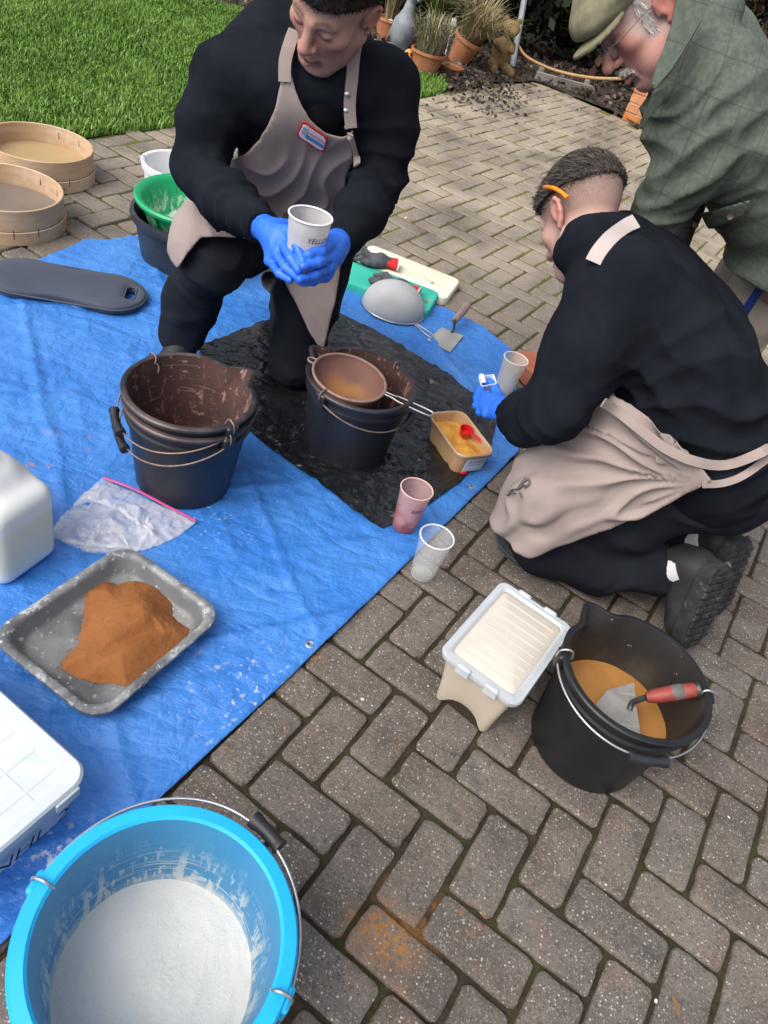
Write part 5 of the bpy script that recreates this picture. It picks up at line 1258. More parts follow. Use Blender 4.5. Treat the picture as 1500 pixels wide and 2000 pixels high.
F_.bx((0, 0, .105), (.12, .078, .105), r=.028, k=0); F_.bx((.02, 0, .215), (.085, .055, .05), r=.04, k=.06); F_.cap((.075, 0, .25), (.075, 0, .275), .028, .026, k=.012)
F_.chain([(.06, 0, .25), (.01, 0, .275), (-.02, 0, .262), (-.03, 0, .23)], [.016, .014, .014, .016], k=.02)
P, Q = F_.mesh(); obj('body', (relax(P, Q, 3), Q), m_jug, t); obj('cap', xf(lathe([(.028, 0), (.029, .02), (.026, .024), (0, .024)], 28), trs((.075, 0, .272))), m_red, t)
# bits lying about
m_peb = mat('pale_stone', (.62, .61, .58), (.70, .69, .66), rough=.8)
for i, (x, y, s_) in enumerate(((708, 1366, .0045), (1281, 1955, .0045), (1423, 1596, .0035), (1183, 1728, .003), (905, 722, .004), (793, 425, .006), (640, 1480, .002), (836, 1340, .0025))):
    p = at(x, y, .002); o = obj('pebble', xf(lathe([(0, -.6), (.8, -.4), (1, .1), (.6, .6), (0, .7)], 8), trs((0, 0, 0), (.2, .1, i), (s_, s_ * .75, s_ * .7))), m_peb); o.location = (p[0], p[1], .0025)
    tag(o, ('small white stone chip on the paving between the eyelet and the cream storage box', 'pale stone chip on a paver nearest the bottom edge of the photo', 'white stone chip on the paving below the black slurry bucket', 'pale stone chip on the paving under the slurry bucket, towards the blue bucket', 'white stone chip on the paving beside the single orange brick', 'pale stone on the far paving near the elbow of the kneeling man', 'tiny pale grit speck on the paving by the long tarpaulin edge', 'tiny pale grit speck on the paving left of the cream storage box')[i], 'stone', group='pale stone chips on the paving')
vf, lc = leaf_cloud(np.array([list(at(1320, 1965, .004)), list(at(845, 225, .01)), list(at(920, 265, .01)), list(at(1010, 190, .01)), list(at(1128, 215, .01)), list(at(700, 420, .01))]), .022, [(.16, .10, .05), (.05, .04, .03)], np.random.default_rng(2), .1, .35)
o = obj('fallen_leaves', vf, m_leaf, col=lc); tag(o, kind='stuff')
# ================================================================== PEOPLE
def touch(F_, px, py, off=0.0, d0=1.2, d1=2.6):      # where the body meets the line of sight of a landmark
    d = np.linspace(d0, d1, 900); P = CAM_C + ray(px, py)[None, :] * d[:, None]
    lo = np.array([a[0] for a in F_.ax]); hi = np.array([a[-1] for a in F_.ax]); ok_ = ((P > lo) & (P < hi)).all(1)
    f = np.where(ok_, sample(F_, P), 1.0) - off; j = np.argmax(f < 0) if (f < 0).any() else int(np.argmin(f)); return P[j]
def on_plane(pts, o, n, a, b):
    out = []
    for (px, py) in pts:
        r = ray(px, py); t = ((o - CAM_C) @ n) / (r @ n); p = CAM_C + r * t - o; out.append((p @ a, p @ b))
    return out
def plane_axes(n):
    n = nrm(n); a = nrm(np.cross([0, 0, 1.0], n)); return n, a, np.cross(n, a)
def head_local(p):
    F_ = Field((-.112, -.17, -.135), (.112, .15, .14), .0027); g = p.get
    w = g('w', 1.0)
    F_.ell((0, .045, -.018), (.076 * w, .088, .098), k=0); F_.ell((0, .048, .030), (.062 * w, .052, .056), k=.03)
    F_.ell((0, -.02, .034), (.060 * w, .066, .058), k=.03); F_.ell((0, -.072, .036), (.047 * w, .045, .048), k=.03)
    for s in (-1, 1):
        F_.cap((s * .055 * w, -.05, -.005), (s * .022, -.100, .060), .020 * g('jaw', 1), .018 * g('jaw', 1), k=.03)
        F_.ell((s * .044 * w, -.016, .060), (.022, .018, .020 * g('cheek', 1)), k=.025)
        if g('jowl'): F_.ell((s * .045, -.070, .040), (.022, .026, .026), k=.03)
    F_.ell((0, -.101, .068), (.023, .018, .018), k=.025)
    for s in (-1, 1): F_.cap((s * .040, .025, .078), (s * .012, .020, .091), .010, .009, k=.018)
    for s in (-1, 1): F_.ell((s * .031, .002, .103), (.020, .0125, .016), k=.014, mode='s')
    for s in (-1, 1):
        F_.ell((s * .031, .001, .0815), (.0155, .0115, .0105), k=.005)
        F_.chain([(s * .045, .001, .0855), (s * .031, -.0045, .0925), (s * .018, -.001, .0885)], [.0012, .0014, .0012], k=.003, mode='s')
    nl = g('nose', 1.0)
    F_.cap((0, .016, .090), (0, -.026, .090 + .024 * nl), .0090, .0120 * nl, k=.013); F_.ell((0, -.031, .091 + .023 * nl), (.0135 * nl, .0105, .0115), k=.008)
    for s in (-1, 1): F_.ell((s * .0135 * nl, -.033, .101), (.0085, .0085, .0105), k=.006); F_.ell((s * .0065, -.042, .106), (.004, .004, .006), k=.004, mode='s')
    F_.chain([(-.023, -.068, .083), (-.008, -.0625, .0965), (.008, -.0625, .0965), (.023, -.068, .083)], [.0045, .0068, .0068, .0045], k=.008)
    F_.chain([(-.020, -.073, .084), (0, -.0765, .0955), (.020, -.073, .084)], [.0045, .0078, .0045], k=.008)
    F_.chain([(-.026, -.0695, .086), (0, -.0695, .105), (.026, -.0695, .086)], [.0016, .0022, .0016], k=.004, mode='s')
    F_.chain([(-.018, -.087, .088), (.018, -.087, .088)], [.005, .005], k=.012, mode='s')
    if g('old'):
        for s in (-1, 1):
            F_.chain([(s * .020, -.036, .102), (s * .033, -.062, .088), (s * .034, -.078, .08)], [.0022, .0022, .0015], k=.006, mode='s')
            F_.chain([(s * .020, -.010, .092), (s * .036, -.014, .088)], [.0016, .0014], k=.005, mode='s')
    for s in (-1, 1):
        e = [(s * .074, -.008, .006), (s * .078, .012, .006), (s * .084, .028, -.006), (s * .088, .030, -.018), (s * .089, .018, -.027), (s * .086, -.002, -.026), (s * .080, -.018, -.016), (s * .077, -.029, -.006)]
        F_.ell((s * .079, .004, -.011), (.006, .028, .017), k=.006); F_.chain(e, [.0045, .0048, .005, .005, .005, .0048, .0055, .0065], k=.004)
        F_.ell((s * .087, .000, -.006), (.006, .013, .008), k=.004, mode='s')
    return F_
def add_head(F_, c, R, loc, neck_to, nr=(.056, .062)):
    pts = np.array([[sx, sy, sz] for sx in (-.11, .11) for sy in (-.165, .145) for sz in (-.13, .135)]) @ R.T + c
    sl = F_.sub(pts.min(0), pts.max(0)); X, Y, Z = F_.xyz(sl); sh = np.broadcast(X, Y, Z).shape
    W = np.stack([np.broadcast_to(a, sh).ravel() for a in (X, Y, Z)], 1) - c; L_ = W @ R
    d = np.full(len(L_), .9); ins = (np.abs(L_[:, 0]) < .110) & (L_[:, 1] > -.168) & (L_[:, 1] < .148) & (L_[:, 2] > -.133) & (L_[:, 2] < .138)
    d[ins] = sample(loc, L_[ins]); d = d.reshape(sh).astype(np.float32)
    F_.cap(c + R @ np.array([0, -.05, -.022]), neck_to, nr[0], nr[1], k=.02)
    F_.put(sl, d, .022, 'u')
def face_col(P, c, R, base, o):
    L_ = (P - c) @ R; x, y, z = L_.T; n = len(P); C = np.tile(np.array(base), (n, 1))
    def mixc(m, col):
        nonlocal C
        m = np.clip(m, 0, 1)[:, None]; C = C * (1 - m) + np.array(col) * m
    inh = (np.linalg.norm(L_, axis=1) < .19)
    mixc(.40 * (.5 + .5 * fbm(P * 28, 3, 3)) * inh, np.array(base) * np.array([.92, .72, .70]))
    g = lambda cx, cy, cz, r: np.exp(-((np.abs(x) - cx) ** 2 + (y - cy) ** 2 + (z - cz) ** 2) / r ** 2)
    red = np.array(base) * np.array([.98, .60, .58])
    mixc(.75 * g(.042, -.025, .075, .026) * o.get('cheek', 1), red); mixc(.8 * g(0, -.03, .114, .017), red)
    mixc(.9 * (np.abs(x) > .0780) * (np.abs(y) < .040) * (np.abs(z + .01) < .035), np.array(base) * np.array([1.0, .70, .68]))
    lip = (np.abs(x) < .025) * np.exp(-((y + .0695) / .0095) ** 2) * (z > .080); mixc(.75 * lip, np.array(base) * np.array([.72, .42, .42]))
    mixc(.9 * (np.abs(x) < .025) * np.exp(-((y + .0695) / .0022) ** 2) * (z > .08), np.array(base) * .25)
    if o.get('brow'):
        ax_ = np.abs(x); by = .026 + .006 * np.sin((ax_ - .010) / .036 * 2.4); m = np.exp(-((y - by) / .0052) ** 2) * sstep(.008, .014, ax_) * (1 - sstep(.042, .052, ax_)) * (z > .06)
        mixc(o['brow'] * m * (.75 + .25 * vnoise(P * 500, 9)), o['hair'])
    ll = np.exp(-((y + .0040 + .004 * ((np.abs(x) - .031) / .014) ** 2 * -1) / .0020) ** 2) * (np.abs(np.abs(x) - .031) < .0145) * (z > .07); mixc(.92 * ll, (.012, .009, .008))
    mixc(.30 * np.exp(-((y - .001) / .012) ** 2 - ((np.abs(x) - .031) / .016) ** 2) * (z > .06), np.array(base) * np.array([.6, .42, .42]))
    if o.get('stub'):
        m = sstep(-.035, -.06, y) * (z > -.02) * (np.abs(x) < .07); m = np.maximum(m, .8 * np.exp(-((y + .052) / .007) ** 2) * (np.abs(x) < .026) * (z > .07)); mixc(o['stub'] * m * (.8 + .3 * vnoise(P * 420, 4)) * inh, np.array(o['hair']) * .6 + np.array(base) * .25)
    if o.get('fade'):
        y0, y1 = o['fade']; lim = .035 + .030 * sstep(.02, .07, z)
        m = sstep(y0, y1, y - .022 * sstep(.0, .08, z)) * (1 - sstep(.045, .075, z)) * inh * (np.abs(x) < .0785); mixc(o.get('fades', .8) * m * (.85 + .22 * vnoise(P * 480, 5)), o['hair'])
    return C.clip(.004, 1)
def strands(P, N, n, R, ln, dirv, cols, seed, w=.0009, spread=.45, droop=0.0):
    r = np.random.default_rng(seed); i = r.integers(0, len(P), n); p = P[i] + r.normal(0, .0012, (n, 3)); d = N[i] * .75 + np.asarray(dirv) + r.normal(0, spread, (n, 3)); d /= np.linalg.norm(d, axis=1)[:, None]
    l = ln * r.uniform(.5, 1.15, n)[:, None]; s = np.cross(d, r.normal(0, 1, (n, 3))); s /= np.linalg.norm(s, axis=1)[:, None]; s *= w
    m_ = p + d * l * .55; t = p + d * l + np.asarray(dirv) * l * .35 + np.array([0, 0, -droop]) * l
    p = p - N[i] * .002
    Vv = np.stack([p - s, p + s, m_ + s * .8, m_ - s * .8, t], 1).reshape(-1, 3); k = np.arange(n) * 5
    F_ = [(a, a + 1, a + 2, a + 3) for a in k] + [(a + 3, a + 2, a + 4) for a in k]
    cols = np.asarray(cols); C = cols[r.integers(0, len(cols), n)] * r.uniform(.65, 1.35, n)[:, None]; return (Vv, F_), np.repeat(C, 5, 0)
def tie(parts_vf, cols):
    return merge(parts_vf), np.vstack(cols)
def hair_cap(loc, c, R, fn, off, base, cols, n, ln, dirv, seed, parent, name='hair', spread=.45, w=.0009, amp=.002):
    H = loc.copy(); X, Y, Z = H.xyz((slice(None),) * 3); th = off; H.f = np.maximum(H.f - th, -fn(X, Y, Z).astype(np.float32)); H.f = np.maximum(H.f, -(loc.f + .006))
    P, Q = H.mesh(); P = relax(P, Q, 2); N_ = vnormals(P, Q); P = P + N_ * (amp * fbm(P * np.array([140, 140, 60]), 3, seed))[:, None]
    up = np.einsum('ij,ij->i', N_, nrm_rows(P - np.array([0, .02, -.01]))) > .2
    (sv, sf), sc_ = strands(P[up], N_[up], n, R, ln, dirv, cols, seed, w, spread)
    cb = np.tile(np.array(base), (len(P), 1)) * (1 + .3 * fbm(P * np.array([200, 200, 60]), 2, seed + 1))[:, None]
    v = np.vstack([P, sv]) @ R.T + c; f = [tuple(q) for q in Q] + [tuple(int(i) + len(P) for i in q) for q in sf]
    return obj(name, (v, f), m_hair, parent, world=True, col=np.vstack([cb, sc_]).clip(.003, 1))
def nrm_rows(A): return A / (np.linalg.norm(A, axis=1)[:, None] + 1e-9)
def frame(Fc, Uc):                          # head axes from camera-space directions
    Fw = nrm(CAM_R.T @ np.array(Fc)); Uw = CAM_R.T @ np.array(Uc); Uw = nrm(Uw - Fw * (Uw @ Fw)); return np.stack([np.cross(Uw, Fw), Uw, Fw], 1)

m_skin = mat('skin', (1, 1, 1), rough=.55, spec=.28, vcol=True, sss=.06, bump=[(420, .25, .0007), (140, .12, .001)])
m_hair = mat('hair', (1, 1, 1), rough=.6, spec=.3, vcol=True)
m_fleece = mat('black_fleece', (.0080, .0095, .0140), (.0130, .0150, .0215), vs=12, rough=1.0, spec=.08, over=[((.05, .05, .055), 330, .70, .76, .6), ((.012, .013, .018), 4, .5, .75, .6)], bump=[(320, .5, .0016), (900, .4, .0006)])
m_tee = mat('black_cotton', (.004, .004, .006), (.006, .006, .008), vs=9, rough=.95, spec=.15)
m_trs = mat('navy_work_trousers', (.0085, .0100, .0150), (.0130, .0155, .0220), vs=9, rough=.9, spec=.18, bump=[(700, .3, .0006), (40, .2, .004)])
m_apron = mat('beige_apron', (.285, .232, .215), (.325, .268, .248), vs=5, rough=.85, spec=.25, over=[((.22, .17, .15), 7, .60, .78, .4)], bump=[(800, .25, .0005), ((16, 16, 16), .25, .006)])
m_nitrile = mat('blue_nitrile', (.022, .135, .66), (.032, .165, .74), vs=18, rough=.42, spec=.5, bump=[((140, 140, 140), .30, .0012), (38, .35, .003, 'c')])
m_metal = mat('press_stud', (.6, .6, .6), rough=.3, metal=.9)
m_sock = mat('white_sock', (.62, .62, .64), (.7, .7, .72), vs=60, rough=.95)
m_shoeb = mat('black_shoe', (.014, .015, .018), (.024, .025, .028), vs=20, rough=.7, bump=[(200, .3, .001)])
m_shoew = mat('shoe_white', (.66, .66, .66), (.74, .74, .74), vs=20, rough=.6)
m_sole = mat('black_sole', (.016, .017, .019), (.035, .036, .038), vs=30, rough=.75, over=[((.12, .11, .10), 40, .58, .7, .6)])
HAIR1 = (.020, .016, .014)

def shoe(parent, heel, toe, upv, mats, L_=None, stripe=False, lug=False, wd=1.0):
    heel = np.asarray(heel, float); toe = np.asarray(toe, float); x = nrm(toe - heel); z = nrm(np.asarray(upv) - x * (np.asarray(upv) @ x)); y = np.cross(z, x); R = np.stack([x, y, z], 1); L_ = np.linalg.norm(toe - heel) if L_ is None else L_
    R = R * np.array([1, wd, wd]); F_ = Field((-.03, -.06, -.03), (L_ + .03, .06, .13), .0035)
    F_.cap((.042, 0, .045), (.052, 0, .095), .040, .038, k=.03); F_.cap((.045, 0, .04), (L_ - .055, 0, .030), .038, .032, k=.03); F_.ell((L_ - .06, 0, .026), (.062, .043, .026), k=.02)
    F_.cap((.06, 0, .07), (L_ * .62, 0, .042), .034, .028, k=.03)
    F_.f = np.maximum(F_.f, -F_.half((0, 0, .006), (0, 0, 1)).astype(np.float32)); F_.cap((.045, 0, .09), (.045, 0, .14), .029, .032, k=.006, mode='s')
    P, Q = F_.mesh(); P = relax(P, Q, 1); up_ = obj('shoe', (P @ R.T + heel, Q), mats[0], parent, world=True)
    n = 60; t = np.linspace(0, 2 * np.pi, n, endpoint=False); cx = np.where(np.cos(t) > 0, L_ - .058 + .060 * np.cos(t), .042 + .042 * np.cos(t)); w = np.where(np.cos(t) > 0, .046, .038); cy = w * np.sin(t)
    rings = [np.c_[cx, cy, np.full(n, zz)] for zz in (-.016, -.014, .0, .012, .013)]; rings[0] = rings[0] * np.array([.985, .93, 1]); rings[-1] = rings[-1] * np.array([.97, .86, 1])
    so = obj('sole', xf(loft(rings), np.block([[R, heel[:, None]], [np.zeros((1, 3)), np.ones((1, 1))]])), mats[1], up_, world=True, autos=40)
    M_ = np.block([[R, heel[:, None]], [np.zeros((1, 3)), np.ones((1, 1))]])
    if lug:
        lv = []
        for i in range(11):
            for s in (-1, 0, 1):
                xx = .014 + i * (L_ - .03) / 10; hw = (.012 if s == 0 else .010); 
                if abs(s) and (i in (0, 10)): continue
                lv.append(xf(box(.0075, hw, .003, .001), trs((xx, s * .027, -.0175), (0, 0, .25 * s))))
        obj('tread', xf(merge(lv), M_), mats[1], up_, world=True, smooth=False)
        ow = np.linspace(0, 2 * np.pi, 40, endpoint=False); obj('heel_window', xf(tube(np.c_[.06 + .045 * np.cos(ow), np.full(40, .0), .002 + .011 * np.sin(ow)] + np.array([0, -.041, 0]), .004, 8, closed=True), M_), mats[2], up_, world=True)
    for k in range(4):
        xx = .085 + k * .021; zt = .094 - k * .010
        obj('lace', xf(tube(bez([(xx, -.024, zt - .012), (xx + .004, 0, zt + .004), (xx, .024, zt - .012)], 12), .0028, 6, flat=.6), M_), mats[2] if stripe else mats[0], up_, world=True)
    if stripe:
        for s in (-1, 1): obj('stripe', xf(tube(bez([(.015, s * .041, .045), (.06, s * .042, .052), (.11, s * .043, .022), (.16, s * .040, .036)], 20), .0055, 6, flat=.5), M_), mats[2], up_, world=True)
        obj('foxing', xf(loft([np.c_[cx * 1.003, cy * 1.01, np.full(n, zz)] for zz in (-.003, .004)], False, False), M_), mats[2], up_, world=True)
    return up_
def hand(parent, name, wrist, pr, fingers, thumb, m, pal=.0165, base_r=.0094, h=.0026, cuff=None, col=None, wr=.027, wrk=0):
    allp = np.array([wrist, pr] + [p for f in fingers for p in f] + list(thumb)); F_ = Field(allp.min(0) - .05, allp.max(0) + .05, h)
    for f in fingers: F_.cap(wrist * .35 + pr * .65, f[0], pal, .0125, k=.014)
    F_.cap(wrist, pr, wr, .026, k=.02)
    for i, f in enumerate(fingers):
        b = base_r * (.86 if i == 3 else 1); n = len(f); F_.chain(f, [b * (1.06 - .24 * j / (n - 1)) for j in range(n)], k=.0028)
        for j in range(1, n - 1): F_.ell(f[j], (b * 1.03,) * 3, k=.003)
    F_.cap(wrist * .5 + pr * .5, thumb[0], .019, .0135, k=.016); F_.chain(thumb, [.0130, .0122, .0100][:len(thumb)], k=.005)
    if cuff is not None: F_.chain(cuff, [.031, .034], k=.008)
    P, Q = keep_big(*F_.mesh()); P = relax(P, Q, 1); N_ = vnormals(P, Q)
    if wrk: ax_ = nrm(pr - wrist); q = P @ ax_; P = P + N_ * (wrk * fbm(np.c_[q * 90, P[:, 0] * 25, P[:, 2] * 25], 2, 5, ridge=True))[:, None]
    return obj(name, (P, Q), m, parent, world=True, col=col)

# ------------------------------------------------------------------ the man kneeling on one knee with the cup
t1_ = thing('person', 'kneeling man in black fleece, beige apron and blue gloves holding a plastic cup', 'person', (-.52, 2.0, 0.0))
R1_ = frame((-.531, .80, -.26), (.136, -.22, -.96)); h1 = V(656, 3, 1.536)
nk = np.array([-.437, 1.875, .945]); hip = np.array([-.53, 2.17, .47]); A_ = nrm([.94, .29, .12]); D_ = nrm(hip - nk); Nf = nrm(np.cross(D_, A_)); Nf = Nf if Nf[1] < 0 else -Nf
shR, shL = V(450, 160, 1.73), V(746, 166, 1.77); elR, wrR = V(388, 328, 1.80), V(505, 437, 1.62); elL, wrL = V(742, 345, 1.86), V(672, 462, 1.64)
hpR, hpL = hip - A_ * .09, hip + A_ * .09; knR, anR = at(418, 505, .44), np.array([-.765, 1.91, .11]); knL, anL = np.array([-.42, 2.03, .085]), np.array([-.57, 2.42, .09])
def torso1(F_, e=0.0, arms=True):
    for s, hw, r in ((.14, .11, .098), (.36, .095, .108), (.62, .075, .100), (.84, .08, .100), (1.0, .085, .110)):
        c = nk + D_ * s * .56; F_.cap(c - A_ * hw, c + A_ * hw, r + e, k=.08)
    F_.cap(nk - A_ * .03 - np.array([0, 0, .035]), shR, .072 + e, .072 + e, k=.06); F_.cap(nk + A_ * .03 - np.array([0, 0, .035]), shL, .072 + e, .072 + e, k=.06)
    F_.cap(V(535, 92, 1.80), V(660, 95, 1.82), .088 + e, k=.07); F_.cap(V(535, 92, 1.80), shR, .086 + e, .075 + e, k=.06)
    if arms:
        F_.chain([shR, shR * .5 + elR * .5 + np.array([-.012, 0, .01]), elR], [.075 + e, .068 + e, .060 + e], k=.035); F_.chain([elR, elR * .5 + wrR * .5 + np.array([0, 0, -.012]), wrR], [.062 + e, .058 + e, .042 + e], k=.03)
        F_.chain([shL, shL * .5 + elL * .5 + np.array([.014, 0, .006]), elL], [.074 + e, .067 + e, .059 + e], k=.035); F_.chain([elL, elL * .5 + wrL * .5 + np.array([0, 0, -.012]), wrL], [.062 + e, .058 + e, .042 + e], k=.03)
def legs1(F_, e=0.0):
    F_.cap(hpR, hpL, .115 + e, k=.05)
    F_.chain([hpR, hpR * .5 + knR * .5, knR], [.108 + e, .098 + e, .076 + e], k=.04); F_.chain([knR, knR * .45 + anR * .55 + np.array([-.01, .03, 0]), anR + np.array([.030, -.02, .030])], [.074 + e, .070 + e, .064 + e], k=.04)
    F_.chain([hpL, hpL * .5 + knL * .5, knL], [.108 + e, .096 + e, .078 + e], k=.04); F_.chain([knL, anL], [.072 + e, .058 + e], k=.04)
lo, hi = np.array([-.95, 1.40, -.02]), np.array([-.10, 2.60, 1.24])
Fb = Field(lo, hi, .013, (h1 - .125, h1 + .125, .0031))
torso1(Fb, -.022); legs1(Fb, -.02)
loc1 = head_local(dict(w=1.0, jaw=1.05)); add_head(Fb, h1, R1_, loc1, nk + np.array([0, .01, -.01]))
P, Q = Fb.mesh()
C = face_col(P, h1, R1_, (.47, .285, .225), dict(brow=.85, hair=HAIR1, stub=.38, fade=(.02, .07), fades=.75, cheek=.7))
P[:, 2] = np.maximum(P[:, 2], .012)
obj('body', (P, Q), m_skin, t1_, world=True, col=C)
hair_cap(loc1, h1, R1_, lambda X, Y, Z: Y - (.040 + .018 * sstep(-.02, .07, Z)), .008, (.022, .017, .014), [(.03, .022, .018), (.045, .034, .027), (.015, .012, .01)], 6000, .008, (0, .3, .7), 3, t1_, spread=.25)
Fj = Field(lo, hi, .0075); torso1(Fj)
for s, r in ((-1, .02), (1, .02)):
    F_ = None
ring = [nk + R1_ @ np.array([.0, 0, 0]) * 0 + A_ * .078 * math.cos(a) + nrm(np.cross(A_, [0, 0, 1.0])) * -.072 * math.sin(a) + np.array([0, 0, .02 + .03 * max(0, -math.sin(a) * -1)]) for a in np.linspace(-.75, math.pi + .75, 14)]
backd = nrm(np.array([-.29, .94, 0])); ring = [nk + A_ * .082 * math.cos(a) + backd * .075 * math.sin(a) + np.array([0, 0, .030 + .012 * math.sin(a)]) for a in np.linspace(-.55, math.pi + .55, 14)]
Fj.chain(ring, [.017] * 14, k=.02)
Fj.cap(wrR, wrR + (wrR - elR) * .12, .028, .028, k=.01, mode='s')
jv = cloth(Fj, .006, 7.0, [(nrm(elR - shR), .9)], 101, 2, .0012, extra=[fold(elR, elR - shR, .15, .060, .022, 1), fold(wrR * .6 + elR * .4, wrR - elR, .13, .045, .016, 2), fold(elL, elL - shL, .15, .060, .022, 3), fold(wrL * .6 + elL * .4, wrL - elL, .13, .045, .016, 4), fold(shR * .8 + nk * .2 + D_ * .12, A_ + D_ * .6, .14, .05, .014, 5), fold(shL * .8 + nk * .2 + D_ * .12, A_ - D_ * .6, .14, .05, .014, 6)]); obj('fleece', jv, m_fleece, t1_, world=True)
Ft = Field(nk - .16, nk + .16, .006); Ft.cap(nk + np.array([.005, -.01, -.02]), nk + np.array([.005, -.015, -.08]), .066, .07, k=0); Ft.cap(nk + np.array([0, 0, .015]), h1 + R1_ @ np.array([0, -.04, -.02]), .064, .05, k=.02); Ft.cut(nk + np.array([0, -.02, .035]), (0, -.25, 1)); P, Q = Ft.mesh(); obj('t_shirt', (relax(P, Q, 2), Q), m_tee, t1_, world=True)
Fl = Field(lo, hi, .0085); legs1(Fl, .004); Fl.cut((0, 0, .008), (0, 0, -1))
obj('trousers', cloth(Fl, .009, 8.0, [((0, 0, 1), 1.2)], 111, 2, .002, extra=[fold(knR, anR - knR, .15, .07, .014, 11), fold(anR + np.array([0, 0, .06]), (0, .3, 1), .13, .06, .016, 12), fold(knL, anL - knL + np.array([0, 0, .2]), .16, .05, .014, 13)]), m_trs, t1_, world=True)
# apron: a thin sheet lying on fleece and trousers
fine_h = .0055
Fa0 = Field(np.array([-.86, 1.45, .02]), np.array([-.16, 2.25, 1.08]), fine_h); torso1(Fa0, .004, arms=False); Fa0.cap(hpR, hpL, .12, k=.08)
o_ = nk + D_ * .25 + Nf * .115
a_, b_ = A_, -D_
bibpx = [(556, 148), (538, 205), (505, 262), (462, 318), (440, 352), (420, 420), (470, 470), (560, 520), (640, 470), (668, 395), (676, 340), (690, 300), (693, 236), (672, 252), (640, 246), (607, 222), (580, 190)]
bib_ = draped(Fa0, .024, [Fa0.poly(on_plane(bibpx, o_, Nf, a_, b_), a_, b_, o_), -Fa0.half(nk + D_ * .2 + Nf * .02, Nf)], .004, 6.0, [(D_, .5)], 121, extra=[fold(nk + D_ * .38 + Nf * .1 + A_ * .04, A_ * .9 + D_ * .45, .20, .055, .026, 21), fold(nk + D_ * .5 + Nf * .1, D_ + A_ * .3, .15, .05, .022, 22), fold(nk + D_ * .42 + Nf * .1 - A_ * .12, A_ - D_ * .8, .12, .045, .018, 25)], lo=-.009)
obj('apron_bib', bib_, m_apron, t1_, world=True)
Fs0 = Field(np.array([-.88, 1.60, .02]), np.array([-.22, 2.25, .75]), fine_h); legs1(Fs0, .012); Fs0.cap(hip + Nf * .06, (hpL + knL) / 2 + np.array([.05, -.06, 0]), .09, .09, k=.06); Fs0.cap((hpL + knL) / 2 + np.array([.05, -.05, 0]), knL + np.array([.05, -.02, .05]), .09, .075, k=.06); Fs0.cap(hpR + np.array([-.03, -.02, .03]), knR + np.array([-.03, .03, .03]), .10, .085, k=.05)
Nv = nrm(CAM_C - np.array([-.4, 2.0, .4])); Nv, va, vb_ = plane_axes(Nv)
oR = (hpR + knR) / 2 - Nv * -.10; oL = (hpL + knL) / 2 + Nv * .12
flR = [(372, 335), (520, 330), (575, 470), (520, 468), (470, 470), (440, 468), (405, 472), (384, 500), (362, 527), (346, 512), (335, 490), (346, 420)]
flL = [(540, 440), (660, 400), (672, 480), (664, 540), (655, 590), (642, 640), (632, 690), (608, 655), (588, 615), (572, 580), (552, 545)]
obj('apron_flap', draped(Fs0, .018, [Fs0.poly(on_plane(flR, oR, Nv, va, vb_), va, vb_, oR), -Fs0.half((hpR + knR) / 2 - Nv * .02, Nv)], .004, 9., [(nrm(knR - hpR), .6)], 131, extra=[fold((hpR + knR) / 2, A_, .25, .055, .016, 23)], lo=-.004), m_apron, t1_, world=True)
obj('apron_flap', draped(Fs0, .024, [Fs0.poly(on_plane(flL, oL, Nv, va, vb_), va, vb_, oL), -Fs0.half((hpL + knL) / 2 - Nv * .02, Nv)], .004, 9., [((0, 0, 1), .45)], 141, extra=[fold((hpL + knL) / 2 + np.array([.05, 0, 0]), A_ + np.array([0, 0, .35]), .25, .055, .024, 24)], lo=-.006), m_apron, t1_, world=True)
Fst = Field(np.array([-.62, 1.62, .62]), np.array([-.22, 2.02, 1.08]), .005); torso1(Fst, .004, arms=False); Fst.chain(ring, [.017] * 14, k=.02)
for k_, pts in enumerate(([(556, 160), (557, 120), (566, 85), (575, 60)], [(686, 250), (683, 205), (688, 150), (692, 105), (700, 70)])):
    ln_ = [on_mesh(np.vstack([jv[0], bib_[0]]), x, y, .003, .010) for x, y in pts]; ln_ = bez(ln_, 24)
    obj('apron_strap', ribbon(ln_, [nrm(CAM_C - p + np.array([0, 0, .3])) for p in ln_], .0135), m_apron, t1_, world=True, autos=30)
for (x, y) in ((678, 184), (676, 216), (677, 248), (683, 270)):
    p = on_mesh(np.vstack([jv[0], bib_[0]]), x, y, .0065, .010); n_ = nrm(CAM_C - p); a2_ = plane_axes(n_); M_ = np.eye(4); M_[:3, 0] = a2_[1]; M_[:3, 1] = a2_[2]; M_[:3, 2] = n_; M_[:3, 3] = p
    obj('press_stud', xf(lathe([(.0, .003), (.0035, .0025), (.0055, .001), (.0058, -.002)], 14), M_), m_metal if y < 230 else m_apron, t1_, world=True)
p0_, p1_ = touch(Fst, 690, 285, .012), touch(Fst, 697, 322, .012); obj('strap_tail', tube(bez([on_mesh(np.vstack([jv[0], bib_[0]]), x_, y_, .003, .01) for x_, y_ in ((684, 262), (690, 285), (696, 305), (697, 322))], 12), .010, 8, flat=.25), m_apron, t1_, world=True)
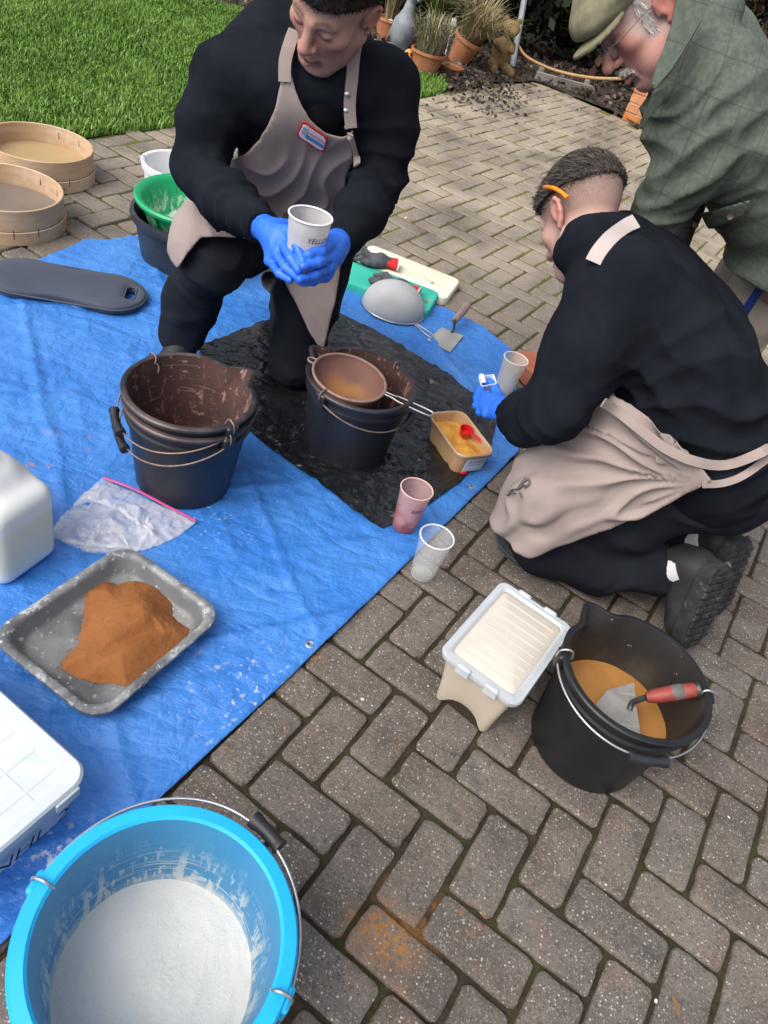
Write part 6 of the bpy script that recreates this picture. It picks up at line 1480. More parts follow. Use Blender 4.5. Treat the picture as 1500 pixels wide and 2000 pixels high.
# badge
cn_ = [on_mesh(bib_[0], x, y, .003) for x, y in ((592, 234), (641, 268), (633, 298), (578, 263))]
m_bred = mat('badge_red', (.45, .02, .03), rough=.8); m_bwhite = mat('badge_white', (.62, .65, .74), (.68, .70, .78), vs=60, rough=.85); m_bblue = mat('badge_blue', (.08, .18, .52), (.10, .22, .56), vs=90, rough=.85); m_bgrey = mat('badge_greyblue', (.28, .36, .50), rough=.85)
bn_ = nrm(np.cross(cn_[1] - cn_[0], cn_[3] - cn_[0])); bn_ = bn_ if bn_[1] < 0 else -bn_
def on_badge(u, v, h):
    u, v = np.asarray(u)[..., None], np.asarray(v)[..., None]; return cn_[0] * (1 - u) * (1 - v) + cn_[1] * u * (1 - v) + cn_[2] * u * v + cn_[3] * (1 - u) * v + bn_ * (np.asarray(h)[..., None] + .002 * np.sin(u * 3.1))
def patch(u0, u1, v0, v1, h, r=.12, n=5):
    q = rrect((u1 - u0) / 2, (v1 - v0) / 2, r, n) + np.array([(u0 + u1) / 2, (v0 + v1) / 2]); m_ = len(q); top = on_badge(q[:, 0], q[:, 1], np.full(m_, h)); bot = on_badge(q[:, 0], q[:, 1], np.full(m_, h - .004)); return loft([bot, top], False, True)
bd0 = obj('badge', patch(0, 1, 0, 1, .003), m_bred, t1_, world=True, smooth=False)
obj('badge_field', patch(.06, .94, .11, .89, .0040), m_bwhite, bd0, world=True, smooth=False)
obj('badge_bar', patch(.26, .93, .52, .72, .0047, .02), m_bblue, bd0, world=True, smooth=False); obj('badge_crest', patch(.10, .28, .22, .66, .0047, .06), m_bgrey, bd0, world=True, smooth=False)
tv, tf = text_vf('ROMMASON', 1.0); tv = tv[:, :2] - tv[:, :2].min(0); tv = tv / tv.max(0); obj('lettering', (on_badge(.36 + tv[:, 0] * .54, .44 - tv[:, 1] * .17, np.full(len(tv), .0048)), tf), m_bred, bd0, world=True, smooth=False)
# gloved hands round the cup
q = lambda x, y, d: V(x, y, d + .028)
gR = hand(t1_, 'glove', V(506, 437, 1.62), q(545, 468, 1.53), [[q(562, 452, 1.50), q(581, 484, 1.462), q(592, 513, 1.452)], [q(553, 477, 1.50), q(569, 506, 1.46), q(584, 529, 1.452)], [q(541, 497, 1.505), q(558, 523, 1.472), q(580, 541, 1.462)], [q(528, 510, 1.52), q(545, 534, 1.487), q(566, 547, 1.476)]],
          [q(550, 442, 1.55), q(573, 440, 1.56), q(594, 452, 1.565)], m_nitrile, cuff=[V(506, 437, 1.62), V(490, 425, 1.64)], wrk=.0016)
gL = hand(t1_, 'glove', V(668, 462, 1.64), q(648, 490, 1.545), [[q(645, 503, 1.515), q(622, 513, 1.462), q(592, 521, 1.44)], [q(642, 524, 1.52), q(616, 536, 1.475), q(585, 546, 1.455)], [q(638, 536, 1.535), q(612, 546, 1.495), q(590, 551, 1.48)], [q(632, 540, 1.55), q(612, 550, 1.515), q(596, 553, 1.505)]],
          [q(647, 476, 1.525), q(626, 491, 1.475), q(602, 499, 1.45)], m_nitrile, cuff=[V(668, 462, 1.64), V(676, 452, 1.67)], wrk=.0016)
ct, cbs = V(607, 421, 1.475), V(588, 532, 1.555); ax_ = nrm(ct - cbs); cbs = ct - ax_ * .14
rq = Vector(ax_).to_track_quat('Z', 'Y').to_euler()
tcup = cup('plastic cup lettered YELLOW OC held in blue gloves', tuple(cbs), m_cupw, m_cuprim, rot=tuple(rq)); tcup['label'] = 'dusty plastic cup lettered YELLOW OC held in two blue gloved hands'
Mi = np.array(rq.to_matrix()); vd = Mi.T @ nrm(CAM_C - ct); a0 = math.atan2(vd[1], vd[0])
cup_text(tcup, 'YELLOW', .0145, .102, a0 + .02, cup_r(.109) + .0008, m_ink, .2); cup_text(tcup, 'OCHRE', .0130, .085, a0 + .18, cup_r(.091) + .0008, m_ink, .2)
shoe(t1_, np.array([-.715, 1.915, .022]), np.array([-.775, 1.665, .020]), (0, 0, 1), (m_shoeb, m_shoew, m_shoew), stripe=True)
shoe(t1_, anL + np.array([.0, .05, .10]), anL + np.array([-.06, .13, -.07]), (-.2, -.9, .3), (m_shoeb, m_shoew, m_shoew), L_=.2)
# ------------------------------------------------------------------ the man kneeling with his back to the slurry bucket
t2_ = thing('person', 'kneeling man seen from behind with cropped hair and orange armed glasses on his head', 'person', (.60, 1.65, 0))
R2_ = frame((-.45, .20, .87), (.05, -.96, -.2)); h2 = V(1136, 430, 1.735)
nk2 = np.array([.285, 1.750, .785]); sp2 = [nk2 + np.array([.04, 0, -.04]), np.array([.43, 1.745, .715]), np.array([.57, 1.73, .635]), np.array([.67, 1.71, .53]), np.array([.735, 1.70, .43])]
shL2, shR2 = V(1212, 560, 1.60), np.array([.36, 1.94, .745]); elL2, wrL2 = V(1082, 800, 1.65), V(1000, 812, 1.83); elR2, wrR2 = np.array([.50, 2.05, .50]), np.array([.46, 1.93, .40])
hpL2, hpR2 = np.array([.74, 1.61, .43]), np.array([.75, 1.80, .43]); knL2, knR2 = np.array([.43, 1.565, .09]), np.array([.44, 1.77, .09]); anL2, anR2 = np.array([.745, 1.545, .145]), np.array([.80, 1.70, .145])
def torso2(F_, e=0.0, arms=True):
    for p, hw, r in zip(sp2, (.10, .125, .125, .115, .11), (.095, .125, .138, .138, .13)):
        F_.cap(p - np.array([0, hw, 0]), p + np.array([0, hw, 0]), r + e, k=.09)
    F_.cap(nk2 + np.array([.03, -.03, -.03]), shL2, .075 + e, .078 + e, k=.06); F_.cap(nk2 + np.array([.03, .03, -.03]), shR2, .075 + e, .078 + e, k=.06)
    F_.cap(np.array([.52, 1.64, .52]), np.array([.52, 1.80, .52]), .105 + e, k=.08)
    if arms:
        F_.chain([shL2, shL2 * .5 + elL2 * .5 + np.array([-.005, -.01, 0]), elL2], [.092 + e, .084 + e, .070 + e], k=.05); F_.chain([elL2, elL2 * .5 + wrL2 * .5 + np.array([0, 0, -.015]), wrL2], [.068 + e, .062 + e, .045 + e], k=.03)
        F_.chain([shR2, elR2], [.085 + e, .066 + e], k=.05); F_.chain([elR2, wrR2], [.062 + e, .045 + e], k=.03)
def legs2(F_, e=0.0):
    F_.cap(hpL2, hpR2, .125 + e, k=.05); F_.cap(hpL2 + np.array([.03, .02, -.01]), hpR2 + np.array([.03, -.02, -.01]), .125 + e, k=.06)
    for hp, kn, an in ((hpL2, knL2, anL2), (hpR2, knR2, anR2)):
        F_.chain([hp, hp * .5 + kn * .5, kn], [.112 + e, .100 + e, .080 + e], k=.05); F_.chain([kn, kn * .5 + an * .5 + np.array([0, 0, -.02]), an], [.078 + e, .078 + e, .060 + e], k=.04)
lo, hi = np.array([.02, 1.25, -.02]), np.array([1.08, 2.25, 1.06])
Fb = Field(lo, hi, .013, (h2 - .13, h2 + .13, .0031)); torso2(Fb, -.022); legs2(Fb, -.02)
loc2 = head_local(dict(w=.98)); add_head(Fb, h2, R2_, loc2, nk2 + np.array([.005, 0, 0]), (.058, .064))
P, Q = Fb.mesh(); HAIR2 = (.075, .062, .056); C = face_col(P, h2, R2_, (.50, .325, .270), dict(brow=.85, hair=HAIR2, fade=(-.05, .045), fades=.85, cheek=.8)); P[:, 2] = np.maximum(P[:, 2], .012)
obj('body', (P, Q), m_skin, t2_, world=True, col=C)
hair_cap(loc2, h2, R2_, lambda X, Y, Z: Y - (.056 + .006 * sstep(.03, .09, Z) - .012 * sstep(-.02, -.10, Z)), .009, (.045, .037, .033), [(.060, .049, .043), (.085, .070, .062), (.035, .028, .025), (.11, .094, .085)], 16000, .012, (0, .15, .9), 7, t2_, spread=.20, w=.0008, amp=.0012)
Pz, Qz = loc2.mesh(); Nz = vnormals(Pz, Qz); kz = (Pz[:, 1] > .030) & (Pz[:, 1] < .064) & (Pz[:, 2] < .060) & (np.abs(Pz[:, 0]) < .077); kz &= np.random.default_rng(3).random(len(Pz)) < sstep(.028, .060, Pz[:, 1])
(sv, sf), sc_ = strands(Pz[kz], Nz[kz], 4200, R2_, .0045, (0, -.5, -.1), [(.06, .05, .044), (.09, .075, .066), (.045, .037, .033)], 17, .00045, .25); obj('hair', (sv @ R2_.T + h2, sf), m_hair, t2_, world=True, col=sc_)
Fj = Field(lo, hi, .0075); torso2(Fj)
up2 = nrm(R2_ @ np.array([0, 1, -.25])); cx2 = R2_ @ np.array([1, 0, 0]); cz2 = nrm(np.cross(cx2, up2)); ncn = nk2 + up2 * .060 + np.array([.0, 0, .0])
ring2 = [ncn + cx2 * .073 * math.cos(a) + cz2 * .073 * math.sin(a) for a in np.linspace(0, 2 * math.pi, 19)]
Fj.chain(ring2, [.014] * 19, k=.015); Fj.chain([p - up2 * .035 for p in ring2], [.018] * 19, k=.03); Fj.chain([p - up2 * .018 for p in ring2], [.016] * 19, k=.02); Fj.chain([p - up2 * .055 for p in ring2], [.022] * 19, k=.03)
Fj.cap(ncn + up2 * .005, ncn + up2 * .09, .055, .062, k=.008, mode='s')
Fj.cap(wrL2, wrL2 + (wrL2 - elL2) * .2, .038, .038, k=.01, mode='s'); Fj.cut(np.array([.80, 1.70, .375]), (.62, 0, -1), .03)
fle2_ = cloth(Fj, .008, 5.5, [(nrm(elL2 - shL2), .8)], 201, 2, .0012, extra=[fold(elL2, elL2 - shL2, .16, .065, .022, 31), fold(wrL2 * .5 + elL2 * .5, wrL2 - elL2, .12, .045, .015, 32), fold(sp2[3] + np.array([0, -.15, .05]), sp2[2] - sp2[4], .24, .085, .026, 33), fold(shL2 + np.array([.10, -.02, -.08]), np.array([.5, 0, .8]), .17, .075, .020, 34)]); obj('fleece', fle2_, m_fleece, t2_, world=True)
Fl = Field(lo, np.array([1.08, 2.1, .62]), .008); legs2(Fl, .004); Fl.cut((0, 0, .012), (0, 0, -1))
for an, kn in ((anL2, knL2), (anR2, knR2)): Fl.cap(an + (an - kn) * -.02, an + (an - kn) * .5, .050, .056, k=.005, mode='s'); Fl.cap(an + (an - kn) * .30 + np.array([.0, 0, .035]), an + (an - kn) * .7, .088, .09, k=.012, mode='s')
trs2_ = cloth(Fl, .009, 8.0, None, 211, 2, .002, extra=[fold(knL2 * .5 + anL2 * .5, anL2 - knL2, .2, .08, .012, 35)]); obj('trousers', trs2_, m_trs, t2_, world=True)
Fs0 = Field(np.array([.22, 1.36, .012]), np.array([.92, 1.95, .66]), .0052); legs2(Fs0, .010); torso2(Fs0, .004, arms=False)
Fs0.chain([np.array([.50, 1.60, .50]), np.array([.40, 1.565, .28]), np.array([.375, 1.555, .09])], [.11, .10, .075], k=.08); Fs0.cap(np.array([.66, 1.60, .47]), np.array([.42, 1.56, .20]), .105, .095, k=.08); Fs0.cap(np.array([.355, 1.56, .05]), np.array([.38, 1.72, .08]), .06, .08, k=.06)
Nv = nrm(CAM_C - np.array([.5, 1.5, .25])); Nv, va, vb_ = plane_axes(Nv); o2 = np.array([.50, 1.47, .25])
skp = [(1158, 772), (1190, 790), (1250, 836), (1320, 890), (1375, 946), (1290, 990), (1210, 1028), (1120, 1062), (1036, 1087), (1003, 1072), (965, 1038), (946, 1010), (940, 988), (962, 960), (1012, 905), (1050, 880), (1100, 842), (1140, 805)]
tie2 = touch(Fs0, 1368, 944, .02); skirt_ = draped(Fs0, .019, [Fs0.poly(on_plane(skp, o2, Nv, va, vb_), va, vb_, o2), -Fs0.half(np.array([.52, 1.60, .28]), Nv)], .003, 7.5, [(nrm([-.8, 0, -.45]), .35)], 221, extra=[fan(tie2, Nv, va, vb_, 3.6, .021, 8, .16, .62), fold(touch(Fs0, 1150, 860, .02), vb_, .13, .07, .008, 36)], lo=-.006); obj('apron_skirt', skirt_, m_apron, t2_, world=True)
# a worn printed mark on the apron skirt
sg = []
m_mark = mat('apron_mark', (.085, .075, .075), (.15, .13, .125), vs=300, rough=.9)
for pts, r_m in (([(992, 968), (1000, 957), (1012, 955), (1024, 947)], .0040), ([(992, 968), (998, 962), (1006, 964)], .0045), ([(1012, 955), (1022, 940), (1031, 936), (1034, 944), (1024, 952)], .0038), ([(1015, 962), (1019, 972)], .0028)):
    pp = [on_mesh(skirt_[0], x, y, .001) for x, y in pts]; sg.append(tube(bez(pp, 14), r_m, 6, flat=.35))
obj('printed_mark', merge(sg), m_mark, t2_, world=True)
Fw0 = Field(np.array([.25, 1.36, .22]), np.array([1.06, 1.98, .98]), .0055); torso2(Fw0, .006, arms=False); legs2(Fw0, .006)
for pts, wd, of in (([(1178, 786), (1205, 803), (1250, 838), (1300, 876), (1360, 902), (1420, 908), (1490, 882), (1530, 855)], .013, .018), ([(1372, 946), (1410, 944), (1450, 930), (1500, 895), (1530, 870)], .010, .018)):
    pp = bez([on_mesh(np.vstack([fle2_[0], trs2_[0], skirt_[0]]), x, y, .004, .010) for x, y in pts], 30); obj('apron_tie', ribbon(pp, [nrm(CAM_C - p) for p in pp], wd * .85), m_apron, t2_, world=True, autos=30)
Fn0 = Field(nk2 - .2, nk2 + .2, .0045); torso2(Fn0, .004, arms=False); Fn0.chain(ring2, [.014] * 19, k=.015); Fn0.chain([p - up2 * .035 for p in ring2], [.018] * 19, k=.03); Fn0.chain([p - up2 * .018 for p in ring2], [.016] * 19, k=.02)
pp = bez([on_mesh(fle2_[0], x, y, .004, .010) for x, y in ((1158, 512), (1172, 488), (1195, 462), (1222, 442), (1242, 432))], 24); obj('apron_strap', ribbon(pp, [nrm(CAM_C - p + np.array([-.2, 0, .5])) for p in pp], .0165), mat('apron_strap_cloth', (.42, .36, .345), (.46, .40, .38), vs=8, rough=.85), t2_, world=True)
gl = [V(972, 790, 1.93), V(955, 772, 1.98)]
G = lambda x, y, d: V(x, y, d)
hand(t2_, 'glove', wrL2, G(968, 792, 1.90), [[G(950, 775, 1.93), G(938, 765, 1.955), G(944, 750, 1.97)], [G(945, 785, 1.915), G(930, 778, 1.945), G(936, 760, 1.965)], [G(946, 797, 1.90), G(930, 792, 1.93), G(934, 774, 1.955)], [G(950, 808, 1.885), G(936, 806, 1.91), G(938, 790, 1.935)]],
     [G(975, 775, 1.93), G(966, 757, 1.955), G(956, 745, 1.965)], m_nitrile, cuff=[wrL2, wrL2 + (elL2 - wrL2) * .12], h=.003, wrk=.0016)
hand(t2_, 'hand', wrR2, wrR2 + np.array([-.05, -.03, -.02]), [[wrR2 + np.array([-.085, -.045 + .02 * i, -.03]), wrR2 + np.array([-.115, -.05 + .02 * i, -.05]), wrR2 + np.array([-.12, -.05 + .018 * i, -.08])] for i in range(4)], [wrR2 + np.array([-.05, -.06, -.035]), wrR2 + np.array([-.08, -.085, -.05]), wrR2 + np.array([-.10, -.085, -.07])], mat('hand_skin', (.48, .30, .25), (.44, .25, .21), vs=30, rough=.5), h=.0035)
s_ = V(952, 758, 1.975); t = thing('paper_scrap', 'small white paper scoop held in the blue gloved hand over the plastic sheet', 'scoop', s_)
obj('bowl', xf(loft([np.c_[rrect(.016, .012, .004, 3), np.full(16, 0)], np.c_[rrect(.021, .016, .005, 3), np.full(16, .026)], np.c_[rrect(.0195, .0145, .005, 3), np.full(16, .026)], np.c_[rrect(.0145, .0105, .004, 3), np.full(16, .003)]], True, True), trs((-.004, 0, .004), (.3, -.3, .4))), m_white, t); obj('lip', xf(box(.006, .014, .001, .0005), trs((-.022, -.010, .028), (.3, -.3, .4))), m_white, t)
# shoes, socks
for hl, to, up_v, an in ((np.array([.815, 1.490, .268]), np.array([.848, 1.440, .024]), (-.62, .76, .0), anL2), (np.array([.895, 1.635, .262]), np.array([.935, 1.590, .024]), (-.62, .76, .0), anR2)):
    shoe(t2_, hl, to + (to - hl) * .10 * np.array([1, 1, 0]), up_v, (m_shoeb, m_sole, mat('shoe_grey', (.10, .105, .11), rough=.6)), lug=True, wd=1.18)
    obj('sock', tube(bez([an + (knL2 - anL2) * .25, an + (knL2 - anL2) * .05, (an + hl) / 2 + np.array([-.01, .0, -.01])], 8), .043, 16), m_sock, t2_, world=True)
# safety glasses pushed up on the head
m_orangep = mat('orange_plastic', (.80, .25, .01), (.85, .30, .02), vs=9, rough=.4); m_lens = mat('dark_lens', (.04, .05, .06), rough=.1, spec=.8)
t = thing('safety_glasses', 'orange armed safety glasses pushed up on cropped hair', 'glasses', h2)
t['label'] = 'safety glasses with an orange arm pushed up on the cropped hair'
tl = lambda *p: R2_ @ np.array(p)
for s in (1, -1):
    obj('arm', tube(bez([tl(s * .066, .090, .036), tl(s * .081, .074, .006), tl(s * .089, .044, -.030 * s), tl(s * .086, .010 + (s < 0) * .03, -.054 * s)], 18), np.linspace(.0058, .0042, 18 // 3 * 3 + 1)[:len(bez([(0, 0, 0)] * 4, 18))], 8), m_orangep, t)
    obj('lens', tube(bez([tl(s * .006, .090, .094), tl(s * .035, .095, .088), tl(s * .060, .086, .072), tl(s * .067, .078, .062)], 14), .013, 10, flat=.22), m_lens, t)
obj('bridge', tube(bez([tl(-.012, .089, .095), tl(0, .092, .097), tl(.012, .089, .095)], 6), .003, 6), m_lens, t)

# ------------------------------------------------------------------ the man in the flat cap
t3_ = thing('person', 'older man in green tweed jacket and flat cap bending over with thin glasses', 'person', (.80, 2.2, 0))
R3_ = frame((-.755, .58, .30), (-.66, -.66, -.33)); h3 = V(1266, 27, 1.57)
nk3 = V(1345, 72, 1.66); hip3 = np.array([.80, 2.17, .84]); shL3, shR3 = V(1408, 165, 1.60), V(1408, 165, 1.60) + np.array([.03, .37, .03]); elL3, wrL3 = V(1352, 325, 1.68), V(1285, 418, 1.78); elR3, wrR3 = np.array([.50, 2.28, .80]), np.array([.50, 2.10, .68])
sp3 = [nk3 * .86 + hip3 * .14 + np.array([0, 0, -.03]), nk3 * .6 + hip3 * .4 + np.array([.01, 0, .015]), nk3 * .33 + hip3 * .67 + np.array([.01, 0, .02]), hip3 + np.array([0, 0, 0])]
lat3 = nrm(shL3 - shR3)
def torso3(F_, e=0.0, arms=True, skirt=True):
    for p, hw, r in zip(sp3, (.13, .14, .13, .12), (.105, .130, .145, .155)): F_.cap(p - lat3 * hw, p + lat3 * hw, r + e, k=.09)
    F_.cap(nk3 + lat3 * .03, shL3, .075 + e, .085 + e, k=.06); F_.cap(nk3 - lat3 * .03, shR3, .075 + e, .085 + e, k=.06)
    if skirt: F_.cap(hip3 + lat3 * .10, hip3 + lat3 * .13 + np.array([-.02, 0, -.13]), .155 + e, .165 + e, k=.06); F_.cap(hip3 - lat3 * .10, hip3 - lat3 * .13 + np.array([-.02, 0, -.13]), .155 + e, .165 + e, k=.06)
    if arms:
        F_.chain([shL3, shL3 * .5 + elL3 * .5 + np.array([.01, 0, .0]), elL3], [.100 + e, .092 + e, .078 + e], k=.04); F_.chain([elL3, wrL3], [.077 + e, .064 + e], k=.03); F_.chain([shR3, elR3], [.09 + e, .075 + e], k=.05); F_.chain([elR3, wrR3], [.072 + e, .060 + e], k=.03)
def legs3(F_, e=0.0):
    for s in (1, -1):
        a = hip3 + lat3 * .10 * s + np.array([.02, .05, 0]); kn = a + np.array([-.06, 0, -.36]); an = kn + np.array([.08, .0, -.38]); F_.cap(hip3, a, .12 + e, k=.05); F_.chain([a, kn, an], [.110 + e, .085 + e, .075 + e], k=.03)
lo, hi = np.array([-.05, 1.62, -.02]), np.array([1.14, 2.62, 1.46])
Fb = Field(lo, hi, .014, (h3 - .135, h3 + .135, .0033)); torso3(Fb, -.03, skirt=False); legs3(Fb, -.03)
loc3 = head_local(dict(w=1.0, nose=1.08, old=True, jowl=True, jaw=1.0, cheek=1.05)); add_head(Fb, h3, R3_, loc3, nk3 + np.array([.0, .02, -.02]), (.052, .062))
P, Q = Fb.mesh(); HAIR3 = (.45, .44, .43); C = face_col(P, h3, R3_, (.48, .265, .22), dict(brow=.6, hair=HAIR3, fade=(-.06, -.02), fades=.55, cheek=1.0)); P[:, 2] = np.maximum(P[:, 2], .012)
obj('body', (P, Q), m_skin, t3_, world=True, col=C)
WH = [(.55, .54, .53), (.42, .41, .40), (.66, .65, .64)]
def hair3(X, Y, Z): return np.maximum(np.minimum(-.040 - Z + 0 * X, Y + .065 + 0 * X + 0 * Z), np.minimum(np.minimum(np.abs(X) - .056 + 0 * Y, .010 - np.abs(Z - .027) + 0 * X), np.minimum(Y + .026 + 0 * X, .09 - Y + 0 * X)))
hair_cap(loc3, h3, R3_, hair3, .0026, (.42, .36, .34), WH, 5200, .011, (0, -1.3, -.2), 13, t3_, spread=.16, w=.00055)
# moustache
Fm = Field((-.04, -.085, .06), (.04, -.035, .13), .002)
for s in (-1, 1): Fm.chain([(0, -.052, .101), (s * .014, -.056, .094), (s * .026, -.065, .085)], [.0042, .0042, .0025], k=.006)
P, Q = Fm.mesh(); N_ = vnormals(P, Q); (sv, sf), sc_ = strands(P, N_, 700, R3_, .005, (0, -.9, .1), WH, 3, .0008, .3); cb = np.tile((.40, .39, .38), (len(P), 1))
obj('moustache', (np.vstack([P, sv]) @ R3_.T + h3, [tuple(q) for q in Q] + [tuple(int(i) + len(P) for i in q) for q in sf]), m_hair, t3_, world=True, col=np.vstack([cb, sc_]))
m_tweed = mat('green_tweed', (.078, .096, .080), (.112, .134, .110), vs=90, rough=.95, spec=.15, over=[((.050, .065, .052), 5, .58, .74, .5), ((.19, .20, .165), 420, .58, .7, .45), ((.060, .052, .042), (4.6, .6, .01), .994, .999, .5, 'w'), ((.060, .052, .042), (.01, .8, 4.6), .994, .999, .5, 'wz')], bump=[(520, .4, .001)])
Fj = Field(lo, hi, .0078); torso3(Fj, arms=False); Fk = Field(lo, hi, .0078)
Fk.chain([shL3 - lat3 * .02, shL3 * .5 + elL3 * .5 + np.array([.01, 0, .0]), elL3], [.100, .094, .082], k=.04); Fk.chain([elL3, wrL3], [.081, .066], k=.03)
Fk.chain([shR3, elR3], [.09, .075], k=.05); Fk.chain([elR3, wrR3], [.072, .060], k=.03)
up3 = nrm(nk3 - hip3); cx3 = R3_ @ np.array([1, 0, 0]); cz3 = nrm(np.cross(cx3, up3)); cn3 = nk3 + (h3 - nk3) * .18
ring3 = [cn3 + cx3 * .084 * math.cos(a) + cz3 * .084 * math.sin(a) for a in np.linspace(0, 2 * math.pi, 19)]
Fj.chain(ring3, [.019] * 19, k=.02); Fj.chain([p - nrm(h3 - nk3) * .03 for p in ring3], [.024] * 19, k=.03)
Fj.cut(hip3 + np.array([0, 0, -.055]), (.12, 0, -1), .01)
frt = nrm(np.array([-.35, 0, -1.0]))
# open front edge and lapel hanging from the chest
Fj.chain([V(1300, 170, 1.66), V(1290, 215, 1.68), V(1286, 262, 1.70), V(1294, 305, 1.72)], [.030, .035, .032, .03], k=.03)
hh_ = np.clip(.5 + .5 * (Fj.f - Fk.f) / .012, 0, 1); Fj.f = Fj.f + (Fk.f - Fj.f) * hh_ - .012 * hh_ * (1 - hh_)
Fj.cap(wrL3, wrL3 + (wrL3 - elL3) * .3, .052, .055, k=.008, mode='s')
cdn = nrm(CAM_C - V(1330, 90, 1.55))
obj('collar', slab([V(1322, -10, 1.450), V(1392, -10, 1.470), V(1372, 38, 1.465), V(1342, 90, 1.475), V(1310, 140, 1.490), V(1280, 174, 1.510), V(1271, 166, 1.510), V(1280, 132, 1.505), V(1296, 95, 1.495), V(1310, 52, 1.475)], .006, cdn), m_tweed, t3_, world=True)
obj('lapel', slab([V(1284, 178, 1.525), V(1272, 186, 1.525), V(1264, 212, 1.550), V(1250, 236, 1.565), V(1247, 254, 1.570), V(1258, 240, 1.570), V(1276, 222, 1.560), V(1296, 196, 1.540), V(1306, 168, 1.525)], .005, cdn), m_tweed, t3_, world=True)
obj('jacket', cloth(Fj, .008, 5.0, [(nrm(elL3 - shL3), .75)], 301, 2, .0014, extra=[fold(elL3, elL3 - shL3 + np.array([.35, 0, 0]) * .3, .18, .07, .030, 41), fold(shL3 * .6 + elL3 * .4, elL3 - shL3 + np.array([.5, 0, 0]) * .3, .15, .065, .026, 42), fold(wrL3, wrL3 - elL3, .10, .06, .014, 43), fold(hip3 + np.array([-.05, -.15, .05]), np.array([.3, 0, 1]), .25, .11, .016, 44)]), m_tweed, t3_, world=True)
Fp0 = Field(hip3 - np.array([.32, .42, .34]), hip3 + np.array([.30, .1, .25]), .006); torso3(Fp0, .0, arms=False)
Nv = nrm(CAM_C - V(1400, 450, 1.8)); Nv, va, vb_ = plane_axes(Nv); o3 = touch(Fp0, 1400, 440, .0)
fl = [(1338, 428), (1352, 418), (1400, 410), (1462, 392), (1464, 412), (1440, 432), (1400, 446), (1350, 454), (1336, 446)]
Fq = Fp0.copy().shell(.010, .0048); Fq.region(Fq.poly(on_plane(fl, o3, Nv, va, vb_), va, vb_, o3)); Fq.region(-Fq.half(hip3, Nv))
if (Fq.f < 0).any(): obj('pocket_flap', cloth(Fq, .002, 8, None, 5, 1, .0006), m_tweed, t3_, world=True)
for (x, y) in ((1358, 440), (1426, 424)):
    p = touch(Fp0, x, y, .017); M_ = np.eye(4); M_[:3, 0] = va; M_[:3, 1] = vb_; M_[:3, 2] = Nv; M_[:3, 3] = p; obj('button', xf(lathe([(0, .002), (.006, .003), (.008, .001), (.008, -.003)], 16), M_), mat('horn_button', (.06, .045, .03), rough=.4), t3_, world=True)
m_beige = mat('beige_trousers', (.36, .31, .26), (.42, .37, .31), vs=7, rough=.9)
Fl = Field(np.array([.45, 1.7, -.02]), np.array([1.14, 2.62, 1.0]), .011); legs3(Fl); Fl.cut((0, 0, .05), (0, 0, -1)); obj('trousers', cloth(Fl, .008, 7, None, 311, 2), m_beige, t3_, world=True)
m_brownl = mat('brown_leather', (.08, .045, .025), (.11, .065, .035), vs=12, rough=.5)
for s in (1, -1):
    an = hip3 + lat3 * .10 * s + np.array([.04, .05, -.74]); shoe(t3_, np.array([an[0] + .07, an[1], .018]), np.array([an[0] - .21, an[1] + .02 * s, .018]), (0, 0, 1), (m_brownl, m_sole, m_brownl))
hs3 = mat('hand_skin_older', (.45, .25, .20), (.40, .20, .16), vs=30, rough=.5)
for wr_, sd in ((wrL3, 1), (wrR3, 2)):
    d_ = np.array([-.30, -.15, -.94]); x_ = np.array([.2, -.97, .09]); pr = wr_ + d_ * .07
    hand(t3_, 'hand', wr_ - d_ * .02, pr, [[pr + d_ * .04 + x_ * (.028 - .019 * i), pr + d_ * (.075) + x_ * (.03 - .020 * i) + np.array([-.012, 0, 0]), pr + d_ * (.098 - .006 * abs(i - 1)) + x_ * (.028 - .018 * i) + np.array([-.004, 0, 0])] for i in range(4)], [pr + x_ * .035 - d_ * .01, pr + x_ * .052 + d_ * .025, pr + x_ * .050 + d_ * .05], hs3, h=.0032)
hv_ = V(1324, 442, 1.80); hand(t3_, 'cuff', hv_, hv_ + np.array([.0, .03, .03]), [[hv_ + np.array([0, .02, .02]), hv_ + np.array([0, .03, .02])]], [hv_, hv_ + np.array([0, .01, .01])], hs3, h=.005) if False else None
# flat cap
m_cap = mat('cap_tweed', (.20, .185, .120), (.27, .25, .165), vs=40, rough=.95, spec=.15, over=[((.13, .12, .08), 6, .6, .75, .5)], bump=[(420, .45, .001)])
Fc = Field((-.14, .0, -.15), (.14, .19, .20), .0042)
Fc.ell((0, .072, -.008), (.090, .052, .108), k=0); Fc.ell((0, .080, .035), (.095, .038, .100), k=.035); Fc.ell((0, .060, .090), (.078, .020, .050), k=.03); Fc.ell((0, .105, .0), (.085, .035, .095), k=.04)
Fc.ell((0, .030, -.01), (.078, .050, .099), k=.012, mode='s')
Cp = cloth(Fc, .005, 10, None, 331, 2, .001); obj('flat_cap', (Cp[0] @ R3_.T + h3, Cp[1]), m_cap, t3_, world=True)
Fc = Field((-.12, -.02, .04), (.12, .10, .21), .0035); X, Y, Z = Fc.xyz((slice(None),) * 3)
yc = .048 - 2.2 * X ** 2 - .22 * (Z - .09); rr_ = np.sqrt((X / .080) ** 2 + ((Z - .080) / .082) ** 2); Fc.f = np.maximum(np.maximum(np.abs(Y - yc) - .0055, (rr_ - 1) * .08), .055 - Z).astype(np.float32)
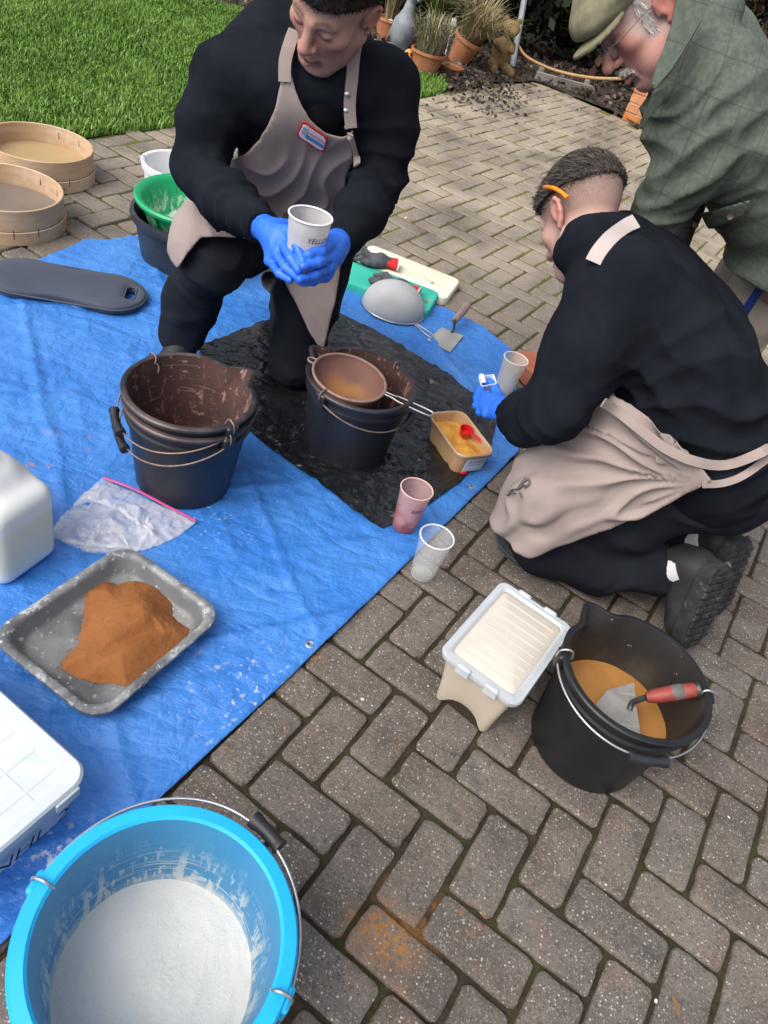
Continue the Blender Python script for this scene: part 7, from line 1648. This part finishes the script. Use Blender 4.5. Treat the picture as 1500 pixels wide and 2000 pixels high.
P, Q = Fc.mesh(); obj('peak', (relax(P, Q, 2) @ R3_.T + h3, Q), m_cap, t3_, world=True)
# thin rimmed glasses
m_gold = mat('thin_metal', (.07, .068, .065), (.10, .095, .09), rough=.4)
t = thing('glasses', 'thin rimmed metal spectacles on the face of the man in the flat cap', 'glasses', h3)
tl = lambda *p: R3_ @ np.array(p)
for s in (-1, 1):
    a = np.linspace(0, 2 * np.pi, 28, endpoint=False); rim_ = np.array([tl(s * .033 + .024 * math.cos(q), -.004 + .017 * math.sin(q) * (1 if math.sin(q) > 0 else 1.1), .108 - .006 * abs(math.cos(q))) for q in a])
    obj('rim', tube(rim_, .0011, 6, closed=True), m_gold, t)
    obj('arm', tube(bez([tl(s * .058, .004, .102), tl(s * .074, .006, .085), tl(s * .080, .014, .02), tl(s * .083, .012, -.012), tl(s * .082, -.006, -.028)], 20), .0012, 6), m_gold, t); obj('hinge', tube(np.array([tl(s * .056, .004, .1035), tl(s * .066, .0055, .094)]), .0022, 6), m_gold, t)
    lens = np.vstack([rim_, rim_.mean(0)[None]]); obj('lens', (lens, [(i, (i + 1) % 28, 28) for i in range(28)]), mat('lens_glass', (.7, .72, .72), rough=.05, alpha=.12), t)
obj('bridge', tube(bez([tl(-.010, .002, .110), tl(0, .006, .114), tl(.010, .002, .110)], 6), .0012, 6), m_gold, t)
# dark blue tube at the right edge
m_navy = mat('dark_blue_paint', (.006, .022, .12), (.010, .03, .15), vs=9, rough=.35)
b1_ = V(1484, 562, 1.88); b0_ = np.array([b1_[0], b1_[1], .0])
t = thing('stick', 'dark blue tubular stick standing beside the legs of the bending man', 'stick', b0_); e_ = b1_ - b0_
obj('shaft', tube(np.array([(0, 0, 0), tuple(e_ * .6), tuple(e_ * 1.08)]), .0115, 10), m_navy, t); obj('ferrule', tube(np.array([(0, 0, 0), tuple(e_ * .06)]), .015, 10), m_black, t); obj('handle', tube(bez([tuple(e_ * 1.08), tuple(e_ * 1.11 + np.array([.03, -.005, .01])), tuple(e_ * 1.09 + np.array([.10, -.015, .01]))], 8), .014, 8), m_black, t)
